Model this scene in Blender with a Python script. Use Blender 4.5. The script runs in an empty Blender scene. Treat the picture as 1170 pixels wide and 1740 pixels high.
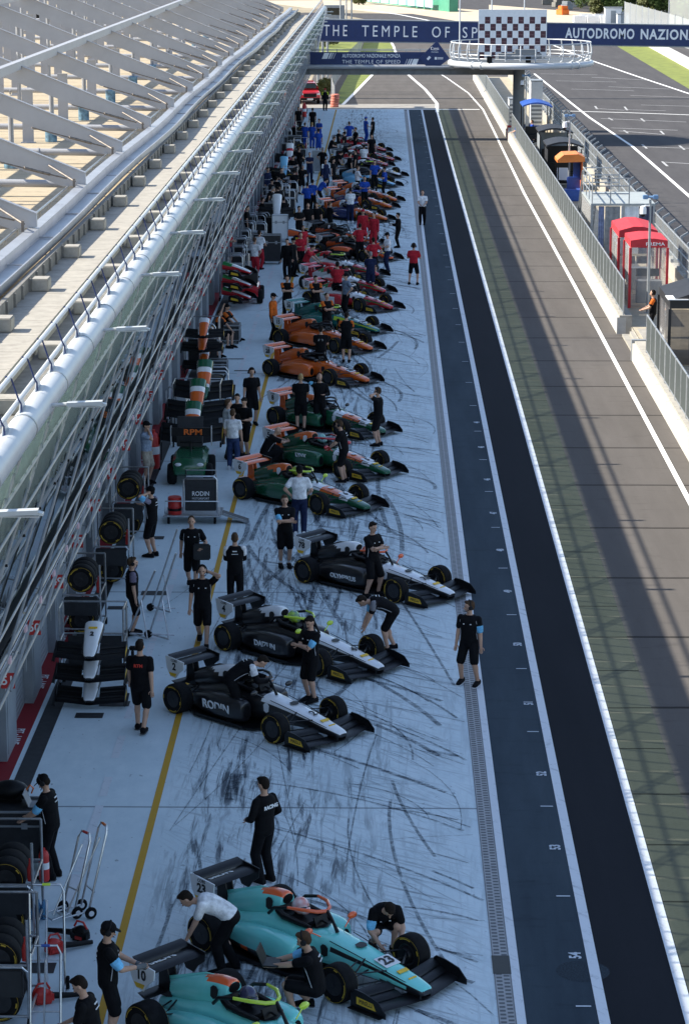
import bpy, bmesh, math, random
from mathutils import Vector, Matrix, noise
import numpy as np
S = bpy.context.scene
COL = S.collection
PI = math.pi
rnd = random.Random(7)
# ------------------------------------------------------------------ camera
FPX, VPX, VPY, CAM_H = 4400.0, 653.0, -130.0, 15.2      # photo is 1170 x 1740
_d = Vector(((VPX-585)/FPX, -(VPY-870)/FPX, 1)).normalized()
_yaw = math.asin(_d.x); _ct = _d.z/math.cos(_yaw); _t = math.acos(_ct)
CR = Vector((math.cos(_yaw), math.sin(_yaw), 0))
CF = Vector((-math.sin(_yaw)*_ct, math.cos(_yaw)*_ct, -math.sin(_t)))
CU = CR.cross(CF)
CC = Vector((0, 0, CAM_H))
cam = bpy.data.cameras.new('camera'); camo = bpy.data.objects.new('camera', cam); COL.objects.link(camo)
cam.sensor_fit = 'VERTICAL'; cam.sensor_height = 36; cam.lens = 36*FPX/1740
cam.clip_start = 0.5; cam.clip_end = 4000
camo.matrix_world = Matrix(((CR.x, CU.x, -CF.x, CC.x), (CR.y, CU.y, -CF.y, CC.y), (CR.z, CU.z, -CF.z, CC.z), (0, 0, 0, 1)))
S.camera = camo
# ------------------------------------------------------------------ light
SUN_A = 1.3                                   # metres of shadow (towards +X) per metre of height
SUN_EL = math.atan2(1, SUN_A)
W = bpy.data.worlds.new('World'); S.world = W; W.use_nodes = True
nt = W.node_tree; nt.nodes.clear()
sky = nt.nodes.new('ShaderNodeTexSky'); sky.sky_type = 'NISHITA'; sky.sun_disc = False
sky.sun_elevation = SUN_EL; sky.sun_rotation = math.radians(-90)
sky.air_density = 1.0; sky.dust_density = 0.6; sky.ozone_density = 2.0
bg = nt.nodes.new('ShaderNodeBackground'); bg.inputs['Strength'].default_value = 0.122
out = nt.nodes.new('ShaderNodeOutputWorld')
hs = nt.nodes.new('ShaderNodeHueSaturation'); hs.inputs['Saturation'].default_value = .92
nt.links.new(sky.outputs[0], hs.inputs['Color']); nt.links.new(hs.outputs[0], bg.inputs[0]); nt.links.new(bg.outputs[0], out.inputs[0])
sl = bpy.data.lights.new('sun', 'SUN'); sl.energy = 4.7; sl.angle = math.radians(0.42); sl.color = (1, 0.93, 0.80)
so = bpy.data.objects.new('sun', sl); COL.objects.link(so)
so.rotation_euler = Vector((SUN_A, 0, -1)).to_track_quat('-Z', 'Y').to_euler()
S.view_settings.view_transform = 'Standard'; S.view_settings.look = 'None'
S.view_settings.gamma = 1; S.view_settings.exposure = 1.1
S.cycles.use_denoising = True
S.cycles.diffuse_bounces = 2; S.cycles.max_bounces = 6; S.cycles.transparent_max_bounces = 16

# ------------------------------------------------------------------ helpers
def ray(px, py):
    return CR*((px-585)/FPX) - CU*((py-870)/FPX) + CF
def g(px, py, z=0.0):
    """where the sight line of a photo pixel meets the level z"""
    r = ray(px, py); return CC + r*((z-CAM_H)/r.z)
def gy(px, py, y):
    r = ray(px, py); return CC + r*(y/r.y)
def zx(u, z):
    """x of a long edge running along the pit lane seen at ratio u, when it lies at height z"""
    return -u*(CAM_H-z)

class MB:
    def __init__(s): s.v = []; s.f = []; s.m = []; s.k = 0
    def add(s, vs, fs):
        o = len(s.v); s.v += [tuple(p) for p in vs]
        for f in fs: s.f.append([i+o for i in f]); s.m.append(s.k)
        return s
    def box(s, x0, x1, y0, y1, z0, z1):
        vs = [(x, y, z) for z in (z0, z1) for y in (y0, y1) for x in (x0, x1)]
        return s.add(vs, [(0,2,3,1), (4,5,7,6), (0,1,5,4), (2,6,7,3), (0,4,6,2), (1,3,7,5)])
    def bbox(s, x0, x1, y0, y1, z0, z1, b=0.02):
        """box with chamfered edges all round"""
        vs = []; xs = (x0, x0+b, x1-b, x1); ys = (y0, y0+b, y1-b, y1); zs = (z0, z0+b, z1-b, z1)
        bm = bmesh.new(); r = bmesh.ops.create_cube(bm, size=1)
        for v in bm.verts: v.co = Vector(((x0+x1)/2+v.co.x*(x1-x0), (y0+y1)/2+v.co.y*(y1-y0), (z0+z1)/2+v.co.z*(z1-z0)))
        bmesh.ops.bevel(bm, geom=bm.edges[:], offset=b, segments=2, affect='EDGES')
        bm.verts.index_update()
        s.add([v.co[:] for v in bm.verts], [[v.index for v in f.verts] for f in bm.faces]); bm.free(); return s
    def obox(s, c, dx, dy, dz):
        """box from centre and three half-axis vectors"""
        c = Vector(c); dx = Vector(dx); dy = Vector(dy); dz = Vector(dz)
        vs = [c+dx*i+dy*j+dz*k for k in (-1, 1) for j in (-1, 1) for i in (-1, 1)]
        return s.add(vs, [(0,2,3,1), (4,5,7,6), (0,1,5,4), (2,6,7,3), (0,4,6,2), (1,3,7,5)])
    def beam(s, a, b, w, h, up=(0, 0, 1)):
        a = Vector(a); b = Vector(b); d = b-a; n = d.normalized(); up = Vector(up)
        sd = n.cross(up).normalized(); u2 = sd.cross(n)
        return s.obox((a+b)/2, d/2, sd*w/2, u2*h/2)
    def ring(s, c, t, r, n, up=None, ry=None):
        t = Vector(t).normalized(); up = Vector(up) if up else (Vector((0,0,1)) if abs(t.z) < .9 else Vector((1,0,0)))
        a = t.cross(up).normalized(); b = a.cross(t); ry = r if ry is None else ry
        return [Vector(c)+a*(r*math.cos(2*PI*i/n))+b*(ry*math.sin(2*PI*i/n)) for i in range(n)]
    def loft(s, rings, cap=True, closed=False):
        n = len(rings[0]); vs = [p for r in rings for p in r]; fs = []; m = len(rings)
        for i in range(m if closed else m-1):
            for j in range(n):
                a = i*n+j; b = i*n+(j+1) % n; i2 = (i+1) % m
                fs.append((a, b, i2*n+(j+1) % n, i2*n+j))
        if cap and not closed: fs.append(tuple(range(n))[::-1]); fs.append(tuple((m-1)*n+j for j in range(n)))
        return s.add(vs, fs)
    def tube(s, pts, r, n=8, closed=False, up=None, ry=None):
        pts = [Vector(p) for p in pts]; m = len(pts); rs = r if isinstance(r, (list, tuple)) else [r]*m; rg = []
        for i, p in enumerate(pts):
            if closed: t = pts[(i+1) % m]-pts[i-1]
            else: t = pts[min(i+1, m-1)]-pts[max(i-1, 0)]
            rg.append(s.ring(p, t, rs[i], n, up, None if ry is None else ry))
        return s.loft(rg, True, closed)
    def capsule(s, a, b, ra, rb, n=10):
        a = Vector(a); b = Vector(b); d = b-a; L = d.length
        if L < 1e-5: d = Vector((0,0,1)); L = 1e-5
        d = d/L; pts = []; rs = []
        for k in (-.98, -.7, -.35): pts.append(a+d*ra*k); rs.append(ra*math.sqrt(1-k*k))
        pts.append(a); rs.append(ra); pts.append(a+d*L); rs.append(rb)
        for k in (.35, .7, .98): pts.append(b+d*rb*k); rs.append(rb*math.sqrt(1-k*k))
        up = Vector((0,0,1)) if abs(d.z) < .9 else Vector((1,0,0))
        return s.loft([s.ring(p, d, q, n, up) for p, q in zip(pts, rs)])
    def lathe(s, prof, c=(0,0,0), axis='z', n=24):
        c = Vector(c); rg = []
        for r, h in prof:
            q = []
            for i in range(n):
                a = 2*PI*i/n; x = r*math.cos(a); y = r*math.sin(a)
                q.append(c+Vector({'z': (x, y, h), 'y': (x, h, -y), 'x': (h, x, y)}[axis]))
            rg.append(q)
        return s.loft(rg)
    def ell(s, c, rx, ry, rz, n=12, m=8, M=None):
        c = Vector(c); rg = []
        for i in range(m+1):
            a = -PI/2+PI*(i if 0 < i < m else (0.06 if i == 0 else m-0.06))/m
            q = [Vector((rx*math.cos(a)*math.cos(2*PI*j/n), ry*math.cos(a)*math.sin(2*PI*j/n), rz*math.sin(a))) for j in range(n)]
            rg.append([c+(M @ p if M else p) for p in q])
        return s.loft(rg)
    def prism(s, poly, lo, hi, plane='xy'):
        f = {'xy': lambda a, b, h: (a, b, h), 'xz': lambda a, b, h: (a, h, b), 'yz': lambda a, b, h: (h, a, b)}[plane]
        n = len(poly); vs = [f(a, b, lo) for a, b in poly]+[f(a, b, hi) for a, b in poly]
        fs = [tuple(range(n))[::-1], tuple(range(n, 2*n))]+[(i, (i+1) % n, n+(i+1) % n, n+i) for i in range(n)]
        return s.add(vs, fs)
    def quad(s, *p): return s.add(p, [tuple(range(len(p)))])
    def mesh(s, name, mats, smooth=False, fix=True):
        me = bpy.data.meshes.new(name); me.from_pydata(s.v, [], s.f)
        for m in (mats if isinstance(mats, (list, tuple)) else [mats]): me.materials.append(m)
        me.polygons.foreach_set('material_index', s.m)
        if fix:
            bm = bmesh.new(); bm.from_mesh(me); bmesh.ops.recalc_face_normals(bm, faces=bm.faces); bm.to_mesh(me); bm.free()
        if smooth:
            me.polygons.foreach_set('use_smooth', [True]*len(me.polygons)); me.set_sharp_from_angle(angle=math.radians(40))
        me.update(); return me
    def build(s, name, mats, parent=None, smooth=False, fix=True):
        o = bpy.data.objects.new(name, s.mesh(name, mats, smooth, fix)); COL.objects.link(o)
        if parent: o.parent = parent
        return o

def tag(o, label=None, cat=None, group=None, kind=None):
    if label: o['label'] = label
    if cat: o['category'] = cat
    if group: o['group'] = group
    if kind: o['kind'] = kind
    return o
def thing(name, label, cat, loc=(0,0,0), rz=0, group=None):
    o = bpy.data.objects.new(name, None); COL.objects.link(o); o.empty_display_size = .2
    o.location = loc; o.rotation_euler = (0, 0, rz); return tag(o, label, cat, group)
def part(name, me, parent, loc=(0,0,0), rot=(0,0,0), mats=None):
    """an object on shared mesh data, with its own materials"""
    o = bpy.data.objects.new(name, me); COL.objects.link(o); o.parent = parent; o.location = loc; o.rotation_euler = rot
    if mats:
        for i, m in enumerate(mats):
            o.material_slots[i].link = 'OBJECT'; o.material_slots[i].material = m
    return o
def struct(o): o['kind'] = 'structure'; return o

_tm = {}
def text_mesh(txt, size, depth=0.004, bold=0.0, sx=1.0, mat=None, sp=1.0):
    k = (txt, size, depth, bold, sx, mat.name, sp)
    if k in _tm: return _tm[k]
    cu = bpy.data.curves.new('lettering', 'FONT'); cu.body = txt; cu.size = size; cu.extrude = depth; cu.offset = bold
    cu.align_x = 'CENTER'; cu.align_y = 'CENTER'; cu.space_character = sp; cu.resolution_u = 3
    o = bpy.data.objects.new('lettering', cu); COL.objects.link(o)
    bpy.context.view_layer.update()
    me = bpy.data.meshes.new_from_object(o.evaluated_get(bpy.context.evaluated_depsgraph_get()))
    bpy.data.objects.remove(o); bpy.data.curves.remove(cu)
    if sx != 1: me.transform(Matrix.Diagonal((sx, 1, 1, 1)))
    me.name = 'lettering'; me.materials.clear(); me.materials.append(mat); _tm[k] = me; return me
def text(txt, size, parent, loc, xdir, ydir, mat, bold=0.0, sx=1.0, depth=0.004, name='lettering', sp=1.0):
    """lettering lying in the plane of xdir (reading direction) and ydir (up)"""
    x = Vector(xdir).normalized(); y = Vector(ydir); y = (y-x*y.dot(x)).normalized(); z = x.cross(y)
    o = bpy.data.objects.new(name, text_mesh(txt, size, depth, bold, sx, mat, sp)); COL.objects.link(o)
    if parent: o.parent = parent
    o.matrix_local = Matrix(((x.x, y.x, z.x, loc[0]), (x.y, y.y, z.y, loc[1]), (x.z, y.z, z.z, loc[2]), (0,0,0,1)))
    return o

# ------------------------------------------------------------------ materials
def mat(name, col, rough=0.6, metal=0.0, var=0.0, scale=4.0, col2=None, bump=0.0, coat=0.0, stretch=None, detail=6, spec=None):
    m = bpy.data.materials.new(name); m.use_nodes = True; n = m.node_tree.nodes; l = m.node_tree.links
    p = n['Principled BSDF']; p.inputs['Base Color'].default_value = (*col, 1)
    p.inputs['Roughness'].default_value = rough; p.inputs['Metallic'].default_value = metal
    if spec is not None: p.inputs['Specular IOR Level'].default_value = spec
    if coat: p.inputs['Coat Weight'].default_value = coat; p.inputs['Coat Roughness'].default_value = .08
    if var or bump:
        tc = n.new('ShaderNodeTexCoord'); src = tc.outputs['Object']
        if stretch:
            mp = n.new('ShaderNodeMapping'); mp.inputs['Scale'].default_value = stretch; l.new(src, mp.inputs[0]); src = mp.outputs[0]
        nz = n.new('ShaderNodeTexNoise'); nz.inputs['Scale'].default_value = scale; nz.inputs['Detail'].default_value = detail
        nz.inputs['Roughness'].default_value = .62
        l.new(src, nz.inputs[0])
        if var:
            c2 = col2 or tuple(c*(1-var) for c in col); c1 = col if col2 else tuple(min(1, c*(1+var)) for c in col)
            cr = n.new('ShaderNodeValToRGB'); cr.color_ramp.elements[0].position = .34; cr.color_ramp.elements[1].position = .66
            cr.color_ramp.elements[0].color = (*c2, 1); cr.color_ramp.elements[1].color = (*c1, 1)
            l.new(nz.outputs[0], cr.inputs[0]); l.new(cr.outputs[0], p.inputs['Base Color'])
        if bump:
            b = n.new('ShaderNodeBump'); b.inputs['Strength'].default_value = bump; b.inputs['Distance'].default_value = .02
            l.new(nz.outputs[0], b.inputs['Height']); l.new(b.outputs[0], p.inputs['Normal'])
    return m
class Net:
    """small helper to write node materials"""
    def __init__(s, name):
        s.m = bpy.data.materials.new(name); s.m.use_nodes = True; s.n = s.m.node_tree.nodes; s.l = s.m.node_tree.links
        s.p = s.n['Principled BSDF']; tc = s.n.new('ShaderNodeTexCoord'); s.obj = tc.outputs['Object']
    def mp(s, sc=(1,1,1), rot=(0,0,0), src=None):
        q = s.n.new('ShaderNodeMapping'); q.vector_type = 'TEXTURE'; q.inputs['Scale'].default_value = tuple(1/v for v in sc); q.inputs['Rotation'].default_value = rot
        s.l.new(src or s.obj, q.inputs[0]); return q.outputs[0]
    def noise(s, src, scale, detail=6, rough=.6, dist=0):
        q = s.n.new('ShaderNodeTexNoise'); q.inputs['Scale'].default_value = scale; q.inputs['Detail'].default_value = detail
        q.inputs['Roughness'].default_value = rough; q.inputs['Distortion'].default_value = dist; s.l.new(src, q.inputs[0]); return q.outputs[0]
    def ramp(s, src, a, b, ca=0.0, cb=1.0):
        q = s.n.new('ShaderNodeMapRange'); q.inputs[1].default_value = a; q.inputs[2].default_value = b
        q.inputs[3].default_value = ca; q.inputs[4].default_value = cb; s.l.new(src, q.inputs[0]); return q.outputs[0]
    def math(s, op, a, b=None):
        q = s.n.new('ShaderNodeMath'); q.operation = op
        for i, v in enumerate((a, b)):
            if v is None: continue
            if isinstance(v, (int, float)): q.inputs[i].default_value = v
            else: s.l.new(v, q.inputs[i])
        return q.outputs[0]
    def mix(s, f, a, b):
        q = s.n.new('ShaderNodeMix'); q.data_type = 'RGBA'
        for i, v in ((0, f), (6, a), (7, b)):
            if isinstance(v, (int, float)): q.inputs[i].default_value = v
            elif isinstance(v, tuple): q.inputs[i].default_value = (*v, 1)
            else: s.l.new(v, q.inputs[i])
        return q.outputs[2]
    def xyz(s, src=None):
        q = s.n.new('ShaderNodeSeparateXYZ'); s.l.new(src or s.obj, q.inputs[0]); return q.outputs
    def band(s, v, a, b, soft=.01):
        return s.math('MULTIPLY', s.ramp(v, a-soft, a+soft), s.ramp(v, b-soft, b+soft, 1, 0))
    def bump(s, h, st=.3, dist=.01):
        b = s.n.new('ShaderNodeBump'); b.inputs['Strength'].default_value = st; b.inputs['Distance'].default_value = dist
        s.l.new(h, b.inputs['Height']); s.l.new(b.outputs[0], s.p.inputs['Normal'])
    def done(s, col, rough=.7, spec=.5):
        s.p.inputs['Specular IOR Level'].default_value = spec
        s.l.new(col, s.p.inputs['Base Color'])
        if isinstance(rough, float): s.p.inputs['Roughness'].default_value = rough
        else: s.l.new(rough, s.p.inputs['Roughness'])
        return s.m

M = {}
M['black'] = mat('black_paint', (.006, .006, .007), .45, var=.3, scale=9, spec=.25)
M['carbon'] = mat('carbon_fibre', (.006, .0065, .008), .38, var=.35, scale=14, spec=.35)
M['rubber'] = mat('tyre_rubber', (.009, .009, .010), .8, var=.35, scale=8, spec=.15)
M['steel'] = mat('brushed_steel', (.62, .63, .64), .3, 1.0, var=.12, scale=20)
M['galv'] = mat('galvanised_steel', (.34, .36, .38), .5, .6, var=.15, scale=6)
M['white'] = mat('white_paint', (.78, .79, .80), .42, var=.05, scale=5)
M['red'] = mat('red_paint', (.55, .03, .025), .42, var=.1, scale=5)
M['orange'] = mat('orange_paint', (.75, .16, .02), .4, var=.08, scale=5)
M['yellow'] = mat('yellow_print', (.80, .50, .03), .5, var=.05, scale=5)
M['lime'] = mat('lime_paint', (.62, .85, .06), .42, var=.05, scale=5)
M['blue'] = mat('blue_paint', (.03, .10, .40), .45, var=.1, scale=5)
M['navy'] = mat('navy_print', (.012, .03, .115), .5, var=.12, scale=2)
M['lwhite'] = mat('lettering_white', (.80, .82, .84), .5)
M['lblack'] = mat('lettering_black', (.012, .012, .012), .5)
M['lred'] = mat('lettering_red', (.65, .05, .03), .5)
# ================================================================== GROUND
def sheet(name, x0, x1, y0, y1, z, m, ny=1):
    b = MB()
    for i in range(ny):
        a = y0+(y1-y0)*i/ny; c = y0+(y1-y0)*(i+1)/ny
        b.quad((x0, a, z), (x1, a, z), (x1, c, z), (x0, c, z))
    return struct(b.build(name, m, fix=False))
def poly(name, pts, z, m):
    b = MB(); b.quad(*[(p[0], p[1], z) for p in pts]); o = b.build(name, m, fix=False)
    if o.data.polygons[0].normal.z < 0: o.data.flip_normals()
    return struct(o)

def concrete():
    n = Net('pit_concrete'); x, y, z = n.xyz()
    big = n.noise(n.mp((.5, .22, 1)), 1.0, 5); fine = n.noise(n.obj, 30, 4); mid = n.noise(n.mp((1, .5, 1)), 3.2, 8, .7)
    col = n.mix(n.ramp(big, .3, .7), (.63, .73, .765), (.75, .83, .85))
    col = n.mix(n.ramp(mid, .35, .75, 0, .45), col, (.46, .57, .62))
    # rubber laid by cars leaving the boxes: broken streaks, long along the lane and sideways towards the fast lane
    lane = n.math('MULTIPLY', n.ramp(x, -4.0, -2.6), n.ramp(x, 1.0, 1.75, 1, .35))
    s1 = n.noise(n.mp((3.0, .22, 1)), 2.0, 9, .72, .6)
    s2 = n.noise(n.mp((.15, 3.2, 1), (0, 0, math.radians(-32))), 2.0, 9, .74, .5)
    s3 = n.noise(n.mp((.20, 3.2, 1), (0, 0, math.radians(-55))), 2.6, 9, .74, .4)
    patch = n.noise(n.mp((.6, .3, 1)), 1.3, 3)
    d1 = n.math('MULTIPLY', n.ramp(s1, .49, .60), n.math('MULTIPLY', n.ramp(x, -3.9, -3.1), n.ramp(x, -1.0, 0.6, 1, .2)))
    d2 = n.math('MULTIPLY', n.ramp(s2, .52, .64), lane)
    d3 = n.math('MULTIPLY', n.ramp(s3, .53, .66), lane)
    d = n.math('MAXIMUM', d1, n.math('MULTIPLY', n.math('MAXIMUM', d2, d3), .62))
    d = n.math('MULTIPLY', d, n.ramp(patch, .34, .52, .35, 1.0))
    col = n.mix(n.math('MULTIPLY', d, .95), col, (.022, .036, .058))
    # dark spots and drips
    sp = n.noise(n.mp((1, .6, 1)), 9, 3, .5)
    col = n.mix(n.math('MULTIPLY', n.ramp(sp, .68, .74), .5), col, (.07, .09, .11))
    # slab joints across the lane every 15.05 m
    jm = n.math('FRACT', n.math('DIVIDE', n.math('ADD', y, -43.34+150.5+.03), 15.05))
    col = n.mix(n.math('MULTIPLY', n.ramp(jm, .003, .005, 1, 0), .7), col, (.06, .08, .1))
    n.bump(n.math('ADD', fine, mid), .12)
    return n.done(col, n.ramp(d, 0, 1, .75, .5), .22)
def asphalt(name, c1, c2, joints=0.0, jy=0.0, streak=.5, cj=.45):
    n = Net(name); x, y, z = n.xyz()
    fine = n.noise(n.obj, 55, 3); big = n.noise(n.mp((1, .12, 1)), .9, 6, .65); mid = n.noise(n.mp((.35, 1.2, 1)), 2.0, 8, .7)
    col = n.mix(n.ramp(big, .3, .7), c1, c2)
    col = n.mix(n.ramp(fine, .3, .75, 0, .35), col, tuple(v*.55 for v in c1))
    col = n.mix(n.ramp(mid, .56, .75, 0, streak), col, tuple(v*.5 for v in c1))
    if joints:
        w = n.noise(n.mp((.6, .6, 1)), 1.2, 5)
        jm = n.math('FRACT', n.math('DIVIDE', n.math('ADD', n.math('ADD', y, -jy+joints*40), n.math('MULTIPLY', w, .10)), joints))
        col = n.mix(n.math('MULTIPLY', n.ramp(jm, .018, .032, 1, 0), cj), col, tuple(v*.25 for v in c1))
        # small gouges beside the joints
        gg = n.noise(n.mp((.7, 5, 1)), 2.2, 3)
        col = n.mix(n.math('MULTIPLY', n.ramp(gg, .70, .74), .55), col, tuple(v*.4 for v in c1))
    n.bump(fine, .25, .006)
    return n.done(col, .9, .12)
def paint(name, c, wear=.5, cd=(.16, .18, .2)):
    n = Net(name); a = n.noise(n.mp((1, .7, 1)), 5, 9, .75); b = n.noise(n.mp((.35, 2, 1), (0, 0, -.9)), 3, 8, .7)
    w = n.math('MAXIMUM', n.ramp(a, .56, .74), n.ramp(b, .56, .72))
    return n.done(n.mix(n.math('MULTIPLY', w, wear), c, cd), .7, .2)
GR = {}
GR['base'] = mat('far_ground', (.30, .25, .17), .9, var=.18, scale=.12)
GR['concrete'] = concrete()
GR['green'] = asphalt('sealed_asphalt', (.032, .048, .064), (.066, .09, .110), streak=.6)
GR['dark'] = asphalt('fresh_asphalt', (.013, .015, .020), (.019, .021, .027), streak=.2)
GR['glass_light'] = asphalt('asphalt_green_glass_light', (.088, .094, .072), (.115, .120, .096), 2.62, 2.3, .3, .95)  # green of the light through the parapet glass, painted into this asphalt
GR['lane'] = asphalt('pit_lane_asphalt', (.102, .093, .086), (.134, .122, .114), 5.24, 2.3, .55, .95)
GR['track'] = asphalt('track_asphalt', (.072, .069, .072), (.098, .094, .096), 0, 0, .35)
GR['wl'] = paint('white_line_paint', (.70, .73, .76), .62)
GR['wl2'] = paint('fresh_white_line', (.84, .84, .82), .12)
GR['yl'] = paint('yellow_line_paint', (.58, .32, .035), .5, (.30, .22, .10))
GR['red'] = paint('red_kerb_paint', (.26, .018, .025), .4, (.10, .02, .03))
GR['grass'] = mat('mown_grass', (.17, .20, .035), .9, var=.3, scale=.8, bump=.3)
GR['gravel'] = mat('gravel_trap', (.52, .43, .31), .95, var=.15, scale=.5, bump=.3)
GR['tiles'] = mat('pavers', (.40, .35, .26), .8, var=.15, scale=2)
GR['drain'] = mat('drain_cover_black', (.02, .022, .026), .6, var=.4, scale=6)

sheet('ground', -700, 700, -60, 2500, -.03, GR['base'])
BY0, BY1 = 20.0, 221.0                      # the pit building along the lane
sheet('pit_apron', -7.4, 1.67, BY0, 219.0, 0, GR['concrete'])
sheet('lane_margin', 1.67, 3.17, BY0, 218.6, -.004, GR['green'])
sheet('acceleration_strip', 3.17, 4.39, BY0, 218.6, -.008, GR['dark'])
sheet('fast_lane_edge', 4.39, 5.35, BY0, 218.6, -.012, GR['glass_light'])
sheet('pit_lane', 5.35, 12.0, BY0, 300, -.016, GR['lane'])
sheet('pit_exit_road', -7.2, 12, 218.6, 430, -.018, GR['lane'])
sheet('exit_threshold', -8, 4.6, 219.0, 226, -.006, mat('pale_threshold', (.30, .28, .25), .8, var=.15, scale=2))
b = MB(); b.quad((9.5, -10, -.022), (60, -10, -.022), (52, 640, -.022), (-4, 640, -.022), (3.5, 310, -.022)); struct(b.build('race_track', GR['track'], fix=False))
def line(name, x0, x1, y0, y1, z, m): return sheet(name, x0, x1, y0, y1, z, m)
line('white_line', 1.925, 2.06, BY0, 218.6, .004, GR['wl'])
line('white_line', 3.09, 3.25, BY0, 218.6, .004, GR['wl'])
line('white_line', 4.31, 4.47, BY0, 216, .004, GR['wl'])
line('yellow_line', -4.05, -3.925, BY0, 219, .004, GR['yl'])
line('red_strip', -7.3, -6.77, BY0, 219, .004, GR['red'])
line('drain_strip', -6.68, -6.345, BY0, 219, .004, GR['drain'])
# worn dashes
b = MB(); y = 22.0; r = random.Random(3)
while y < 215:
    L = r.uniform(.5, 1.7); b.quad((-5.05, y, .004), (-4.90, y, .004), (-4.90, y+L, .004), (-5.05, y+L, .004)); y += L+r.choice((.12, .2, .5, 1.1))
struct(b.build('worn_dashes', GR['wl'], fix=False))
# white line that bends towards the pit wall, edge line, exit lines
def ribbon(name, pts, w, z, m):
    b = MB(); L = []; R_ = []
    for i, p in enumerate(pts):
        p = Vector((p[0], p[1], 0)); a = Vector((*pts[max(i-1, 0)][:2], 0)); c = Vector((*pts[min(i+1, len(pts)-1)][:2], 0))
        t = (c-a).normalized(); s = Vector((t.y, -t.x, 0)); L.append(p-s*w/2); R_.append(p+s*w/2)
    for i in range(len(pts)-1):
        b.quad((L[i].x, L[i].y, z), (R_[i].x, R_[i].y, z), (R_[i+1].x, R_[i+1].y, z), (L[i+1].x, L[i+1].y, z))
    o = b.build(name, m, fix=False)
    if o.data.polygons[0].normal.z < 0: o.data.flip_normals()
    return struct(o)
ribbon('white_line', [(4.39, 216)]+[g(*p) for p in ((742, 176), (722, 152), (700, 133), (690, 124))], .28, .006, GR['wl2'])
ribbon('white_line', [(8.27, 20), (8.27, 60), (8.22, 110), (8.1, 150)]+[g(*p) for p in ((838, 222), (820, 186), (795, 158), (758, 132), (735, 118), (700, 96))], .15, .004, GR['wl2'])
line('white_line', -6.8, 8.0, 219.0, 219.5, .004, GR['wl2'])
ribbon('white_line', [g(*p) for p in ((582, 178), (606, 154), (629, 130), (655, 104))], .3, .004, GR['wl2'])
ribbon('white_line', [g(*p) for p in ((907, 125), (1000, 199), (1073, 248), (1170, 333), (1260, 412))], .22, -.01, GR['wl2'])
ribbon('white_line', [g(*p) for p in ((935, 75), (1005, 103), (1080, 129), (1170, 159), (1250, 186))], .28, -.01, GR['wl2'])
ribbon('white_line', [g(*p) for p in ((658, 62), (668, 78), (673, 92))], .3, .004, GR['wl2'])
# grid boxes painted on the straight
b = MB()
def gline(x0, y0, x1, y1, w=.12):
    a = g(x0, y0); c = g(x1, y1); d = (c-a).normalized(); s = Vector((-d.y, d.x, 0))*w/2*(1 if abs(d.x) > abs(d.y) else 1)
    b.quad((a-s).to_tuple()[:2]+(-.012,), (c-s).to_tuple()[:2]+(-.012,), (c+s).to_tuple()[:2]+(-.012,), (a+s).to_tuple()[:2]+(-.012,))
for q in ((918,125,1014,127),(1004,131,1104,136),(944,137,1046,139),(1033,147,1137,151),(970,151,1076,154),(1070,162,1230,167),(1088,178,1240,182),
          (1010,184,1060,187),(1060,186,1130,188),(1020,201,1165,207),(1037,217,1150,221),(1050,222,1124,228),(1090,249,1240,254),(1126,275,1240,282)): gline(*q, .2)
for q in ((1010,180,1014,185),(1060,181,1065,187),(1033,200,1040,204),(1088,201,1094,206),(1059,221,1066,226),(1121,222,1127,228),(1090,245,1098,252),(1153,247,1162,254),(1124,274,1133,282)): gline(*q, .16)
struct(b.build('grid_markings', paint('faded_grid_paint', (.42, .42, .42), .5, (.12, .12, .12)), fix=False))
ribbon('white_line', [g(*p) for p in ((945, 188), (1060, 191), (1200, 196))], .35, -.010, GR['wl2'])
# slab drain grate
def grate_mat():
    n = Net('grate_metal'); x, y, z = n.xyz(); nz = n.noise(n.obj, 4, 5)
    f = n.math('FRACT', n.math('MULTIPLY', y, 7.5)); slot = n.math('MULTIPLY', n.ramp(f, .45, .55), n.math('MULTIPLY', n.band(n.math('ADD', x, 0), 1.70, 1.785, .006), 1))
    f2 = n.math('FRACT', n.math('ADD', n.math('MULTIPLY', y, 7.5), .5)); slot2 = n.math('MULTIPLY', n.ramp(f2, .45, .55), n.band(x, 1.81, 1.895, .006))
    col = n.mix(n.ramp(nz, .3, .7), (.27, .27, .275), (.37, .37, .375))
    e = n.math('MAXIMUM', n.band(x, 1.66, 1.685, .003), n.band(x, 1.905, 1.93, .003))
    return n.done(n.mix(n.math('MAXIMUM', n.math('MULTIPLY', n.math('MAXIMUM', slot, slot2), .85), n.math('MULTIPLY', e, .6)), col, (.03, .035, .045)), .6)
line('drain_grate', 1.67, 1.925, BY0, 218, .006, grate_mat())
p = g(848, 1640); line('drain_grate_hatch', 1.66, 1.93, p.y-.35, p.y+.35, .010, M['black'])
# box numbers and ticks painted by the second line
gm = paint('faded_number_paint', (.55, .60, .66), .3)
for i, (px, py) in enumerate(((976, 1624), (944, 1440), (921, 1315), (900, 1195), (882, 1095), (863, 1005), (850, 935), (837, 872), (829, 815), (820, 760), (812, 718))):
    p = g(px, py); o = text(str(54-i), .25, None, (2.93, p.y, .006), (0, 1, 0), (-1, 0, 0), gm, .008, depth=.001, name='painted_number'); struct(o)
b = MB()
for i in range(60):
    y = 34.82+4.33*i
    if y < 214: b.box(2.80, 3.02, y-.02, y+.02, .002, .005)
struct(b.build('painted_ticks', gm))
for y in [25.2+3.69*i for i in range(14)]:
    struct(text('PIT - LANE', .21, None, (-6.97, y, .008), (0, -1, 0), (1, 0, 0), M['lwhite'], .004, depth=.001, name='painted_lettering'))
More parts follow.
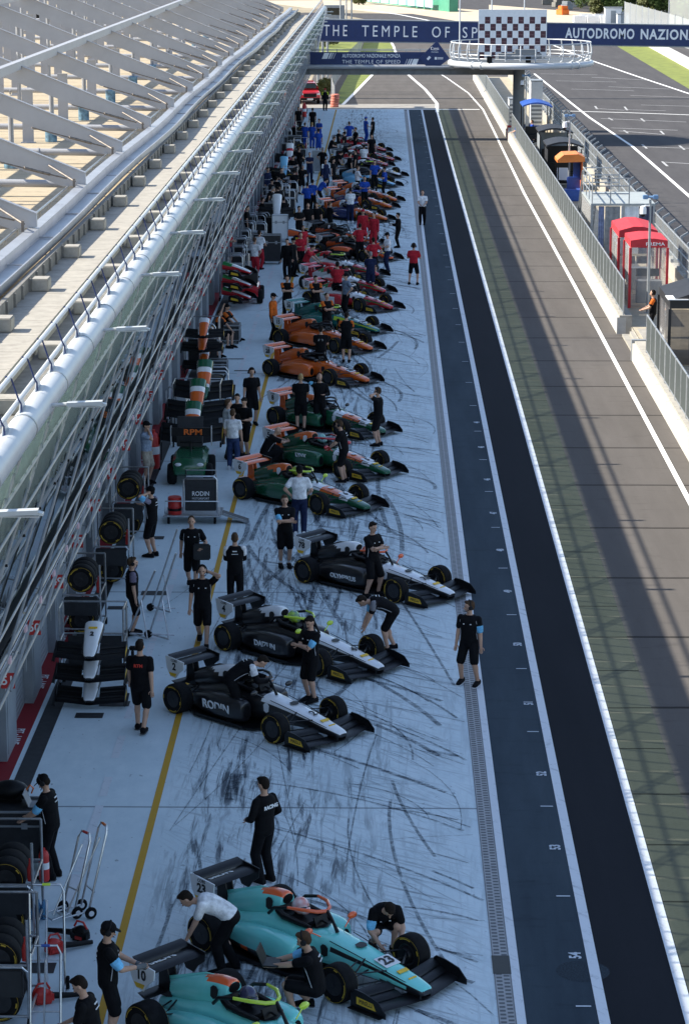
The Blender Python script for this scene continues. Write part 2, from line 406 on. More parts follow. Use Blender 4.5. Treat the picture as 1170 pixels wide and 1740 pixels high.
# dark inspection covers set in the apron
for i, (px, py, w, h) in enumerate(((152, 1216, .55, .35), (195, 1196, .6, .35), (262, 914, .5, .35), (262, 1008, .6, .4), (200, 1033, .45, .3), (60, 1645, .6, .4), (340, 1105, .3, .25), (400, 610, .6, .2), (372, 575, .5, .2), (410, 630, .5, .2))):
    p = g(px, py); line('floor_plate', p.x-w/2, p.x+w/2, p.y-h/2, p.y+h/2, .0055, GR['drain'])
p = g(978, 1650); b = MB(); b.add([(p.x+.1+.40*math.cos(2*PI*i/40), p.y+.40*math.sin(2*PI*i/40), -.0015) for i in range(40)], [tuple(range(40))]); struct(b.build('manhole_cover', mat('cast_iron', (.030, .042, .054), .85, var=.5, scale=40, spec=.1)))
# tyre marks: real curved ribbons of rubber
tm = Net('rubber_marks'); nz = tm.noise(tm.mp((1.5, 1.5, 1)), 3.0, 8, .75); nz2 = tm.noise(tm.obj, 14, 4)
tr = tm.n.new('ShaderNodeBsdfTransparent'); mx = tm.n.new('ShaderNodeMixShader')
tm.done(tm.mix(nz2, (.016, .028, .048), (.035, .055, .08)), .6, .15)
tm.l.new(tm.math('MULTIPLY', tm.ramp(nz, .34, .54), tm.ramp(nz2, .3, .6, .2, .60)), mx.inputs[0]); tm.l.new(tr.outputs[0], mx.inputs[1]); tm.l.new(tm.p.outputs[0], mx.inputs[2])
tm.l.new(mx.outputs[0], tm.n['Material Output'].inputs[0])
b = MB(); r = random.Random(11)
def mark(x, y, a0, a1, L, w, z):
    k = 9; P = [Vector((x, y, 0))]; 
    for i in range(k):
        a = a0+(a1-a0)*(i/k)**.8; P.append(P[-1]+Vector((math.cos(a), math.sin(a), 0))*L/k)
    for i in range(k):
        if P[i+1].x > 1.66: break
        t = (P[i+1]-P[i]).normalized(); s = Vector((-t.y, t.x, 0))*w/2
        b.quad((P[i]-s).to_tuple()[:2]+(z,), (P[i]+s).to_tuple()[:2]+(z,), (P[i+1]+s).to_tuple()[:2]+(z,), (P[i+1]-s).to_tuple()[:2]+(z,))
for i in range(1000):
    y = r.uniform(24, 200); z = .0015+.004*r.random(); t = r.random()
    if t < .5:       # leaving the box towards the camera end of the lane
        a = r.uniform(-.95, -.25); mark(r.uniform(-3.2, 1.0), y, a, a-r.uniform(.1, 1.2), r.uniform(2, 8), r.choice((.02, .03, .04, .06, .11)), z)
    elif t < .86:    # along the lane
        a = -PI/2+r.uniform(-.22, .22); mark(r.choice((r.uniform(-3.6, -1.2), r.uniform(-3.6, .6))), y, a, a+r.uniform(-.25, .35), r.uniform(2, 9), r.choice((.02, .03, .06, .12)), z)
    elif t < .93:    # short broad scrubs
        a = -PI/2+r.uniform(-.1, .1); mark(r.uniform(-3.4, -1.4), y, a, a, r.uniform(.5, 1.6), r.choice((.16, .24)), z)
    else:
        mark(r.uniform(-2.5, 0), y, r.uniform(-.3, .3), r.uniform(-.5, .1), r.uniform(1, 3), .02, z)
tag(b.build('tyre_marks', tm.m, fix=False), kind='stuff')
# ================================================================== PIT BUILDING
def gxp(px, py, x):
    r = ray(px, py); return CC + r*(x/r.x)
def ribbed():
    n = Net('roller_shutter'); x, y, z = n.xyz(); nz = n.noise(n.mp((1, .3, 3)), 2, 5)
    f = n.math('FRACT', n.math('MULTIPLY', z, 9)); h = n.math('ABSOLUTE', n.math('SUBTRACT', f, .5))
    n.bump(h, .9, .05)
    return n.done(n.mix(n.ramp(f, .0, .12, 1, 0), n.mix(nz, (.20, .22, .24), (.28, .30, .32)), (.14, .15, .17)), .5)
def conc(name, c, jy=0, var=.2):
    n = Net(name); x, y, z = n.xyz(); a = n.noise(n.obj, 3, 8, .7); st = n.noise(n.mp((1.4, 1.4, .25)), 2.5, 6, .7)
    col = n.mix(n.ramp(a, .3, .7), tuple(v*(1-var) for v in c), tuple(min(1, v*(1+var)) for v in c))
    col = n.mix(n.ramp(st, .55, .75, 0, .45), col, tuple(v*.45 for v in c))
    if jy:
        f = n.math('FRACT', n.math('DIVIDE', n.math('ADD', y, 100.0), jy))
        col = n.mix(n.ramp(f, .012, .02, .8, 0), col, tuple(v*.2 for v in c))
    n.bump(a, .25); return n.done(col, .85)
BM = {}
BM['shutter'] = ribbed()
BM['panel'] = mat('grey_panel', (.24, .26, .28), .5, var=.12, scale=1.5)
BM['glass'] = None
n = Net('facade_glass'); nz = n.noise(n.obj, .8, 3); n.bump(nz, .05, .03); n.done((lambda q: q)(n.mix(nz, (.008, .014, .013), (.014, .022, .02))), .02)
n.p.inputs['IOR'].default_value = 1.52; BM['glass'] = n.m
def clear(name, col, f=.15, rough=.03):
    m = bpy.data.materials.new(name); m.use_nodes = True; n = m.node_tree.nodes; l = m.node_tree.links
    t = n.new('ShaderNodeBsdfTransparent'); t.inputs[0].default_value = (*col, 1)
    gl = n.new('ShaderNodeBsdfGlossy'); gl.inputs['Roughness'].default_value = rough
    fr = n.new('ShaderNodeFresnel'); fr.inputs[0].default_value = 1.45
    mx = n.new('ShaderNodeMixShader'); l.new(fr.outputs[0], mx.inputs[0]); l.new(t.outputs[0], mx.inputs[1]); l.new(gl.outputs[0], mx.inputs[2])
    d = n.new('ShaderNodeBsdfDiffuse'); d.inputs[0].default_value = (*[min(1, c*1.05) for c in col], 1)
    m2 = n.new('ShaderNodeMixShader'); m2.inputs[0].default_value = f; l.new(mx.outputs[0], m2.inputs[1]); l.new(d.outputs[0], m2.inputs[2])
    l.new(m2.outputs[0], n['Material Output'].inputs[0]); return m
BM['green'] = clear('green_glass', (.76, .82, .80), .24)
BM['film'] = clear('frosted_strip', (.74, .76, .84), .62, .3)
BM['tube'] = mat('white_steel_tube', (.52, .54, .56), .33, var=.06, scale=1.2)
BM['rail'] = mat('pale_steel_rail', (.34, .36, .37), .35, .5, var=.1, scale=3)
BM['rafter'] = mat('pale_grey_steel', (.35, .355, .375), .5, var=.06, scale=1.0, bump=.03)
BM['ledge'] = conc('ledge_concrete', (.35, .325, .28), 1.87)
BM['dconc'] = conc('dark_concrete', (.20, .19, .17), 0, .3)
BM['block'] = conc('block_concrete', (.33, .31, .27), 0, .25)
BM['gutter'] = mat('gutter_metal', (.38, .39, .41), .42, .3, var=.1, scale=1.2)
BM['floor'] = conc('terrace_pavers', (.42, .345, .235), 2.6, .14)
BM['strap'] = mat('blue_strap', (.02, .035, .12), .7)
BM['lamp'] = mat('lamp_housing_white', (.46, .48, .48), .4, var=.06, scale=6)
BM['barrel'] = mat('weathered_blue_drum', (.14, .26, .36), .6, var=.5, scale=7)
BM['sign'] = mat('number_plate_red', (.52, .03, .03), .45, var=.08, scale=6)

PB = thing('pit_building', 'long pit building with steel roof frames, leaning glass front and roller shutter garages', 'building', (0, 0, 0))
Y0, Y1 = BY0, BY1
def gxz(z): return -6.15+(z-3.0)*.206
def P(name): return lambda b, m, **k: b.build(name, m, PB, **k)
b = MB(); b.box(-60, -7.42, Y0, Y1, 0, 7.55); b.box(-7.42, gxz(4.0)-.02, Y0, Y1, 4.0, 4.15); b.box(-7.42, -7.16, Y0, Y1, 2.9, 4.0); b.build('wall', BM['panel'], PB)
b = MB(); b.box(-60, -7.39, Y0, Y1, 7.552, 7.70); b.build('terrace_floor', BM['floor'], PB)
# garage fronts
p51 = g(22, 1163, 1.5); pitch = 3.69
NY = [p51.y+pitch*k for k in range(-6, 47)]
pil = MB(); pil.box(-7.40, -6.95, 0.0, 1.3, 0, 3.0); pil.box(-6.955, -6.94, .16, 1.14, .1, 2.9); pil.box(-7.02, -6.80, -.02, .3, 1.95, 2.2); pil.box(-6.80, -6.76, 1.5, 1.56, 1.3, 3.0); pme = pil.mesh('pillar', BM['panel'])
dr = MB(); dr.box(-7.30, -7.13, 1.302, pitch-.002, 0, 2.9); dme = dr.mesh('roller_door', BM['shutter'])
for i, y in enumerate(NY):
    if Y0 < y < Y1-3:
        part('pillar', pme, PB, (0, y, 0)); part('roller_door', dme, PB, (0, y, 0))
        if i > 3:
            s = MB(); s.bbox(-.13, .13, -.012, .012, -.15, .15, .008)
            num = 51-(i-6)
            o = s.build('number_sign', BM['sign']); o.location = (-6.89, y-.03, 1.58)
            tag(o, 'red pit box plate reading %d on a grey garage pillar' % num, 'sign', 'pit box number plates')
            text(str(num), .24, o, (0, -.014, 0), (1, 0, 0), (0, 0, 1), M['lwhite'], .004, depth=.002)
# leaning glass front
def gxz(z): return -6.15+(z-3.0)*.206
b = MB(); yy = Y0
gl = MB()
nb = int((Y1-Y0)/1.82)
for i in range(nb):
    a = Y0+i*1.82+.02; c = a+1.78; e = rnd.uniform(-.004, .004)
    gl.add([(gxz(4.0)+e, a, 4.0), (gxz(4.0)-e, c, 4.0), (gxz(7.38)-e, c, 7.38), (gxz(7.38)+e, a, 7.38)], [(0, 1, 2, 3)])
gl.build('glass_facade', BM['glass'], PB, fix=False)
gl = MB()
for i in range(nb):
    a = Y0+i*1.82+.02; c = a+1.78
    gl.obox((gxz(7.78), (a+c)/2, 7.78), (0, .89, 0), (.206*.33, 0, .33), (.006, 0, -.0012))
gl.build('glass_parapet', BM['green'], PB)
b = MB(); b.box(-6.41, gxz(7.40)-.01, Y0, Y1, 7.39, 7.43); b.build('channel_floor', BM['dconc'], PB)
# green glass fins between the parapet and the second rail
fin = MB()
for i in range(int((Y1-Y0)/.61)):
    y = Y0+i*.61; fin.obox((gxz(7.3)+.10, y, 7.3), (.07, .0, -.0), (.206*.75+.0, -.35, .75), (0, .004, .002))
fin.build('glass_fin', BM['green'], PB)['kind'] = 'stuff'
tb = MB(); tb.tube([(-5.04, Y0, 8.29), (-5.04, Y1, 8.29)], .20, 20); tb.build('edge_tube', BM['tube'], PB, smooth=True)
b = MB()
for k in range(56):
    y = Y0+3.6*k+1.2
    if y < Y1: b.tube([(-5.04, y-.03, 8.29), (-5.04, y+.03, 8.29)], .208, 20)
b.build('tube_collar', BM['rail'], PB, smooth=True)['kind'] = 'stuff'
# railing over the tube
b = MB(); b.tube([(-5.22, Y0, 9.0), (-5.22, Y1, 9.0)], .036, 8); b.tube([(-5.12, Y0, 8.65), (-5.12, Y1, 8.65)], .036, 8); b.build('handrail', BM['tube'], PB, smooth=True)
b = MB(); bs = MB()
y = Y0+.4
while y < Y1:
    b.tube([(-5.26, y-.06, 9.04), (-5.18, y-.03, 9.0), (-5.09, y+.0, 8.70), (-5.06, y+.02, 8.64), (-5.06, y+.06, 8.52)], .013, 6)
    bs.prism([(y+.30, 8.63), (y+.55, 8.63), (y+.85, 8.44), (y+.1, 8.44)], -5.115, -5.105, 'yz')
    y += 1.69
b.build('rail_strap', BM['strap'], PB)['kind'] = 'stuff'; bs.build('rail_bracket', BM['tube'], PB)['kind'] = 'stuff'
# rails and rods of the front
rl = MB()
for z, r, off in ((7.60, .026, .16), (6.97, .026, .18), (5.16, .022, .22)):
    x = gxz(z)+off; rl.tube([(x, Y0, z), (x, Y1, z)], r, 8)
rl.build('front_rail', BM['rail'], PB, smooth=True)
fb = MB(); x = gxz(6.44)+.16; fb.obox((x, (Y0+Y1)/2, 6.44), (0, (Y1-Y0)/2, 0), (.02, 0, .075), (.012, 0, -.003)); fb.build('flat_bar', BM['rail'], PB)
bo = MB(); y = Y0+.5
while y < Y1: bo.tube([(x, y, 6.44), (x+.05, y, 6.45)], .022, 6); y += 1.82
bo.build('bar_bolt', M['black'], PB)['kind'] = 'stuff'
rod = MB(); y = Y0+.3
while y < Y1+9:
    for dy in (0, .22):
        a = (gxz(8.05)+.13, y+dy, 8.05); c = (gxz(3.4)+.22, y+dy-10.0, 3.4)
        if c[1] > Y0-2: rod.tube([a, c], .021, 5)
    y += 3.6
rod.build('front_rod', BM['rail'], PB)['kind'] = 'stuff'
# frosted strip and the lower rails on brackets over the doors
b = MB(); b.obox((-5.78, (Y0+Y1)/2, 4.15), (0, (Y1-Y0)/2, 0), (.12, 0, .19), (.004, 0, -.003)); b.build('frosted_strip', BM['film'], PB)
b = MB()
for (x, z, r) in ((-5.68, 4.40, .028), (-5.84, 3.84, .024), (-6.18, 2.82, .032)): b.tube([(x, Y0, z), (x, Y1, z)], r, 8)
for k in range(64):
    y = Y0+3.69*k*.885+.4
    if y < Y1: b.tube([(-6.18, y, 2.82), (-6.5, y, 2.86), (-7.1, y, 2.86)], .018, 5)
b.build('lower_rail', BM['rail'], PB, smooth=True)
b = MB()
for i in range(110): 
    y = Y0+1.82*i
    if y < Y1: b.box(-5.74, -5.70, y, y+.14, 4.1, 4.2)
b.build('strip_clip', mat('faded_pink_clip', (.60, .42, .46), .6), PB)['kind'] = 'stuff'
# lamps on the tube
lm = MB(); lm.tube([(.15, 0, .02), (.45, 0, .05)], .03, 8); lm.obox((.68, 0, .06), (.26, 0, .012), (0, .07, 0), (0, 0, .028)); lm.obox((.96, 0, .05), (.04, 0, -.01), (0, .055, 0), (0, 0, .016))
lme = lm.mesh('tube_lamp', BM['lamp']); hd = MB(); hd.box(.46, .96, -.07, .07, .012, .024); hme = hd.mesh('lamp_lens', mat('lamp_lens', (.5, .5, .48), .2))
y0 = gxp(118, 684, -4.5).y+.7
for k in range(-1, 25):
    y = y0+7.2*k
    if y < Y1-2:
        o = bpy.data.objects.new('tube_lamp', lme); COL.objects.link(o); o.location = (-5.04, y, 8.29); part('lens', hme, o)
        tag(o, 'white arm lamp in the row along the white tube of the pit building', 'lamp', 'arm lamps along the white tube')
# two white panels leaning on the front
for px, py in ((449, 735), (455, 208)):
    p = gxp(px, py, -5.5); b = MB(); b.obox((0, 0, 0), (.06, 0, .30), (0, .22, -.05), (.01, .002, 0)); o = b.build('white_panel', M['white'], PB); o.location = p
# ledge, wall, gutter
b = MB(); b.box(-7.385, -6.41, Y0, Y1, 7.2, 7.70)
b.box(-6.47, -6.41, Y0, Y1, 7.702, 7.712); b.build('ledge', BM['ledge'], PB)
b = MB(); b.box(-7.50, -7.387, Y0, Y1, 7.70, 8.0)
y = Y0
while y < Y1: b.box(-7.387, -7.34, y, y+.10, 7.705, 7.98); y += 1.12
b.build('parapet_wall', BM['dconc'], PB)
bk = MB(); bk.bbox(-7.34, -6.98, -.25, .25, 7.705, 7.97, .02); bme = bk.mesh('concrete_block', BM['block'])
bk = MB(); bk.bbox(-6.30, -5.90, -.25, .25, 7.435, 7.70, .02); bme2 = bk.mesh('channel_block', BM['block'])
yb = gxp(75, 470, -7.1).y
for k in range(-4, 31):
    y = yb+5.55*k
    if Y0+1 < y < Y1: part('concrete_block', bme, PB, (0, y, 0)); part('channel_block', bme2, PB, (0, y-1.4, 0))
# gutter: segments about 5.1 m long, each a little out of line with the next
RY0 = gxp(147, 304, -8.1).y; RS = 10.15
def gw(y): return .07*math.sin(y*.085)+.05*math.sin(y*.21+1)+max(0, y-110)*.0028
def gz_(y): return .035*math.sin(y*.085+.6)
gt = MB(); gi = MB(); y = Y0
while y < Y1:
    ye = y+RS/2-.025
    for (q, m_) in ((y, 0),):
        A = [( -7.56, 7.95), (-7.54, 8.165), (-7.57, 8.17), (-7.60, 8.0), (-8.05, 8.0), (-8.06, 8.24), (-8.30, 8.26), (-8.30, 8.22), (-8.09, 8.2), (-8.09, 7.95)]
        r0 = [(x+gw(q), q, z+gz_(q)) for x, z in A]; r1 = [(x+gw(q+5.08), ye, z+gz_(q+5.08)) for x, z in A]
        gt.loft([r0, r1])
    gt.box(-8.04+gw(ye), -7.6+gw(ye), ye-.04, ye-.02, 8.0, 8.04)
    y += RS/2
gt.build('roof_gutter', BM['gutter'], PB)
# roof frames
rf = MB(); rs = .40
def raf(y):
    b = MB(); x0, z0 = -8.12, 8.34; x1 = -19.5; z1 = z0+(x0-x1)*rs
    hw = .075
    vs = []
    for (x, z) in ((x0, z0-.08), (x0, z0+.22), (x1, z1+.22), (x1, z1-.40), (x0-.6, z0-.14)): vs.append((x, z))
    b.prism(vs, -hw, hw, 'xz')
    b.prism([(x0, z0+.223), (x1, z1+.223), (x1, z1+.25), (x0, z0+.25)], -.11, .11, 'xz')
    return b
rme = raf(0).mesh('rafter', BM['rafter'])
ti = MB()
ti.tube([(-8.6, -.35, 8.45), (-10.6, -2.4, 9.2)], .022, 6); ti.tube([(-9.0, -.76, 8.6), (-9.6, -1.4, 8.83)], .045, 6)
ti.tube([(-8.3, -.9, 8.42), (-9.1, -.1, 8.78)], .028, 6); ti.box(-8.36, -8.30, -.95, -.85, 8.25, 8.5)
tme = ti.mesh('tie_rod', mat('weathered_rod', (.16, .14, .125), .6, .4, var=.3, scale=9))
cm = MB(); cm.box(-.19, .19, -.05, .05, 0, 2.2); cm.box(-.25, .25, -.12, .12, 0, .03)
for q in (-.12, .12): cm.tube([(q, -.055, .5), (q, -.07, .5)], .025, 8)
cme = cm.mesh('column', BM['rafter'])
pm = MB(); pm.tube([(0, 0, 0), (0, 0, 1)], .085, 10); pme2 = pm.mesh('post', mat('grey_post', (.30, .31, .33), .5, var=.1))
bl = MB(); bl.lathe([(.2, 0), (.21, .02), (.21, .5), (.225, .52), (.2, .54), (.02, .5)], n=16); blm = bl.mesh('ballast_drum', BM['barrel'], smooth=True)
pipe = MB(); pipe.tube([(-8.35, 0, 8.05), (-34, 0, 8.35)], .11, 10)
for x in (-11, -16.2): pipe.tube([(x, 0, 8.08), (x-.05, 0, 8.08)], .135, 10)
pip = pipe.mesh('strut_pipe', BM['rafter'], smooth=True)
for k in range(-5, 15):
    y = RY0+RS*k
    if not (Y0 < y < Y1): continue
    part('rafter', rme, PB, (0, y, 0)); part('tie_rod', tme, PB, (0, y, 0)); part('strut_pipe', pip, PB, (0, y+2.2, 0))
    for x in (-12.45, -16.4, -20.4, -25.0):
        for j in (0, .5):
            if x == -12.45 and j: continue
            o = part('column', cme, PB, (x, y+RS*j+.2, 7.70)); h = min(5.2, 8.0+(-x-8.12)*rs-7.70-.2); o.scale = (1, 1, h/2.2)
        if x > -21: o = part('post', pme2, PB, (x+.75, y+.9, 7.70)); o.scale = (1, 1, h)
    if k >= -1:
        o = bpy.data.objects.new('ballast_drum', blm); COL.objects.link(o); o.location = (-11.7, y+.6, 7.702)
        tag(o, 'weathered blue drum standing at a column foot on the roof terrace', 'drum', 'blue drums on the roof terrace')
b = MB()
for x in (-12.7, -16.6): 
    z = 8.34+(-8.12-x)*rs; b.box(x-.11, x+.11, Y0, Y1, z+.08, z+.36)
    b.box(x-.12, x+.12, Y0, Y1, z+.361, z+.375)
b.build('purlin', BM['rafter'], PB)
b = MB(); y = Y0
while y < Y1:
    b.box(-8.62, -8.56, y, y+.06, 7.70, 8.2); y += 2.03
b.tube([(-8.6, Y0, 8.2), (-8.6, Y1, 8.2)], .03, 6); b.build('low_rail', BM['rail'], PB)
# set-back rooms and dark plant at the back of the terrace
b = MB(); b.box(-60, -40, Y0, Y1, 7.70, 11.5); b.build('rear_block', mat('rear_wall', (.62, .6, .56), .7, var=.1, scale=.3), PB)
for i in range(16):
    y = 110+i*7; b = MB(); b.bbox(-.5, .5, -.4, .4, 0, 1.1, .03); b.box(-.4, .4, -.42, -.4, .2, .9); o = b.build('air_unit', M['black'] if i % 2 else BM['panel']); o.location = (-24-(i % 4)*2.6, y, 7.702)
    tag(o, 'box shaped roof unit standing on the terrace floor between the columns', 'air unit', 'roof units on the terrace')
# ================================================================== PIT WALL, STANDS, PODIUM, FAR SCENE
def text_fit(txt, parent, loc, xdir, ydir, m, w, h, bold=0.0, depth=.004, sp=1.0, name='lettering'):
    me = text_mesh(txt, 1.0, depth, bold, 1.0, m, sp); co = [v.co for v in me.vertices]
    bw = max(c.x for c in co)-min(c.x for c in co); bh = max(c.y for c in co)-min(c.y for c in co)
    cx = (max(c.x for c in co)+min(c.x for c in co))/2; cy = (max(c.y for c in co)+min(c.y for c in co))/2
    me2 = me.copy(); me2.transform(Matrix.Diagonal((w/bw, h/bh, 1, 1)) @ Matrix.Translation((-cx, -cy, 0)))
    x = Vector(xdir).normalized(); y = Vector(ydir); y = (y-x*y.dot(x)).normalized(); z = x.cross(y)
    o = bpy.data.objects.new(name, me2); COL.objects.link(o)
    if parent: o.parent = parent
    o.matrix_local = Matrix(((x.x, y.x, z.x, loc[0]), (x.y, y.y, z.y, loc[1]), (x.z, y.z, z.z, loc[2]), (0,0,0,1))); return o
DM = {}
DM['wall'] = conc('whitewashed_wall', (.47, .46, .43), 3.05, .14)
DM['cap'] = conc('wall_cap', (.36, .34, .30), 0, .2)
def mesh_screen(name, c, den=.55):
    m = bpy.data.materials.new(name); m.use_nodes = True; n = m.node_tree.nodes; l = m.node_tree.links
    p = n['Principled BSDF']; p.inputs['Base Color'].default_value = (*c, 1); p.inputs['Roughness'].default_value = .6; p.inputs['Metallic'].default_value = .3
    t = n.new('ShaderNodeBsdfTransparent'); mx = n.new('ShaderNodeMixShader'); mx.inputs[0].default_value = den
    l.new(t.outputs[0], mx.inputs[1]); l.new(p.outputs[0], mx.inputs[2]); l.new(mx.outputs[0], n['Material Output'].inputs[0]); return m
DM['mesh'] = mesh_screen('grey_mesh_infill', (.085, .10, .10), .86)
DM['net'] = mesh_screen('chain_link_net', (.40, .42, .42), .32)
DM['film'] = clear('clear_plastic_wall', (.86, .86, .86), .16, .05)
DM['canopy_red'] = mat('red_canopy_cloth', (.55, .03, .04), .7, var=.12, scale=3)
DM['canopy_black'] = mat('black_canopy_cloth', (.018, .018, .02), .6, var=.3, scale=3)
# wall with openings
PW = thing('pit_wall', 'long white concrete pit wall between pit lane and timing stands', 'wall')
segs = [(40, 91.4), (97.6, 186.5), (190.5, 262)]
for a, c in segs:
    b = MB(); y = a
    while y < c-.1:
        e = min(y+3.05, c); b.box(8.86, 9.20, y+.006, e-.006, -.02, .62); y += 3.05
    b.build('wall_panel', DM['wall'], PW)
    b = MB(); b.box(8.95, 9.42, a, c, .622, .70); b.box(9.201, 9.42, a, c, -.02, .62); b.build('cap', DM['cap'], PW)
    b = MB(); b.box(8.84, 9.44, c+.001, c+.24, -.02, .74); b.build('end_block', BM['panel'], PW)
fr = MB()
for x in (0, 1.47, 2.94): fr.tube([(0, x, 0), (0, x, 1.32)], .03, 8)
fr.tube([(0, 0, 1.32), (0, 2.94, 1.32)], .03, 8); fr.tube([(0, 0, .08), (0, 2.94, .08)], .025, 8)
frm = fr.mesh('fence_frame', M['galv'], smooth=True)
fi = MB(); fi.box(-.006, .006, .03, 1.44, .1, 1.29); fi.box(-.006, .006, 1.50, 2.91, .1, 1.29); fim = fi.mesh('infill', DM['mesh'])
for a, c in segs:
    y = a+.1
    while y < c-2.9:
        t = thing('fence_panel', 'grey mesh fence panel in the row standing on the white pit wall', 'fence', (9.10, y, .70), 0, 'mesh fence panels on the pit wall')
        part('frame', frm, t); part('infill', fim, t); y += 3.05
struct(sheet('stand_platform', 9.42, 12.35, 38, 262, .26, GR['tiles']))
b = MB(); b.box(9.42, 9.44, 38, 262, -.02, .26); struct(b.build('platform_riser', DM['cap']))
# steps in the opening
b = MB()
for i in range(3): b.box(9.0+i*.28, 9.9, 92.0, 96.9, .002+i*.1, .1+i*.1)
tag(b.build('steps', BM['block']), 'low grey steps in the opening of the white pit wall', 'steps')
# debris fence toward the track
DF = thing('debris_fence', 'galvanised debris fence with close posts on the track side of the stands', 'fence')
b = MB(); b.box(12.36, 12.75, 38, 262, -.02, .95); b.build('barrier', DM['cap'], DF)
pm_ = MB(); pm_.box(-.05, .05, -.06, .06, .95, 2.35); pm_.obox((.12, 0, 2.42), (.16, 0, .10), (0, .05, 0), (-.02, 0, .04)); pm_.box(-.16, .16, -.10, .10, .951, 1.10); pmm = pm_.mesh('fence_post', M['galv'])
y = 60.0
while y < 250: part('fence_post', pmm, DF, (12.52, y, 0)); y += 2.45
b = MB()
for z in (1.3, 1.75, 2.25): b.tube([(12.45, 60, z), (12.45, 250, z)], .028, 6)
b.build('fence_rail', M['galv'], DF)
b = MB(); b.quad((12.47, 60, .96), (12.47, 250, .96), (12.47, 250, 2.3), (12.47, 60, 2.3)); b.build('net', DM['net'], DF)
# light / camera poles
po = MB(); po.tube([(0, 0, 0), (0, 0, 4.45)], [.06, .045], 12); po.box(-.12, .12, -.12, .12, 0, .02); pom = po.mesh('pole', M['galv'], smooth=True)
cb = MB(); cb.tube([(-.26, 0, 4.55), (.26, 0, 4.55)], .05, 8)
for s in (-1, 1): cb.bbox(s*.2-.10, s*.2+.10, -.1, .1, 4.47, 4.63, .02)
cbm = cb.mesh('twin_camera', mat('camera_blue', (.16, .28, .45), .45, var=.1))
dc = MB(); dc.tube([(0, 0, 4.2), (-.22, -.05, 4.22)], .03, 8); dc.lathe([(.02, .32), (.10, .30), (.13, .2), (.13, 0), (.02, -.02)], (-.28, -.05, 3.9), n=16); dcm = dc.mesh('dome_camera', M['white'], smooth=True)
dd = MB(); dd.ell((-.28, -.05, 3.88), .10, .10, .10); ddm = dd.mesh('dome', M['black'], smooth=True)
for (x, y, l) in ((10.30, 145.06, 'steel camera pole beside the orange roofed blue seat stand'), (10.38, 101.25, 'steel camera pole in front of the red clear-walled tents'), (9.95, 184, 'steel camera pole next to the round podium column')):
    t = thing('camera_pole', l, 'pole', (x, y, .26)); part('pole', pom, t); part('twin_camera', cbm, t); q = part('dome_camera', dcm, t); part('dome', ddm, q)
# tents
def tent(name, label, x0, x1, y0, y1, z, mc, mw, txt=None, rise=.35, zb=.26, col=None):
    t = thing(name, label, 'tent', ((x0+x1)/2, (y0+y1)/2, zb)); cx, cy = (x0+x1)/2, (y0+y1)/2
    w, d = (x1-x0)/2, (y1-y0)/2; h = z-zb
    b = MB(); b.prism([(-w, h-.28), (w, h-.28), (w, h), (w*.25, h+rise), (-w*.25, h+rise), (-w, h)], -d, d, 'xz')
    b.build('canopy', mc, t)
    for sx in (-1, 1):
        for sy in (-1, 1):
            b = MB(); b.box(sx*w-.05, sx*w+.05, sy*d-.05, sy*d+.05, 0, h-.29); b.build('post', col or mc, t)
    for sx in (-1, 1):
        b = MB(); k = 9; P = [(sx*(w-.03+.02*math.sin(i*2.4)), -d+.06+(2*d-.12)*i/k) for i in range(k+1)]
        for i in range(k): b.quad((*P[i], .05), (*P[i+1], .05), (*P[i+1], h-.3), (*P[i], h-.3))
        b.build('side_wall', mw, t)
    b = MB(); k = 7; P = [(-w+.06+(2*w-.12)*i/k, -d+.03+.03*math.sin(i*1.9)) for i in range(k+1)]
    for i in range(k): b.quad((*P[i], .05), (*P[i+1], .05), (*P[i+1], h-.3), (*P[i], h-.3))
    b.build('front_wall', mw, t)
    if txt: text_fit(txt, t, (txt == 'MP' and -.2 or .25, -d-.006, h-.14), (1, 0, 0), (0, 0, 1), M['lwhite'], .75 if txt == 'PREMA' else .5, .13, .01)
    return t
tent('team_tent', 'red canopy tent with clear plastic walls nearest on the stands, PREMA on its front', 9.78, 11.25, 102.6, 105.2, 2.95, DM['canopy_red'], DM['film'], 'PREMA', .08)
tent('team_tent', 'red canopy tent with clear walls standing just behind the tent lettered PREMA', 9.62, 11.2, 106.0, 109.6, 2.95, DM['canopy_red'], DM['film'], None, .16)
t = tent('team_tent', 'black canopy tent with dark plastic walls at the right edge, white MP on its front', 9.85, 12.3, 88.6, 92.2, 2.55, DM['canopy_black'], clear('smoked_plastic_wall', (.22, .22, .23), .25, .08), 'MP', .3)
b = MB(); b.box(-1.3, -.6, -1.9, -.9, 2.32, 2.35); b.build('roof_flap', M['white'], t)
# monitors / chairs inside the tents
def console(x, y, label):
    t = thing('timing_console', label, 'console', (x, y, .26)); b = MB(); b.bbox(-.5, .5, -.3, .3, .0, .9, .02); b.build('desk', BM['panel'], t)
    for k in (-.3, .2): b = MB(); b.obox((k, .1, 1.2), (.22, 0, 0), (0, .03, -.008), (0, .03, .15)); b.build('screen', M['black'], t)
console(10.7, 104.2, 'grey timing desk inside the front red tent'); console(10.6, 108.2, 'grey timing desk inside the rear red tent'); console(11.3, 90.6, 'grey timing desk inside the black tent')
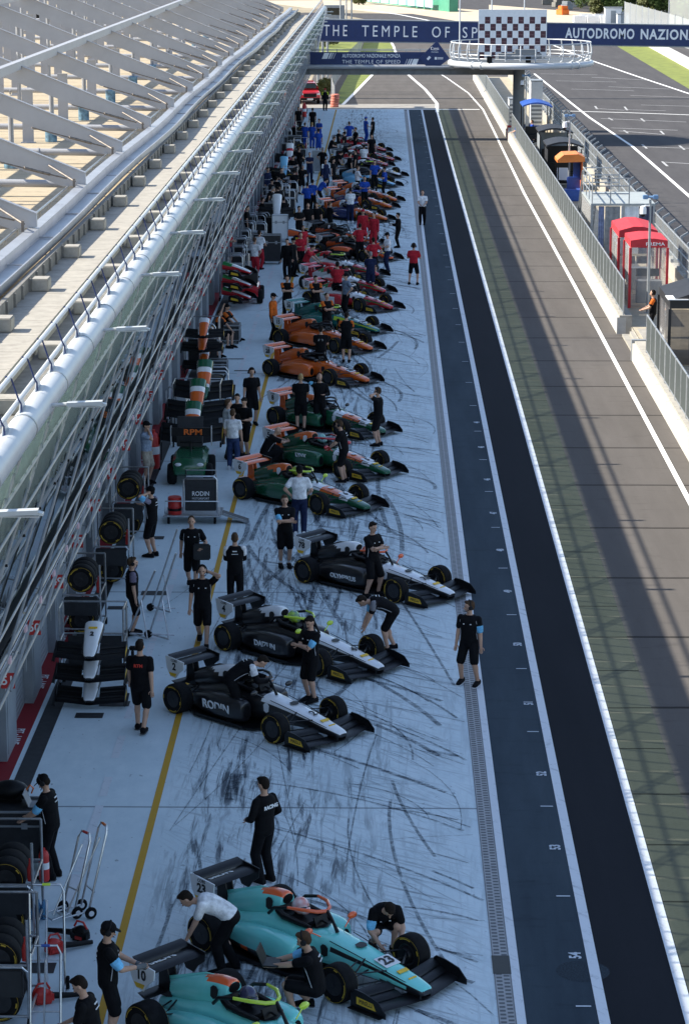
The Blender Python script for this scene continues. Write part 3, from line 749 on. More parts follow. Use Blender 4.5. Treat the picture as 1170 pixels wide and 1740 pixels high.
# raised grey platform with railing
t = thing('viewing_platform', 'grey raised steel platform with railings and curtained sides above the pit wall', 'platform', (9.5, 119.2, .26))
b = MB(); b.box(0, 2.95, 0, 5.5, 2.30, 2.40); b.build('deck', mat('grey_deck', (.33, .36, .36), .6, var=.12, scale=3), t)
b = MB()
for i in range(6): b.box(.05+.35*i, .13+.35*i, -.02, -.0, 2.3, 2.38)
for x, y in ((.06, .06), (2.89, .06), (.06, 5.44), (2.89, 5.44), (1.5, .06)): b.box(x-.05, x+.05, y-.05, y+.05, 0, 2.3)
b.build('leg', M['galv'], t)
rl = MB()
for z in (2.85, 3.2, 3.55): rl.tube([(1.75, .06, z), (.06, .06, z), (.06, 5.4, z), (1.75, 5.4, z)], .03, 6)
for x, y in ((.06, .06), (1.75, .06), (.06, 1.9), (.06, 3.6), (.06, 5.4), (1.75, 5.4), (.9, .06)): rl.tube([(x, y, 2.4), (x, y, 3.55)], .03, 6)
rl.build('railing', M['galv'], t)
for x0, x1, m_ in ((.1, .35, DM['film']), (.36, .62, mat('blue_grey_banner', (.16, .20, .34), .6, var=.3, scale=6)), (.66, 1.35, mat('grey_curtain', (.24, .25, .26), .7, var=.25, scale=4)), (1.4, 2.2, mat('pale_banner', (.66, .70, .74), .5, var=.2, scale=2)), (2.22, 2.85, mat('navy_curtain', (.03, .04, .09), .6, var=.3, scale=3))):
    b = MB(); k = 6
    for i in range(k):
        a = x0+(x1-x0)*i/k; c = x0+(x1-x0)*(i+1)/k
        b.quad((a, .03+.02*(i % 2), .1), (c, .03+.02*((i+1) % 2), .1), (c, .03+.02*((i+1) % 2), 2.28), (a, .03+.02*(i % 2), 2.28))
    b.build('curtain', m_, t)
b = MB(); b.box(-.02, 0, .1, 5.4, .1, 2.28); b.build('side_curtain', DM['film'], t)
b = MB()
for i in range(8): b.box(-.02, .75, 5.6+i*.28, 5.84+i*.28, 2.2-i*.28, 2.24-i*.28)
for s in (0, .72): b.beam((s, 5.5, 2.35), (s, 7.9, .1), .05, .12); b.tube([(s, 5.5, 3.4), (s, 7.9, 1.1)], .025, 6); b.tube([(s, 5.5, 2.9), (s, 7.9, .6)], .025, 6)
b.build('stairs', M['galv'], t)
# blue seat stand with orange roof
t = thing('pit_stand', 'timing stand with orange roof and blue seats on the pit wall platform', 'stand', (10.25, 144.1, .26))
b = MB(); b.prism([(-.75, 2.15), (.75, 2.2), (.75, 2.45), (.4, 2.62), (-.4, 2.58), (-.75, 2.3)], -1.3, 1.0, 'xz'); b.build('roof', mat('orange_roof', (.72, .20, .035), .5, var=.1, scale=3), t)
b = MB(); b.bbox(-.3, .7, -.9, .2, 0, .62, .04); b.bbox(-.1, .7, .2, .35, .3, 1.25, .04); b.build('seat', M['blue'], t)
b = MB(); b.box(.25, .62, .36, .5, .4, 2.15); b.build('back_column', M['blue'], t)
b = MB(); b.box(.63, .70, -.6, .6, .4, 2.2); b.build('side_trim', M['orange'], t)
b = MB(); b.box(-.7, -.64, -.9, -.84, 0, 2.16); b.box(-.7, -.64, .6, .66, 0, 2.16); b.build('front_post', M['black'], t)
# dark covered stands
def stand(label, x, y, w, d, h, mc, sides=True, mw=None):
    t = thing('covered_stand', label, 'stand', (x, y, .26))
    for s in (-1, 1): 
        for e in (-1, 1): b = MB(); b.box(s*w/2-.03, s*w/2+.03, e*d/2-.03, e*d/2+.03, 0, h-.1); b.build('post', M['black'], t)
    b = MB(); k = 6
    R_ = [[(-w/2-.1+(w+.2)*i/k, e*(d/2+.15), h-.05+.28*math.sin(PI*i/k*.9+.25)+dz) for i in range(k+1)] for e in (-1, 1) for dz in (0,)]
    top = [[(-w/2-.1+(w+.2)*i/k, e*(d/2+.15), h+.05+.28*math.sin(PI*i/k*.9+.25)) for i in range(k+1)] for e in (-1, 1)]
    b.loft([R_[0]+top[0][::-1], R_[1]+top[1][::-1]]); b.build('roof', mc, t)
    if sides:
        b = MB(); b.box(-w/2, -w/2+.02, -d/2, d/2, .05, h-.2); b.box(-w/2, w/2, d/2-.02, d/2, .05, h-.2); b.build('side_screen', mw or DM['canopy_black'], t)
    b = MB(); b.bbox(-w/2+.15, w/2-.15, -.2, .35, .45, .85, .03); b.box(-w/2+.2, w/2-.2, .3, .36, .85, 1.4); b.build('desk', M['carbon'], t); return t
t = stand('black roofed timing stand behind the orange roofed one', 10.35, 151.0, 1.9, 3.4, 2.45, DM['canopy_black'])
b = MB(); b.box(-.5, .2, -1.9, -1.87, .6, 1.3); b.build('white_cones_print', BM['film'], t)
stand('black roofed timing stand with pale rear panel, third from the grey platform', 10.45, 160.5, 1.9, 3.2, 2.5, DM['canopy_black'], True, BM['panel'])
stand('timing stand with curved blue and black roof close to the podium column', 10.35, 178.5, 1.8, 3.6, 2.85, M['blue'], False)
# white kiosks beyond the podium column
for x, y, w, h, l, c in ((9.95, 197, 1.2, 2.1, 'small white stepped cabinet left of the podium column', M['white']), (11.35, 196, .9, 3.5, 'tall white cabin with blue base right of the podium column', M['white'])):
    t = thing('cabin', l, 'cabin', (x, y, .26)); b = MB(); b.bbox(-w/2, w/2, -1, 1, .2, h, .03); b.build('body', c, t)
    b = MB(); b.box(-w/2-.02, w/2+.02, -1.02, 1.02, h, h+.06); b.build('roof', BM['panel'], t); b = MB(); b.box(-w/2-.01, w/2+.01, -1.015, 1.015, .0, .25); b.build('base', M['blue'], t)
    b = MB()
    for i in range(5): b.box(-w/2+.06, w/2-.06, -1.012, -1.002, .4+i*.3, .55+i*.3)
    b.build('louvre', BM['panel'], t)
t = thing('marshal_cabinet', 'small red fire cabinet in the gap of the far pit wall', 'cabinet', (9.1, 188.6, 0)); b = MB(); b.bbox(-.22, .22, -.2, .2, 0, 1.0, .02); b.build('body', M['red'], t); b = MB(); b.box(-.17, .17, -.21, -.202, .5, .85); b.build('door', M['white'], t)

# ------------------------------------------------------------------ podium and footbridge
PY = 188.0
t = thing('podium', 'round white railed podium platform on one column above the pit wall', 'podium', (9.75, PY, 0))
b = MB(); b.lathe([(.5, 0), (.47, .1), (.42, .12), (.42, 5.3)], (-.1, 0, 0), n=28); b.build('column', mat('podium_column_grey', (.15, .165, .18), .5, var=.1, scale=2), t, smooth=True)
b = MB(); b.lathe([(.05, 5.25), (4.7, 5.38), (4.9, 5.62), (4.9, 5.72), (.05, 5.72)], n=64); b.build('deck', mat('podium_deck_dark', (.09, .10, .11), .6, var=.1), t, smooth=True)
b = MB(); b.tube([(5.0*math.cos(2*PI*i/64), 5.0*math.sin(2*PI*i/64), 5.48) for i in range(64)], .23, 12, True)
for a in (-2.35, -2.2, -.85, -.7): b.tube([(5.0*math.cos(a-.012), 5.0*math.sin(a-.012), 5.48), (5.0*math.cos(a+.012), 5.0*math.sin(a+.012), 5.48)], .28, 12)
b.build('ring_pipe', BM['tube'], t, smooth=True)
b = MB()
for r_, z in ((4.98, 6.95), (4.98, 6.2), (4.96, 5.95)): b.tube([(r_*math.cos(2*PI*i/64), r_*math.sin(2*PI*i/64), z) for i in range(64)], .03 if z < 6.5 else .045, 6, True)
b.build('handrail', BM['tube'], t, smooth=True)
rp = MB()
for i in range(30):
    a = 2*PI*i/30+.05; c, s = math.cos(a), math.sin(a)
    rp.tube([(r_*c, r_*s, z) for r_, z in ((4.75, 5.72), (4.98, 5.85), (5.06, 6.2), (5.04, 6.6), (4.96, 6.95))], .05, 6)
rp.build('railing_posts', BM['tube'], t)['kind'] = 'stuff'
b = MB()
for x in (-2.4, .3): b.bbox(x-.18, x+.18, -4.55, -4.2, 5.73, 6.15, .02)
b.build('floodlight', M['black'], t)
b = MB(); b.bbox(-1.6, 1.5, .2, 1.0, 5.73, 6.1, .02); b.bbox(-.4, 1.2, .3, 1.0, 6.1, 6.4, .02); b.build('winner_steps', mat('grey_step', (.20, .21, .22), .6), t)
o = thing('backdrop_board', 'white backdrop board with a dark maroon chequer pattern standing on the round podium', 'board', (9.21, PY+1.3, 5.73))
b = MB(); b.bbox(-2.45, 2.45, 0, .14, .1, 3.45, .01); b.build('panel', M['white'], o)
b = MB(); b2 = MB()
for rr in range(6):
    for c in range(12):
        if (c+rr) % 2 == 1:
            x = -2.4+c*.4; z = 2.95-rr*.5; b.box(x+.01, x+.39, -.004, -.001, z-.49, z-.01)
            for q in range(4): b2.box(x+.06+q*.075, x+.11+q*.075, -.006, -.0045, z-.32+(q % 2)*.05, z-.24)
b.build('chequer_print', mat('maroon_print', (.075, .025, .035), .6), o); b2.build('cell_marks', mat('maroon_print_light', (.22, .12, .12), .6), o)
b = MB()
for x in (-2.3, 2.3): b.tube([(x, .15, .0), (x, .2, 3.4)], .04, 6)
b.build('prop', BM['panel'], o)
for x, y, l in ((5.35, PY-1.2, 'slim white flagpole at the left side of the round podium'), (7.75, PY+2.4, 'slim white flagpole rising behind the left half of the chequered backdrop'), (10.1, PY+2.6, 'slim white flagpole rising behind the right half of the chequered backdrop')):
    b = MB(); b.tube([(0, 0, 0), (0, 0, 7)], [.06, .035], 10); b.box(-.12, .12, -.12, .12, 0, .03); o = b.build('flagpole', BM['tube'], smooth=True); o.location = (x, y, 5.722); tag(o, l, 'flagpole')
t = thing('footbridge', 'grey steel footbridge crossing the pit lane to the round podium', 'bridge', (0, PY, 0))
b = MB(); b.box(-6.9, 9.4, -.05, .05, 4.66, 5.02); b.box(-6.9, 9.4, -.16, .16, 5.021, 5.05); b.box(-6.9, 9.4, -.16, .16, 4.63, 4.659); b.box(-6.9, 9.4, 1.55, 1.65, 4.66, 5.02)
for i in range(13): b.box(-6.6+i*1.25, -6.57+i*1.25, -.15, -.055, 4.665, 5.02)
b.build('beam', mat('bridge_grey', (.19, .20, .21), .55, var=.1, scale=3), t)
b = MB(); b.tube([(-6.9, -.25, 5.19), (5.0, -.25, 5.19)], .17, 12); b.build('edge_pipe', BM['gutter'], t, smooth=True)
b = MB(); b.box(-6.9, 5.0, -.05, 1.65, 5.06, 5.14); b.build('deck', BM['panel'], t)
b = MB()
for z in (6.35, 6.1): b.tube([(-6.5, 1.6, z), (5, 1.6, z)], .03, 6); b.tube([(-6.5, -.1, z), (2.6, -.1, z)], .025, 6)
for i in range(12): b.tube([(-6.4+i, 1.6, 5.14), (-6.4+i, 1.6, 6.35)], .025, 6); 
b.build('railing', BM['rail'], t)
o = thing('bridge_sign', 'navy sign reading AUTODROMO NAZIONALE MONZA THE TEMPLE OF SPEED on the footbridge', 'sign', (-.9, PY-.22, 5.76))
b = MB(); b.box(-4.4, 4.4, -.03, .03, -.44, .48); b.build('panel', M['navy'], o)
text_fit('AUTODROMO NAZIONALE MONZA', o, (-.02, -.034, .22), (1, 0, 0), (0, 0, 1), M['lwhite'], 4.15, .26, .012)
text_fit('THE TEMPLE OF SPEED', o, (-.02, -.034, -.2), (1, 0, 0), (0, 0, 1), M['lwhite'], 4.15, .25, .0, sp=1.15)
b = MB()
for q, s in ((-1, 1), (1, -1)):
    for a0, w in ((0, .38), (.45, .10), (.62, .06), (.80, .03)):
        x = (-3.55 if q < 0 else 2.3)+(a0 if q < 0 else .9-a0-w); zz = 0.0 if q < 0 else -.42
        b.add([(x, -.034, zz), (x+w, -.034, zz), (x+w+.18, -.034, zz+.42), (x+.18, -.034, zz+.42)], [(0, 1, 2, 3)])
b.build('stripe_mark', M['lwhite'], o, fix=False)
o = thing('pentagon_sign', 'navy five-sided sign plate with small white emblems beside the podium', 'sign', (3.6, PY-.35, 5.2))
b = MB(); b.prism([(-1.1, .62), (.15, 1.85), (1.07, .6), (.3, 0), (-.55, 0)], -.04, .04, 'xz'); b.build('panel', M['navy'], o)
text_fit('MONZA', o, (.02, -.045, 1.05), (1, 0, 0), (0, 0, 1), M['lwhite'], .5, .09)
b = MB(); b.tube([(-.25, -.045, 1.35), (-.25, -.045, 1.22), (.1, -.045, 1.2), (.3, -.045, 1.24), (.28, -.045, 1.32), (-.05, -.045, 1.3), (-.2, -.045, 1.42)], .018, 5, True)
b.obox((-.42, -.045, .62), (.1, 0, .1), (0, .004, 0), (-.06, 0, .06)); b.box(0, .16, -.047, -.041, .52, .70)
for k in range(2): b.box(.2, .6, -.047, -.041, .55+k*.08, .59+k*.08)
b.build('emblem', M['lwhite'], o)
# overhead gantry
t = thing('gantry', 'long navy overhead gantry sign spanning pit exit and race track', 'gantry', (0, 233, 0)); t.rotation_euler = (0, math.radians(.85), 0)
b = MB(); b.box(-14, 45, 0, .7, 5.0, 6.80); b.build('banner', M['navy'], t)
b = MB(); b.box(-14, 45, -.02, .72, 6.802, 6.88); b.box(-14, 45, .02, .68, 4.9, 4.998); b.build('frame', BM['panel'], t)
b = MB(); b.box(-9.5, -9.0, .1, .6, -.2, 4.9); b.box(44, 44.5, .1, .6, -.2, 5); b.build('leg', BM['panel'], t)
for w_, a, c in (('THE', -5.44, -3.36), ('TEMPLE', -2.06, 2.83), ('OF', 4.13, 5.69), ('SPEED', 6.83, 10.9)): text_fit(w_, t, ((a+c)/2, -.01, 5.90), (1, 0, 0), (0, 0, 1), M['lwhite'], c-a, .95, .0, sp=1.5)
for w_, a, c in (('AUTODROMO', 15.9, 22.0), ('NAZIONALE', 22.55, 28.6), ('MONZA', 29.2, 32.5)): text_fit(w_, t, ((a+c)/2, -.01, 6.0), (1, 0, 0), (0, 0, 1), M['lwhite'], c-a, .92, .03, sp=1.15)
# ------------------------------------------------------------------ far scene
poly('grass', [g(*p) for p in ((567, 172), (600, 110), (614, 85), (618, 72), (660, 60), (671, 90), (652, 110), (584, 178))], -.010, GR['grass'])
poly('grass', [g(*p) for p in ((575, 118), (545, 118), (520, 78), (560, 70), (616, 72), (612, 88))], -.012, GR['grass'])
poly('grass', [g(*p) for p in ((1040, 74), (1110, 74), (1260, 140), (1260, 205), (1170, 151))], -.015, GR['grass'])
poly('gravel_trap', [g(*p) for p in ((430, 2), (560, 0), (830, 18), (830, 40), (735, 36), (680, 26), (600, 17), (525, 14))], -.013, GR['gravel'])
poly('gravel_trap', [g(*p) for p in ((830, 8), (1010, 22), (1030, 40), (960, 52), (830, 46))], -.0135, GR['gravel'])
ribbon('far_track', [g(*p) for p in ((440, 30), (560, 23), (640, 24), (720, 38), (790, 60))], 13, -.011, GR['track'])
ribbon('white_line', [g(*p) for p in ((560, 15), (620, 16), (680, 25), (730, 35), (800, 50))], .5, -.006, GR['wl2'])
# curved fence beside the exit
fc = [g(*p) for p in ((618, 70), (610, 92), (586, 118), (571, 140), (563, 160), (568, 178))]
t = thing('curved_fence', 'grey mesh fence curving beside the grass at the pit exit', 'fence')
for i, p in enumerate(fc): b = MB(); b.tube([(p.x, p.y, 0), (p.x, p.y, 1.6)], .06, 6); b.build('fence_post', M['galv'], t)
b = MB()
for i in range(len(fc)-1): a, c = fc[i], fc[i+1]; b.quad((a.x, a.y, 0), (c.x, c.y, 0), (c.x, c.y, 1.55), (a.x, a.y, 1.55))
b.build('screen', mesh_screen('fence_screen', (.30, .31, .32), .8), t)
p = g(568, 182); o = MB()
for i in range(5): o.lathe([(.3, i*.22), (.36, i*.22+.05), (.36, i*.22+.17), (.3, i*.22+.22)], (i*.02, 0, 0), n=14)
o = o.build('tyre_stack', mat('red_white_tyres', (.55, .18, .13), .7, var=.4, scale=3)); o.location = p; tag(o, 'stack of red and white painted tyres at the end of the exit fence', 'tyre stack')
# posts, kiosk left of the gantry
for px, py, h in ((540, 160, 7), (548, 158, 7.2), (556, 156, 6.8), (588, 40, 9), (597, 40, 9), (578, 38, 9)):
    p = g(px, py); b = MB(); b.tube([(0, 0, 0), (0, 0, h)], .12, 8); b.box(-.2, .2, -.2, .2, 0, .05); o = b.build('steel_post', M['galv']); o.location = p; tag(o, 'tall grey steel post standing by the pit exit in a loose row', 'post', 'steel posts by the pit exit')
# guard rail and kiosk
t = thing('kiosk', 'small pale kiosk with a window behind the gantry at the building end', 'kiosk', g(568, 37)); b = MB(); b.bbox(-1.6, 1.6, -1, 1, 0, 2.6, .03); b.build('wall', BM['panel'], t); b = MB(); b.box(-1.1, 1.1, -1.02, -1.002, 1.1, 2.2); b.build('window', BM['glass'], t)
def low_wall(name, label, pts, h, w, m, cat):
    b = MB(); L = []
    for i, p in enumerate(pts):
        a = pts[max(i-1, 0)]; c = pts[min(i+1, len(pts)-1)]; d = (c-a); d.z = 0; d.normalize(); s = Vector((d.y, -d.x, 0))*w/2
        L.append([p-s-Vector((0,0,.1)), p+s-Vector((0,0,.1)), p+s+Vector((0, 0, h)), p-s+Vector((0, 0, h))])
    b.loft(L); return tag(b.build(name, m), label, cat)
low_wall('tyre_barrier', 'green and white tyre barrier curving round the far gravel trap', [g(*p) for p in ((540, -6), (600, -1), (660, 6), (720, 14), (770, 20))], 2.2, 1.6, mat('green_barrier', (.05, .24, .15), .6, var=.1, scale=.6), 'barrier')
t = bpy.data.objects['tyre_barrier']; b = MB()
pp = [g(612+15*i, 5.0+1.55*i, .0) for i in range(9)]
for i in range(8): 
    a, c = pp[i], pp[i+1]; d = c-a
    b.quad(*[tuple(q+Vector((.35, -2.0, 0))) for q in (a+d*.08+Vector((0,0,.5)), c-d*.08+Vector((0,0,.5)), c-d*.08+Vector((0,0,1.8)), a+d*.08+Vector((0,0,1.8)))])
b.build('advert_panel', mat('pale_blue_board', (.45, .55, .75), .6, var=.2, scale=.5), t, fix=False)
low_wall('track_wall', 'white concrete wall along the grass on the far side of the straight', [g(*p) for p in ((1090, 76), (1105, 80), (1170, 116), (1260, 165))], 1.0, .5, DM['wall'], 'wall')
t = thing('track_fence', 'tall grey mesh fence rising at the far right behind the gantry', 'fence')
fp = [g(*p) for p in ((1060, 44), (1100, 58), (1145, 74), (1200, 96), (1280, 130))]
b = MB()
for i in range(4): a, c = fp[i], fp[i+1]; b.quad((a.x, a.y, 0), (c.x, c.y, 0), (c.x, c.y, 3.6), (a.x, a.y, 3.6))
b.build('net', mesh_screen('fence_net', (.42, .44, .45), .6), t)
for i in range(4):
    for k in range(4):
        q = fp[i].lerp(fp[i+1], k/4); b = MB(); b.tube([(q.x, q.y, 0), (q.x, q.y, 3.7)], .09, 6); b.build('fence_post', M['galv'], t)
t = thing('safety_netting', 'tall pale safety netting at the top right corner in front of the trees', 'fence')
fp = [g(*p) for p in ((1135, 42), (1175, 44), (1220, 46))]; b = MB()
for i in range(2): a, c = fp[i], fp[i+1]; b.quad((a.x, a.y, 0), (c.x, c.y, 0), (c.x, c.y, 6), (a.x, a.y, 6))
b.build('net', mesh_screen('netting', (.5, .52, .5), .5), t)
for i in range(3): b = MB(); b.tube([fp[i], fp[i]+Vector((0, 0, 6))], .12, 6); b.build('mast', M['galv'], t)
r = random.Random(5)
for i in range(7):
    p = g(984+11*i, 40-(i % 2)*3); b = MB(); b.bbox(-1.0, 1.0, -.5, .5, 0, 1.2, .06); b.box(-.5, .5, -.51, -.5, .2, .5); o = b.build('concrete_barrier', M['white']); o.location = p; o.rotation_euler.z = r.uniform(-.3, .3)
    tag(o, 'white concrete barrier block parked in the row beyond the gantry', 'barrier', 'white barrier blocks beyond the gantry')
for px, py, w, h, l in ((1040, 40, 2.6, 2.4, 'pale grey equipment cabinet, the larger of two beyond the gantry'), (1057, 42, 1.8, 1.6, 'small white equipment cabinet beyond the gantry lettering')):
    t = thing('equipment_cabinet', l, 'cabinet', g(px, py)); b = MB(); b.bbox(-w/2, w/2, -1, 1, 0, h, .04); b.build('body', BM['panel'] if w > 3 else M['white'], t); b = MB(); b.box(-w/2-.1, w/2+.1, -1.1, 1.1, h, h+.12); b.build('roof', BM['panel'], t); b = MB(); b.box(-.4, .4, -1.02, -1.002, .1, 2); b.build('door', M['galv'], t)
for i, (px, py, c) in enumerate(((930, 8, 'black'), (948, 12, 'black'), (962, 16, 'panel'), (975, 12, 'panel'), (955, 25, 'orange'), (985, 10, 'black'))):
    b = MB(); b.bbox(-1.1, 1.1, -.7, .7, 0, .9, .06); b.bbox(-.8, .6, -.6, .6, .9, 1.5, .06); o = b.build('crate_pile', BM['panel'] if c == 'panel' else (M['orange'] if c == 'orange' else DM['dark'] if 'dark' in DM else BM['dconc'])); o.location = g(px, py); o.rotation_euler.z = i*.5
    tag(o, 'pile of dark crates stored at the edge of the far trees' if c != 'orange' else 'orange box among the stored crates near the far trees', 'crates', 'crates stored by the far trees' if c != 'orange' else None)
# trees
def foliage(name, c):
    n = Net(name); nz = n.noise(n.obj, .55, 4); nf = n.noise(n.obj, 5, 3)
    col = n.mix(n.ramp(nz, .3, .7), tuple(v*.6 for v in c), c); col = n.mix(n.ramp(nf, .45, .7, 0, .5), col, (c[0]*1.5, c[1]*1.35, c[2]))
    return n.done(col, .7)
bark = mat('bark', (.09, .065, .045), .9, var=.3, scale=4)
def tree_meshes(seed, H, R_, c):
    r = random.Random(seed); tk = MB(); tk.tube([(0, 0, -.2), (.1, 0, H*.25), (-.05, .1, H*.5), (0, 0, H*.8)], [.32, .24, .16, .05], 8)
    cl = []
    for i in range(26):
        a = r.uniform(0, 2*PI); h = r.uniform(.22, 1)*H; rr = R_*(1-abs(h/H-.55)*1.1)*r.uniform(.3, 1); p = Vector((rr*math.cos(a), rr*math.sin(a), h))
        tk.tube([(0, 0, h*.6), p*.6+Vector((0, 0, h*.25)), p], [.09, .05, .02], 5); cl.append((p, R_*r.uniform(.28, .46)))
    cr = MB()
    for p, q in cl:
        for k in range(150):
            d = Vector((r.gauss(0, 1), r.gauss(0, 1), r.gauss(0, .8))).normalized()*q*r.uniform(.55, 1.05); c0 = p+d
            u = Vector((r.gauss(0, 1), r.gauss(0, 1), r.gauss(0, 1))).normalized(); v = u.orthogonal().normalized(); s = r.uniform(.14, .34)
            cr.quad(c0-u*s-v*s*.5, c0+u*s-v*s*.4, c0+u*s*.8+v*s*.6, c0-u*s*.6+v*s*.5)
    return tk.mesh('trunk', bark), cr.mesh('crown', c, fix=False)
FM = [foliage('foliage_dark', (.045, .085, .022)), foliage('foliage_mid', (.065, .115, .03)), foliage('foliage_olive', (.11, .125, .04))]
TM = [tree_meshes(1, 11, 4.2, FM[0]), tree_meshes(2, 9, 4.0, FM[1]), tree_meshes(3, 6, 3.4, FM[2])]
for i, (px, py, k, s) in enumerate(((905, -6, 1, .9), (940, 2, 0, 1), (968, 10, 1, .8), (985, 14, 0, .9), (1003, 20, 1, .7), (1018, 24, 2, .7), (1032, 20, 0, .9), (1050, 25, 1, .8), (1068, 27, 0, .8), (1086, 27, 1, .9), (1104, 31, 2, .9), (1122, 29, 0, .9), (1142, 33, 1, 1), (1165, 34, 0, 1), (1190, 40, 1, 1), (1010, 8, 0, 1.1), (1058, 10, 1, 1.2), (1100, 14, 0, 1.2))):
    t = thing(('dense_tree', 'leafy_tree', 'olive_shrub')[k], ('dark dense tree in the belt beyond the far end of the circuit', 'mid green leafy tree in the belt beyond the far end of the circuit', 'low olive green shrub in front of the far tree belt')[k], 'tree' if k < 2 else 'shrub', g(px, py), i*1.3, 'trees beyond the circuit'); t.scale = (s, s, s*(.8+.3*((i*7) % 5)/5))
    part('trunk', TM[k][0], t); part('crown', TM[k][1], t)
for i, (px, py, s) in enumerate(((540, 78, .28), (552, 80, .24), (566, 76, .22), (549, 165, .22), (556, 158, .2), (610, 8, .4))):
    t = thing('roadside_shrub', 'small bright green shrub on the verge beside the pit exit posts', 'shrub', g(px, py), i, 'verge shrubs by the pit exit'); t.scale = (s, s, s); part('trunk', TM[2][0], t); part('crown', TM[2][1], t)
# fire pickup
def pickup():
    t = thing('fire_pickup', 'red fire service pickup truck parked at the end of the pit lane', 'truck', (-6.35, 225.2, 0), math.radians(98))
    red = mat('fire_red_paint', (.52, .02, .03), .3, var=.05, coat=.6)
    def sec(x, w, z0, z1, zs=None): return [(x, -w*.96, z0), (x, w*.96, z0), (x, w, z0+.2), (x, w, z1-.12), (x, w*.9, z1), (x, -w*.9, z1), (x, -w, z1-.12), (x, -w, z0+.2)]
    b = MB(); b.loft([sec(*q) for q in ((0, .80, .42, .92), (.06, .88, .38, 1.02), (.5, .92, .36, 1.10), (1.2, .93, .36, 1.15), (1.25, .93, .36, 1.16), (3.4, .93, .36, 1.16), (5.2, .92, .4, 1.16), (5.25, .9, .45, 1.1))]); b.build('body', red, t, smooth=True)
    b = MB(); b.loft([sec(1.15, .86, 1.12, 1.17), sec(1.75, .74, 1.12, 1.74), sec(2.9, .74, 1.12, 1.80), sec(3.4, .80, 1.12, 1.2)]); b.build('cabin', red, t, smooth=True)
    b = MB(); b.add([(1.26, -.72, 1.22), (1.26, .72, 1.22), (1.72, .64, 1.70), (1.72, -.64, 1.70)], [(0, 1, 2, 3)]); b.build('windscreen', BM['glass'], t, fix=False).location = (-.045, 0, .03)
    b = MB(); b.bbox(-.035, .03, -.55, .55, .62, .92, .02); b.build('grille', M['black'], t)
    for s in (-1, 1): b = MB(); b.bbox(-.02, .12, s*.72-.16, s*.72+.16, .78, .95, .03); b.build('headlight', M['white'], t)
    b = MB(); b.bbox(-.08, .04, -.85, .85, .36, .55, .03); b.build('bumper', M['black'], t); b = MB(); b.box(-.095, -.082, -.26, .26, .40, .52); b.build('number_plate', M['white'], t)
    b = MB(); b.bbox(2.0, 2.3, -.55, .55, 1.80, 1.92, .03); b.build('light_bar', M['red'], t)
    for x in (.85, 4.1):
        for s in (-1, 1): b = MB(); b.lathe([(.16, -.12), (.36, -.11), (.38, -.06), (.38, .06), (.36, .11), (.16, .12)], (x, s*.80, .38), 'y', 20); b.build('wheel', M['rubber'], t, smooth=True)
pickup()
# ================================================================== RACING CARS
def sec(x, w, zb, zt, e=2.6, n=20, yc=0.0):
    zc = (zb+zt)/2; h = (zt-zb)/2; R_ = []
    for i in range(n):
        a = 2*PI*(i+.5)/n; c, s = math.cos(a), math.sin(a)
        R_.append((x, yc+w*math.copysign(abs(c)**(2/e), c), zc+h*math.copysign(abs(s)**(2/e), s)))
    return R_
def spline(keys, m):
    """Catmull-Rom through key tuples"""
    out_ = []
    for i in range(len(keys)-1):
        p0, p1, p2, p3 = (np.array(keys[max(i-1, 0)]), np.array(keys[i]), np.array(keys[i+1]), np.array(keys[min(i+2, len(keys)-1)]))
        for k in range(m):
            t = k/m; out_.append(tuple(.5*((2*p1)+(-p0+p2)*t+(2*p0-5*p1+4*p2-p3)*t*t+(-p0+3*p1-3*p2+p3)*t**3)))
    out_.append(keys[-1]); return out_
def paint_faces(me, fn):
    for p in me.polygons: p.material_index = fn(p.center, p.normal)
DUMMY = M['black']
RX, FX, TRK = -1.39, 1.39, .80
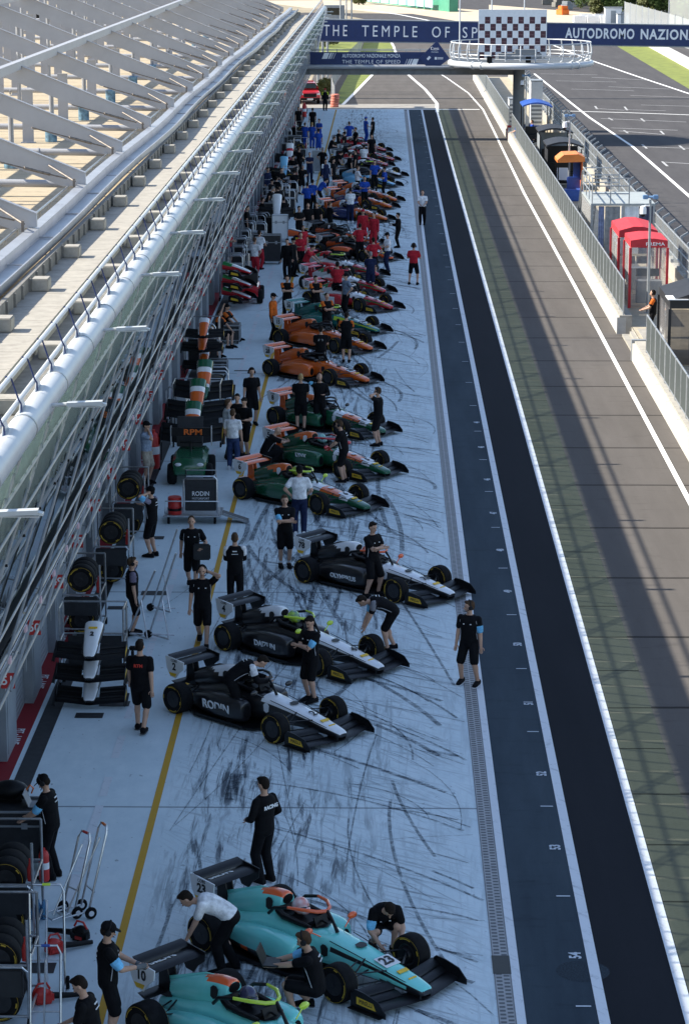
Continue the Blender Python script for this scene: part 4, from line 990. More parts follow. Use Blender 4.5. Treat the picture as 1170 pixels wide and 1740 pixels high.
def car_meshes():
    D = {}
    # tub and nose
    K = [(2.42, .09, .17, .235), (2.36, .135, .15, .275), (2.15, .17, .15, .33), (1.75, .20, .16, .42), (1.39, .23, .155, .485), (1.0, .26, .13, .555), (.62, .275, .10, .61), (.3, .315, .08, .645), (0, .335, .07, .665), (-.4, .345, .07, .69), (-.8, .33, .07, .62), (-1.2, .27, .09, .50), (-1.6, .18, .13, .40), (-1.85, .12, .16, .34)]
    b = MB(); b.loft([sec(x, w, zb, zt, 2.9) for x, w, zb, zt in spline(K, 4)]); D['body'] = b
    # engine cover with airbox
    K = [(-.42, .13, .55, .95), (-.46, .165, .5, .985), (-.7, .185, .45, .975), (-1.0, .17, .42, .90), (-1.35, .125, .38, .77), (-1.7, .075, .36, .62), (-1.95, .035, .36, .52)]
    b = MB(); b.loft([sec(x, w, zb, zt, 2.2) for x, w, zb, zt in spline(K, 4)]); D['engine_cover'] = b
    b = MB(); b.add([(-.418, .11*math.cos(a), .87+.075*math.sin(a)) for a in [2*PI*i/14 for i in range(14)]], [tuple(range(14))]); D['air_intake'] = b
    for s, nm in ((1, 'sidepod_l'), (-1, 'sidepod_r')):
        K = [(.30, .10, .16, .47, .50), (.26, .15, .11, .53, .51), (.05, .185, .08, .57, .53), (-.4, .20, .07, .565, .52), (-.8, .185, .07, .50, .46), (-1.2, .15, .08, .39, .37), (-1.55, .10, .10, .29, .28), (-1.75, .05, .12, .24, .22)]
        b = MB(); b.loft([sec(x, w, zb, zt, 2.7, 20, s*yc) for x, w, zb, zt, yc in spline(K, 4)]); D[nm] = b
        b = MB(); b.add([(.305, s*(.50+.085*math.cos(a)), .315+.13*math.sin(a)) for a in [2*PI*i/14 for i in range(14)]], [tuple(range(14))]); D['inlet'+nm[-2:]] = b
    b = MB(); P_ = [(.75, .34), (.62, .60), (.3, .74), (-.95, .74), (-1.15, .62), (-1.75, .50), (-1.75, -.50), (-1.15, -.62), (-.95, -.74), (.3, -.74), (.62, -.60), (.75, -.34)]
    b.prism(P_, .035, .062)
    for s in (-1, 1): b.beam((-.95, s*.73, .075), (.4, s*.73, .075), .02, .05); b.box(-1.95, -1.4, s*.2-.008, s*.2+.008, .06, .2)
    D['floor'] = b
    # front wing: three swept elements, endplates
    def foil(x0, c, z, t, tilt, y):
        P_ = [(0, 0), (.12, .45), (.4, .62), (.75, .36), (1, .0), (.7, -.18), (.3, -.42), (.1, -.38)]; ca, sa = math.cos(tilt), math.sin(tilt); R_ = []
        for u, v in P_: xx = -u*c; zz = v*t; R_.append((x0+xx*ca+zz*sa, y, z-xx*sa+zz*ca))
        return R_
    b = MB()
    ys = [-.86, -.6, -.3, 0, .3, .6, .86]
    b.loft([foil(2.42-.16*abs(y)/.86, .34, .095+.012*abs(y), .045, .06, y) for y in ys])
    for x0, z, c, tl in ((2.16, .135, .20, .28), (2.02, .20, .17, .45)):
        for s in (-1, 1): b.loft([foil(x0-.14*y/.86, c, z+.02*y, .035, tl, s*y) for y in (.22, .4, .62, .85)])
    for y in (-.11, .11): b.box(2.12, 2.38, y-.012, y+.012, .11, .22)
    D['front_wing'] = b
    for s, nm in ((1, 'endplate_l'), (-1, 'endplate_r')):
        b = MB(); b.prism([(2.40, .05), (2.40, .13), (2.25, .27), (1.98, .33), (1.80, .34), (1.72, .26), (1.72, .05)], s*.868-.008, s*.868+.008, 'xz'); b.box(1.72, 2.35, s*.90-.045, s*.90+.03, .05, .062); D[nm] = b
        b = MB(); b.prism([(2.22, .12), (2.16, .22), (1.84, .24), (1.84, .13)], s*.8775, s*.8795, 'xz'); D['tyre_panel'+nm[-2:]] = b
    # rear wing
    b = MB()
    b.loft([foil(-1.58, .33, .86, .06, .12, y) for y in (-.47, -.2, .2, .47)]); b.loft([foil(-1.86, .17, .925, .04, .5, y) for y in (-.47, -.2, .2, .47)])
    b.loft([foil(-1.75, .2, .42, .04, .25, y) for y in (-.44, 0, .44)])
    for y in (-.07, .07): b.prism([(-1.62, .36), (-1.9, .36), (-1.88, .86), (-1.72, .86)], y-.01, y+.01, 'xz')
    D['rear_wing'] = b
    for s, nm in ((1, 'wing_endplate_l'), (-1, 'wing_endplate_r')):
        b = MB(); b.prism([(-1.52, .93), (-1.98, .985), (-2.06, .97), (-2.02, .74), (-1.92, .58), (-1.76, .56), (-1.67, .68), (-1.54, .78)], s*.48-.009, s*.48+.009, 'xz'); D[nm] = b
    b = MB(); b.prism([(-1.91, .59), (-1.77, .59), (-1.73, .66), (-1.96, .66)], -.4905, -.4895, 'xz'); D['wing_sticker'] = b
    # cockpit, headrest, halo
    b = MB(); b.add([(x, y, z) for x, y, z in ((.42, 0, .648), (.34, .17, .652), (.1, .235, .672), (-.25, .245, .693), (-.38, .20, .697), (-.42, 0, .70), (-.38, -.20, .697), (-.25, -.245, .693), (.1, -.235, .672), (.34, -.17, .652))], [tuple(range(10))]); D['cockpit_opening'] = b
    b = MB(); b.tube([(.28, .22, .66), (.05, .26, .69), (-.25, .265, .715), (-.42, .2, .74), (-.44, 0, .75), (-.42, -.2, .74), (-.25, -.265, .715), (.05, -.26, .69), (.28, -.22, .66)], [.03, .045, .055, .06, .06, .06, .055, .045, .03], 8); D['headrest'] = b
    b = MB(); h = [(-.52, .31, .70), (-.38, .335, .83), (-.1, .325, .905), (.15, .26, .915), (.33, .13, .90), (.40, 0, .895)]
    b.tube(h[2:]+[(x, -y, z) for x, y, z in h[2:][::-1][1:]], [.024]+[.030]*5+[.024], 8); D['halo'] = b
    b = MB()
    for q in (1, -1): b.tube([(x, q*y, z) for x, y, z in h[:3]], [.026, .028, .025], 8)
    D['halo_arms'] = b
    b = MB(); b.tube([(.40, 0, .90), (.50, 0, .80), (.62, 0, .615)], [.03, .022, .03], 8); D['halo_pillar'] = b
    b = MB(); b.tube([(.42, 0, .70), (.30, 0, .72)], .02, 6); b.obox((.27, 0, .71), (.012, 0, .006), (0, .13, 0), (-.03, 0, .07)); D['steering_wheel'] = b
    for s, nm in ((1, 'mirror_l'), (-1, 'mirror_r')):
        b = MB(); b.tube([(.52, s*.26, .60), (.48, s*.42, .70)], .012, 6); b.ell((.47, s*.47, .72), .045, .095, .055, 10, 6); D[nm] = b
    # suspension corners
    for nm, x, s in (('fl', FX, 1), ('fr', FX, -1), ('rl', RX, 1), ('rr', RX, -1)):
        b = MB(); yi = .17 if x > 0 else .15; yo = .66; z0, z1 = (.24, .42) if x > 0 else (.17, .38)
        for xa, xb, za, zb in ((x+.38, x+.02, z1-.02, .38), (x-.16, x-.02, z1, .38), (x+.34, x+.03, z0, .19), (x-.24, x-.03, z0, .19), (x+.06, x+.08, z1-.08, .3)):
            b.tube([(xa, s*yi, za), (xb, s*yo, zb)], .017, 6, up=(0, 0, 1), ry=.010)
        b.tube([(x-.05, s*yi, z1+.04), (x, s*yo*.9, .2)], .014, 6); b.lathe([(.03, -.07), (.12, -.07), (.14, 0), (.12, .06), (.03, .06)], (x, s*.66, .29), 'y', 14)
        D['sus_'+nm] = b
    return D
CARD = car_meshes()
CM = {k: v.mesh(k, DUMMY, smooth=True) for k, v in CARD.items() if k not in ('body', 'engine_cover', 'sidepod_l', 'sidepod_r', 'front_wing')}
def wheel_mesh(w, R_):
    b = MB(); b.lathe([(.165, -w/2+.02), (.20, -w/2+.004), (R_-.045, -w/2), (R_-.012, -w/2+.02), (R_, -w/2+.055), (R_, w/2-.055), (R_-.012, w/2-.02), (R_-.045, w/2), (.20, w/2-.004), (.165, w/2-.02)], n=36, axis='y')
    ty = b.mesh('tyre', M['rubber'], smooth=True)
    b = MB(); b.lathe([(.168, -w/2+.018), (.155, -w/2+.03), (.13, -w/2+.07), (.06, -w/2+.06), (.045, -w/2+.02), (.02, -w/2+.015), (.02, w/2-.07), (.13, w/2-.07), (.155, w/2-.03), (.168, w/2-.018)], n=28, axis='y')
    for i in range(10):
        a = 2*PI*i/10; b.beam((.05*math.cos(a), -w/2+.035, .05*math.sin(a)), (.15*math.cos(a), -w/2+.03, .15*math.sin(a)), .022, .02, (0, 1, 0))
    rim = b.mesh('rim', mat('dark_rim_%d' % int(w*100), (.035, .035, .038), .35, .6, var=.2, scale=10), smooth=True)
    b = MB()
    for s in (-1, 1):
        for a0, a1, ra, rb in ((.5, 1.35, .235, .250), (2.1, 2.4, .23, .25), (3.5, 4.4, .235, .25), (5.3, 5.6, .23, .25), (0, 2*PI, .262, .267)):
            k = 28 if a1 > 6 else 8
            for i in range(k):
                a, c = a0+(a1-a0)*i/k, a0+(a1-a0)*(i+1)/k; y = s*(w/2+.0012)
                b.quad((ra*math.cos(a), y, ra*math.sin(a)), (rb*math.cos(a), y, rb*math.sin(a)), (rb*math.cos(c), y, rb*math.sin(c)), (ra*math.cos(c), y, ra*math.sin(c)))
    return ty, rim, b.mesh('sidewall_print', mat('tyre_print_yellow', (.55, .36, .03), .6), fix=False)
WF = wheel_mesh(.26, .292); WR = wheel_mesh(.33, .30)
def gloss(name, c, c2=None): return mat(name, c, .22, var=.04, scale=2, coat=.7)
LM = {'teal': gloss('turquoise_paint', (.20, .74, .68)), 'black': mat('satin_black_paint', (.013, .013, .015), .3, var=.2, scale=5, coat=.4), 'white': gloss('gloss_white', (.80, .81, .82)), 'green': gloss('dark_green_paint', (.01, .10, .045)), 'orange': gloss('gloss_orange', (.72, .13, .015)),
      'red': gloss('gloss_red', (.55, .015, .025)), 'navy': gloss('gloss_navy', (.02, .028, .12)), 'sky': gloss('gloss_sky_blue', (.22, .55, .80)), 'dteal': gloss('deep_teal_paint', (.008, .15, .13)), 'lime': gloss('gloss_lime', (.55, .75, .05)), 'grass': gloss('gloss_green', (.02, .22, .06)), 'carbon': M['carbon'], 'fluo': gloss('fluorescent_orange', (.85, .13, .03)), 'blue': gloss('gloss_blue', (.02, .08, .42)), 'mag': gloss('dark_magenta', (.22, .01, .08)), 'grey': gloss('pale_grey', (.5, .52, .54))}
def shp(base, kind): return base
LIV = {   # colours of slots 0..3, then the pattern over (face centre, normal, part)
 'teal': (('teal', 'black', 'fluo', 'white'), lambda c, n, p: 1 if (p == 'sidepod' and (c.z < .2 or (c.z < .30 and c.x > -.6))) or (p == 'body' and (c.z < .24 or (c.x > .7 and .05 < n.z < .55))) else (2 if (p == 'engine_cover' and c.z > .9) or (p == 'sidepod' and .2 <= c.z < .23) else 0)),
 'rodin': (('black', 'white', 'black', 'white'), lambda c, n, p: 1 if (p == 'body' and c.x > .45 and n.z > .42) or (p == 'engine_cover' and c.x > -1.15 and c.z > .68+.2*(-.42-c.x)) else 0),
 'green': (('green', 'orange', 'white', 'black'), lambda c, n, p: 3 if c.z < .17 else (1 if (p == 'engine_cover' and c.z > .78 and c.x > -1.2) or (p == 'body' and .9 < c.x < 1.6 and n.z > .5) else (2 if p == 'body' and (.55 < c.x < .9 or 1.6 < c.x < 1.85) and n.z > .3 else 0))),
 'orange': (('orange', 'black', 'white', 'black'), lambda c, n, p: 1 if c.z < .16 and p != 'engine_cover' else 0),
 'dteal': (('dteal', 'lime', 'black', 'white'), lambda c, n, p: 1 if (p == 'body' and .2 < n.z < .62 and c.x > .4) or (p == 'engine_cover' and c.x > -.5) else (2 if c.z < .17 else 0)),
 'prema': (('red', 'white', 'grass', 'red'), lambda c, n, p: (1 if .2 < c.z < .46 and c.x < -.1 else (2 if c.z >= .46 and c.x < -.5 else 0)) if p == 'sidepod' else ((1 if c.x < 1.1 and n.z > .2 else (2 if c.x > 1.1 and .15 < n.z < .6 else 0)) if p == 'body' else (1 if c.z < .72 else (2 if c.x < -.9 else 0)))),
 'blackorange': (('black', 'fluo', 'black', 'white'), lambda c, n, p: 1 if (p == 'body' and c.x > .5 and abs(n.z) < .75) or (p == 'sidepod' and c.z > .40 and c.x > -.9) or (p == 'engine_cover' and c.z < .66) else 0),
 'ornavy': (('navy', 'orange', 'grey', 'blue'), lambda c, n, p: 1 if (p == 'body' and c.x > .3) or (p == 'engine_cover' and c.z > .6 and c.x < -.7) else (2 if p == 'engine_cover' else 0)),
 'sky': (('sky', 'black', 'grey', 'white'), lambda c, n, p: 1 if (p == 'body' and abs(n.z) < .3) or c.z < .17 else (2 if p == 'engine_cover' and c.z > .7 else 0)),
 'whiteblack': (('black', 'white', 'lime', 'black'), lambda c, n, p: 1 if (p == 'body' and n.z > .2 and c.x > .3) or (p == 'engine_cover' and c.z > .75) else (2 if p == 'engine_cover' and c.x > -.6 else 0)),
 'redwhite': (('red', 'white', 'navy', 'mag'), lambda c, n, p: (1 if .15 < n.z < .7 and c.x > .5 else 0) if p == 'body' else (1 if p == 'engine_cover' and c.z > .72 else (2 if p == 'sidepod' and c.z < .33 else 0))),
}
_lm = {}
def liv_mesh(kind, key):
    k = (kind, key)
    if k not in _lm:
        cols, fn = LIV[kind]; me = CARD[key].mesh(key.split('_l')[0].split('_r')[0] if key.startswith('side') else key, [LM[c] for c in cols], smooth=True)
        nm = 'sidepod' if key.startswith('side') else key
        for p_ in me.polygons: p_.material_index = fn(p_.center, p_.normal, nm)
        _lm[k] = me
    return _lm[k]
HEAD = math.radians(-43)
def make_car(label, kind, loc, h=HEAD, num='', halo='carbon', mirror='black', rw='carbon', plate='white', logo=None, group='single seaters parked at an angle along the pit lane', detail=True):
    t = thing('racing_car', label, 'racing car', (loc[0], loc[1], 0), h, group)
    body = part('body', liv_mesh(kind, 'body'), t); part('engine_cover', liv_mesh(kind, 'engine_cover'), t)
    part('sidepod', liv_mesh(kind, 'sidepod_l'), t); part('sidepod', liv_mesh(kind, 'sidepod_r'), t)
    part('cockpit_opening', CM['cockpit_opening'], body, mats=[M['black']])
    part('air_intake', CM['air_intake'], body, mats=[M['black']])
    for s in 'lr': part('inlet', CM['inlet_'+s], body, mats=[M['black']])
    part('floor', CM['floor'], t, mats=[M['carbon']])
    fw = part('front_wing', FWM, t)
    for s in 'lr':
        part('endplate', CM['endplate_'+s], fw, mats=[M['carbon']]); part('tyre_panel', CM['tyre_panel_'+s], fw, mats=[M['yellow']])
    text('PIRELLI', .085, fw, (2.02, -.881, .18), (1, 0, .0), (0, 0, 1), M['lblack'], .002, depth=.0006)
    rwo = part('rear_wing', CM['rear_wing'], t, mats=[LM[rw]])
    for s in 'lr': part('wing_endplate', CM['wing_endplate_'+s], rwo, mats=[LM[plate] if s == 'r' else M['carbon']])
    part('wing_sticker', CM['wing_sticker'], rwo, mats=[M['yellow']])
    part('headrest', CM['headrest'], t, mats=[M['black']])
    ha = part('halo', CM['halo'], t, mats=[LM[halo]]); part('halo_arms', CM['halo_arms'], ha, mats=[M['carbon']]); part('halo_pillar', CM['halo_pillar'], ha, mats=[M['carbon']])
    part('steering_wheel', CM['steering_wheel'], t, mats=[M['black']])
    for s in 'lr': part('mirror', CM['mirror_'+s], t, mats=[LM[mirror]])
    for nm in ('fl', 'fr', 'rl', 'rr'):
        part('suspension', CM['sus_'+nm], t, mats=[M['carbon']])
        s = 1 if nm[1] == 'l' else -1; W_ = WF if nm[0] == 'f' else WR
        w = part('wheel', W_[0], t, (FX if nm[0] == 'f' else RX, s*(.78 if nm[0] == 'f' else .76), .292 if nm[0] == 'f' else .30), (0, rnd.uniform(0, 6), 0 if s < 0 else PI))
        part('rim', W_[1], w); part('sidewall_print', W_[2], w)
    if num:
        lb = M['lblack']
        text(num, .24, body, (1.62, 0, .468), (0, 1, 0), (-1, 0, .22), lb if kind not in ('prema',) else lb, .006, depth=.004)
        text(num, .20, rwo, (-1.80, -.4925, .79), (1, 0, 0), (0, 0, 1), M['lblack'] if plate == 'white' else M['lwhite'], .008, depth=.001)
    if detail:
        if num and kind not in ('rodin', 'prema'): pb = MB(); pb.obox((1.62, 0, .457), (.13, 0, -.029), (0, .15, 0), (.001, 0, .004)); pb.build('number_panel', M['white'], body)
        fb_ = MB(); fb_.prism([(-.7, .96), (-1.0, .93), (-1.9, .60), (-1.9, .50), (-1.2, .70)], -.008, .008, 'xz'); fb_.build('cover_fin', LM[LIV[kind][0][0]], t)
        lc = M['lwhite'] if kind in ('rodin', 'blackorange', 'ornavy', 'green') else M['lblack']
        sh_ = CM['shield_print']; part('shield_print', sh_, body, (1.10, 0, .560), (0, .12, 0), [M['lblack'] if kind == 'rodin' else lc])
        part('shield_print', sh_, body, (.62, -.290, .42), (PI/2, 0, 0), [lc]); part('shield_print', sh_, t, (-.62, -.20, .80), (PI/2-.15, 0, 0), [M['lblack'] if kind in ('rodin', 'teal') else lc])
        if kind == 'teal': text('RACING', .13, rwo, (-1.80, -.1, .912), (0, -1, 0), (.9, 0, .2), M['lwhite'], .003, depth=.004)
        text('COBS', .07, rwo, (-1.80, -.4925, .915), (1, 0, .0), (0, 0, 1), M['lblack'], .001, depth=.001)
        nb = MB(); nb.obox((1.93, 0, .396), (.035, 0, -.01), (0, .10, 0), (.002, 0, .004)); nb.obox((2.12, 0, .343), (.012, 0, -.006), (0, .08, 0), (.002, 0, .004)); nb.build('nose_sticker', M['yellow'], body)
        for s_ in (-1, 1): sb = MB(); sb.tube([(2.3, s_*.115, .268), (1.75, s_*.185, .39), (1.2, s_*.225, .50), (.7, s_*.25, .575)], .008, 4); sb.build('panel_seam', M['black'], body)
    if logo: 
        for tx, sz, x, z, cm in logo: text(tx, sz, t, (x, -.722+abs(x+.2)*.02, z), (1, 0, 0), (0, -.12, 1), cm, .004, depth=.006, name='lettering')
    return t
def _shield():
    b = MB(); b.prism([(-.06, -.07), (0, -.10), (.06, -.07), (.075, .05), (.03, .09), (-.03, .09), (-.075, .05)], -.004, .004)
    return b.mesh('shield_print', DUMMY)
CM['shield_print'] = _shield()
FWM = CARD['front_wing'].mesh('front_wing', M['carbon'], smooth=True)
def by_tip(px, py, h=HEAD, local=(2.36, .82, .10)):
    p = g(px, py, local[2]); c, s = math.cos(h), math.sin(h); return (p.x-(local[0]*c-local[1]*s), p.y-(local[0]*s+local[1]*c))
cars = []
def car(px, py, label, kind, h=-43, **k):
    h = math.radians(h); l = by_tip(px, py, h); cars.append((l, h)); return make_car(label, kind, l, h, **k)
W_, B_ = M['lwhite'], M['lblack']
car(785, 1668, 'turquoise racing car number 23 with black rear wing and orange halo', 'teal', -43, num='23', halo='fluo', mirror='fluo', logo=[('Genco', .16, .62, .34, B_)])
d = g(197, 1637, .95)-g(303, 1492, .95); l = (cars[0][0][0]+d.x, cars[0][0][1]+d.y); cars.append((l, math.radians(-43)))
make_car('turquoise racing car cut by the bottom edge with lime halo', 'teal', l, math.radians(-43), num='10', halo='lime', mirror='lime')
car(630, 1241, 'black racing car number 2 with white nose, nearest of the three black ones', 'rodin', -43.5, num='2', logo=[('RODIN', .24, -.35, .33, W_)])
car(690, 1130, 'black racing car number 4 with white nose and lime green halo', 'rodin', -43.5, num='4', halo='lime', mirror='lime', logo=[('DAIZUN', .17, -.3, .32, W_)])
car(803, 1006, 'black racing car number 78 with white nose and orange halo', 'rodin', -40.5, num='78', halo='fluo', mirror='fluo', logo=[('OLYMPIKUS', .15, -.3, .30, W_)])
car(657, 860, 'dark green racing car with orange airbox and lime halo, number 6', 'green', -41, num='6', halo='lime', mirror='lime', rw='orange')
car(690, 801, 'dark green racing car with orange airbox lettered LYNX, second of the three green ones', 'green', -42, num='5', halo='red', mirror='red', rw='orange', logo=[('LYNX', .16, -.3, .42, W_)])
car(680, 732, 'dark green racing car with black halo, farthest of the three green ones', 'green', -42, num='8', halo='carbon', rw='orange')
car(650, 646, 'bright orange racing car number 28, nearer of the two plain orange ones', 'orange', -42, num='28', rw='orange')
car(654, 592, 'bright orange racing car number 15 just behind another orange car', 'orange', -42, num='15', rw='orange')
car(665, 562, 'deep teal racing car with lime lines parked behind the orange cars', 'dteal', -42, num='26', rw='dteal', halo='lime')
car(686, 523, 'red and white racing car with green stripe, number 51, nearest of its three', 'prema', -42, num='51', rw='red', halo='white')
car(673, 495, 'red and white racing car number 50, middle one of its three', 'prema', -42, num='50', rw='red', halo='red')
car(661, 467, 'red and white racing car with lime halo, farthest of its three', 'prema', -42, num='53', rw='red', halo='lime')
car(684, 439, 'black racing car with fluorescent orange nose beside red shirted crew', 'blackorange', -42, num='1', rw='carbon', halo='carbon')
car(660, 415, 'black and fluorescent orange racing car behind the other black and orange one', 'blackorange', -42, num='7', halo='carbon')
car(672, 373, 'navy racing car with orange nose and a white badge, nearest of the navy ones', 'ornavy', -41, num='19', rw='orange', halo='blue')
car(678.5, 352, 'navy racing car with orange nose, middle one of its three', 'ornavy', -41, num='17', rw='orange', halo='blue')
car(687, 340.5, 'navy racing car with orange nose, farthest of its three', 'ornavy', -41, num='16', rw='orange', halo='blue')
car(684, 315, 'sky blue and black racing car with grey airbox', 'sky', -41, num='27', halo='carbon')
car(693, 298.5, 'black racing car with white nose and lime airbox line far down the lane', 'whiteblack', -41, num='25', halo='lime')
car(670, 281, 'red racing car with white lines, nearest of the far red ones', 'redwhite', -41, num='33', halo='red')
car(680.5, 272, 'red racing car with white lines, middle one of the far red ones', 'redwhite', -41, num='34', halo='white')
car(666, 256, 'red racing car with white lines, last car of the row', 'redwhite', -41, num='35', halo='red')
# ================================================================== PEOPLE
_q = []                                           # meshes still to be fused into one skin
_fm = {}
def fm(c, kind='cloth'):
    k = (kind, c)
    if k not in _fm:
        _fm[k] = mat('%s_%s' % (kind, '_'.join('%d' % int(v*255) for v in c)), c, .55 if kind == 'skin' else .8, var=.10 if kind == 'skin' else .3, scale=9, bump=.0 if kind == 'skin' else .6, spec=.4 if kind == 'skin' else .12)
    return _fm[k]
SK = [(.50, .30, .21), (.42, .235, .155), (.58, .38, .28), (.20, .11, .07)]
HR = {'dark': (.018, .013, .010), 'brown': (.07, .042, .025), 'blond': (.34, .23, .11), 'grey': (.22, .21, .20)}
K_, WH, RD, NV, BL, OR, GY, BE = (.0065, .0065, .008), (.74, .75, .77), (.42, .022, .035), (.015, .022, .06), (.02, .07, .36), (.60, .13, .02), (.16, .20, .26), (.36, .31, .25)
JE = (.035, .055, .13)
def ik(a, b, l1, l2, hint):
    a = Vector(a); b = Vector(b); d = b-a; L = d.length; mx = (l1+l2)*.998
    if L > mx: b = a+d*(mx/L); d = b-a; L = mx
    n = d/max(L, 1e-6); x = (l1*l1-l2*l2+L*L)/(2*max(L, 1e-6)); h = math.sqrt(max(0, l1*l1-x*x))
    hv = Vector(hint); hv = hv-n*hv.dot(n)
    hv = hv.normalized() if hv.length > 1e-5 else n.orthogonal().normalized()
    return a+n*x+hv*h, b
HANDS = {'down': ((.05, .27, .80), (-.6, .35, 0)), 'hip': ((.03, .20, 1.0), (-.4, 1, 0)), 'ear': ((.03, .125, 1.62), (.5, 1, -.2)), 'front': ((.36, .11, 1.06), (-.2, .6, -1)), 'hold': ((.30, .12, 1.16), (-.3, .7, -1)),
         'behind': ((-.14, .08, .95), (-.6, 1, 0)), 'mouth': ((.12, .05, 1.50), (.4, .7, -1)), 'swing': ((.22, .25, .86), (-.6, .35, 0)), 'swingb': ((-.16, .26, .86), (-.6, .35, 0)), 'face': ((.30, .10, 1.45), (.2, .6, -1)), 'knee': ((.36, .16, .62), (-.3, .6, .2)), 'low': ((.42, .12, .72), (-.3, .6, 0))}
def person(label, px, py, face, top=K_, bottom=K_, sleeve='short', legs='shorts', L='down', R='down', pose='stand', hair='dark', cap=None, headset=False, band=False, shoe=K_, skin=0, h=1.78, pitch=0, head=(0, 0), sock=None, z=0.0, group='crew and visitors in the pit lane', trim=None, pos=None, shirt_text=None, glove=None, hz=None):
    p = Vector((pos[0], pos[1], z)) if pos else g(px, py, z); dist = (p-CC).length
    t = thing('person', label, 'person', (p.x, p.y, p.z), math.radians(face), group); s = h/1.78; t.scale = (s, s, s)
    near = dist < 75; vox = .015 if dist < 62 else (.021 if dist < 105 else .030)
    ph = .93; fx = [(.03, .10, 0), (.0, -.10, 0)]; khint = (1, 0, 0); px_ = 0.0
    if pose == 'walk': fx = [(.30, .08, .0), (-.30, -.08, .06)]; ph = .90
    elif pose == 'stride': fx = [(.17, .09, .0), (-.16, -.09, .03)]; ph = .92
    elif pose == 'wide': fx = [(.04, .19, 0), (.0, -.17, 0)]; ph = .91
    elif pose == 'squat': fx = [(.12, .14, 0), (-.05, -.14, .05)]; ph = .42; px_ = -.22
    elif pose == 'kneel': fx = [(.22, .12, 0), (-.38, -.12, .06)]; ph = .50; px_ = -.05
    elif pose == 'sit': fx = [(.42, .12, 0), (.38, -.14, 0)]; ph = .52; px_ = -.06
    elif pose == 'lean': fx = [(.05, .12, 0), (-.12, -.12, 0)]; ph = .89; px_ = -.12
    if hz: ph = hz
    P = Vector((px_, 0, ph)); sp = [P]; pr = math.radians(pitch); fr = []
    N = 8
    for i in range(N+1):
        a = pr*(.65+.55*i/N); d = Vector((math.sin(a), 0, math.cos(a))); fr.append(d)
        if i < N: sp.append(sp[-1]+d*.52/N)
    top_d = fr[-1]; sh = sp[-1]; fwd = Vector((top_d.z, 0, -top_d.x))
    def torso(b, k=0.0, lo=-.12, hi=1.07, sc=1.0):
        prof = [(-.12, .14, .11), (0, .176, .128), (.25, .165, .126), (.45, .165, .125), (.68, .190, .138), (.88, .204, .128), (1.0, .172, .098), (1.07, .085, .068)]
        rg = []
        for tt, w, dd in prof:
            if tt < lo or tt > hi: continue
            q = max(0, min(1, tt))*N; i = min(int(q), N-1); c = sp[i].lerp(sp[i+1], q-i) if tt >= 0 else P+fr[0]*tt*.52
            if tt > 1: c = sh+top_d*(tt-1)*.52
            d = fr[min(int(round(q)), N)]; u = Vector((0, 1, 0)); v = Vector((d.z, 0, -d.x))
            rg.append([c+u*((w+k)*sc*math.cos(2*PI*j/16))+v*((dd+k)*sc*math.sin(2*PI*j/16)) for j in range(16)])
        b.loft(rg)
    shl = [sh+Vector((0, q*.185, 0))-top_d*.045 for q in (1, -1)]
    hip = [P+Vector((0, q*.09, -.02)) for q in (1, -1)]
    arms = []
    for i, (q, H) in enumerate(((1, L), (-1, R))):
        if isinstance(H, str): tg, hint = HANDS[H]; tg = Vector((tg[0], tg[1]*q, tg[2])); hint = (hint[0], hint[1]*q, hint[2])
        elif H == 'cross': pass
        else: tg = Vector(H[:3]); hint = H[3] if len(H) > 3 else (-.5, .6*q, -.4)
        el, ha = ik(shl[i], tg, .285, .265, hint); arms.append((shl[i], el, ha))
    lg = []
    for i, q in enumerate((1, -1)):
        an = Vector(fx[i])+Vector((-.04, 0, .085)); kn, an2 = ik(hip[i], an, .435, .42, (1, .15*q, 0)); lg.append((hip[i], kn, an2))
    # ---- body
    b = MB(); torso(b, -.008)
    hy, hp = math.radians(head[0]), math.radians(head[1]); 
    nk = sh+top_d*.05; hc = nk+(top_d*.8+Vector((0, 0, .2))).normalized()*.155+fwd*.015
    base = Matrix.Rotation(hy, 3, 'Z') @ Matrix.Rotation(pr*.85+hp, 3, 'Y')
    hf = base @ Vector((1, 0, 0)); hl = base @ Vector((0, 1, 0)); hu = base @ Vector((0, 0, 1))
    b.capsule(nk-top_d*.05, hc-hu*.03, .058, .052)
    b.ell(hc+hu*.015, .100, .078, .112, 14, 10, base); b.ell(hc-hu*.055+hf*.028, .068, .056, .066, 12, 8, base)
    b.capsule(hc+hf*.095-hu*.005, hc+hf*.118-hu*.035, .012, .018, 8)
    for q in (1, -1): b.ell(hc+hl*q*.08-hf*.005-hu*.012, .022, .013, .034, 8, 6, base)
    for sa, el, ha in arms:
        b.capsule(sa, el, .058, .046); b.capsule(el, ha, .048, .032); d = (ha-el).normalized(); b.capsule(ha, ha+d*.075, .032, .030, 8)
    for i, (a, k, n_) in enumerate(lg):
        b.capsule(a, k, .09, .062); b.capsule(k, n_, .062, .042); b.ell(k.lerp(n_, .3)+Vector((-.018, 0, 0)), .06, .058, .12, 10, 8); b.capsule(n_, Vector(fx[i])+Vector((.10, 0, .04)), .04, .035, 8)
    skm = fm(SK[skin], 'skin'); bo = b.build('body', skm, t); _q.append((bo, vox))
    fg = MB()
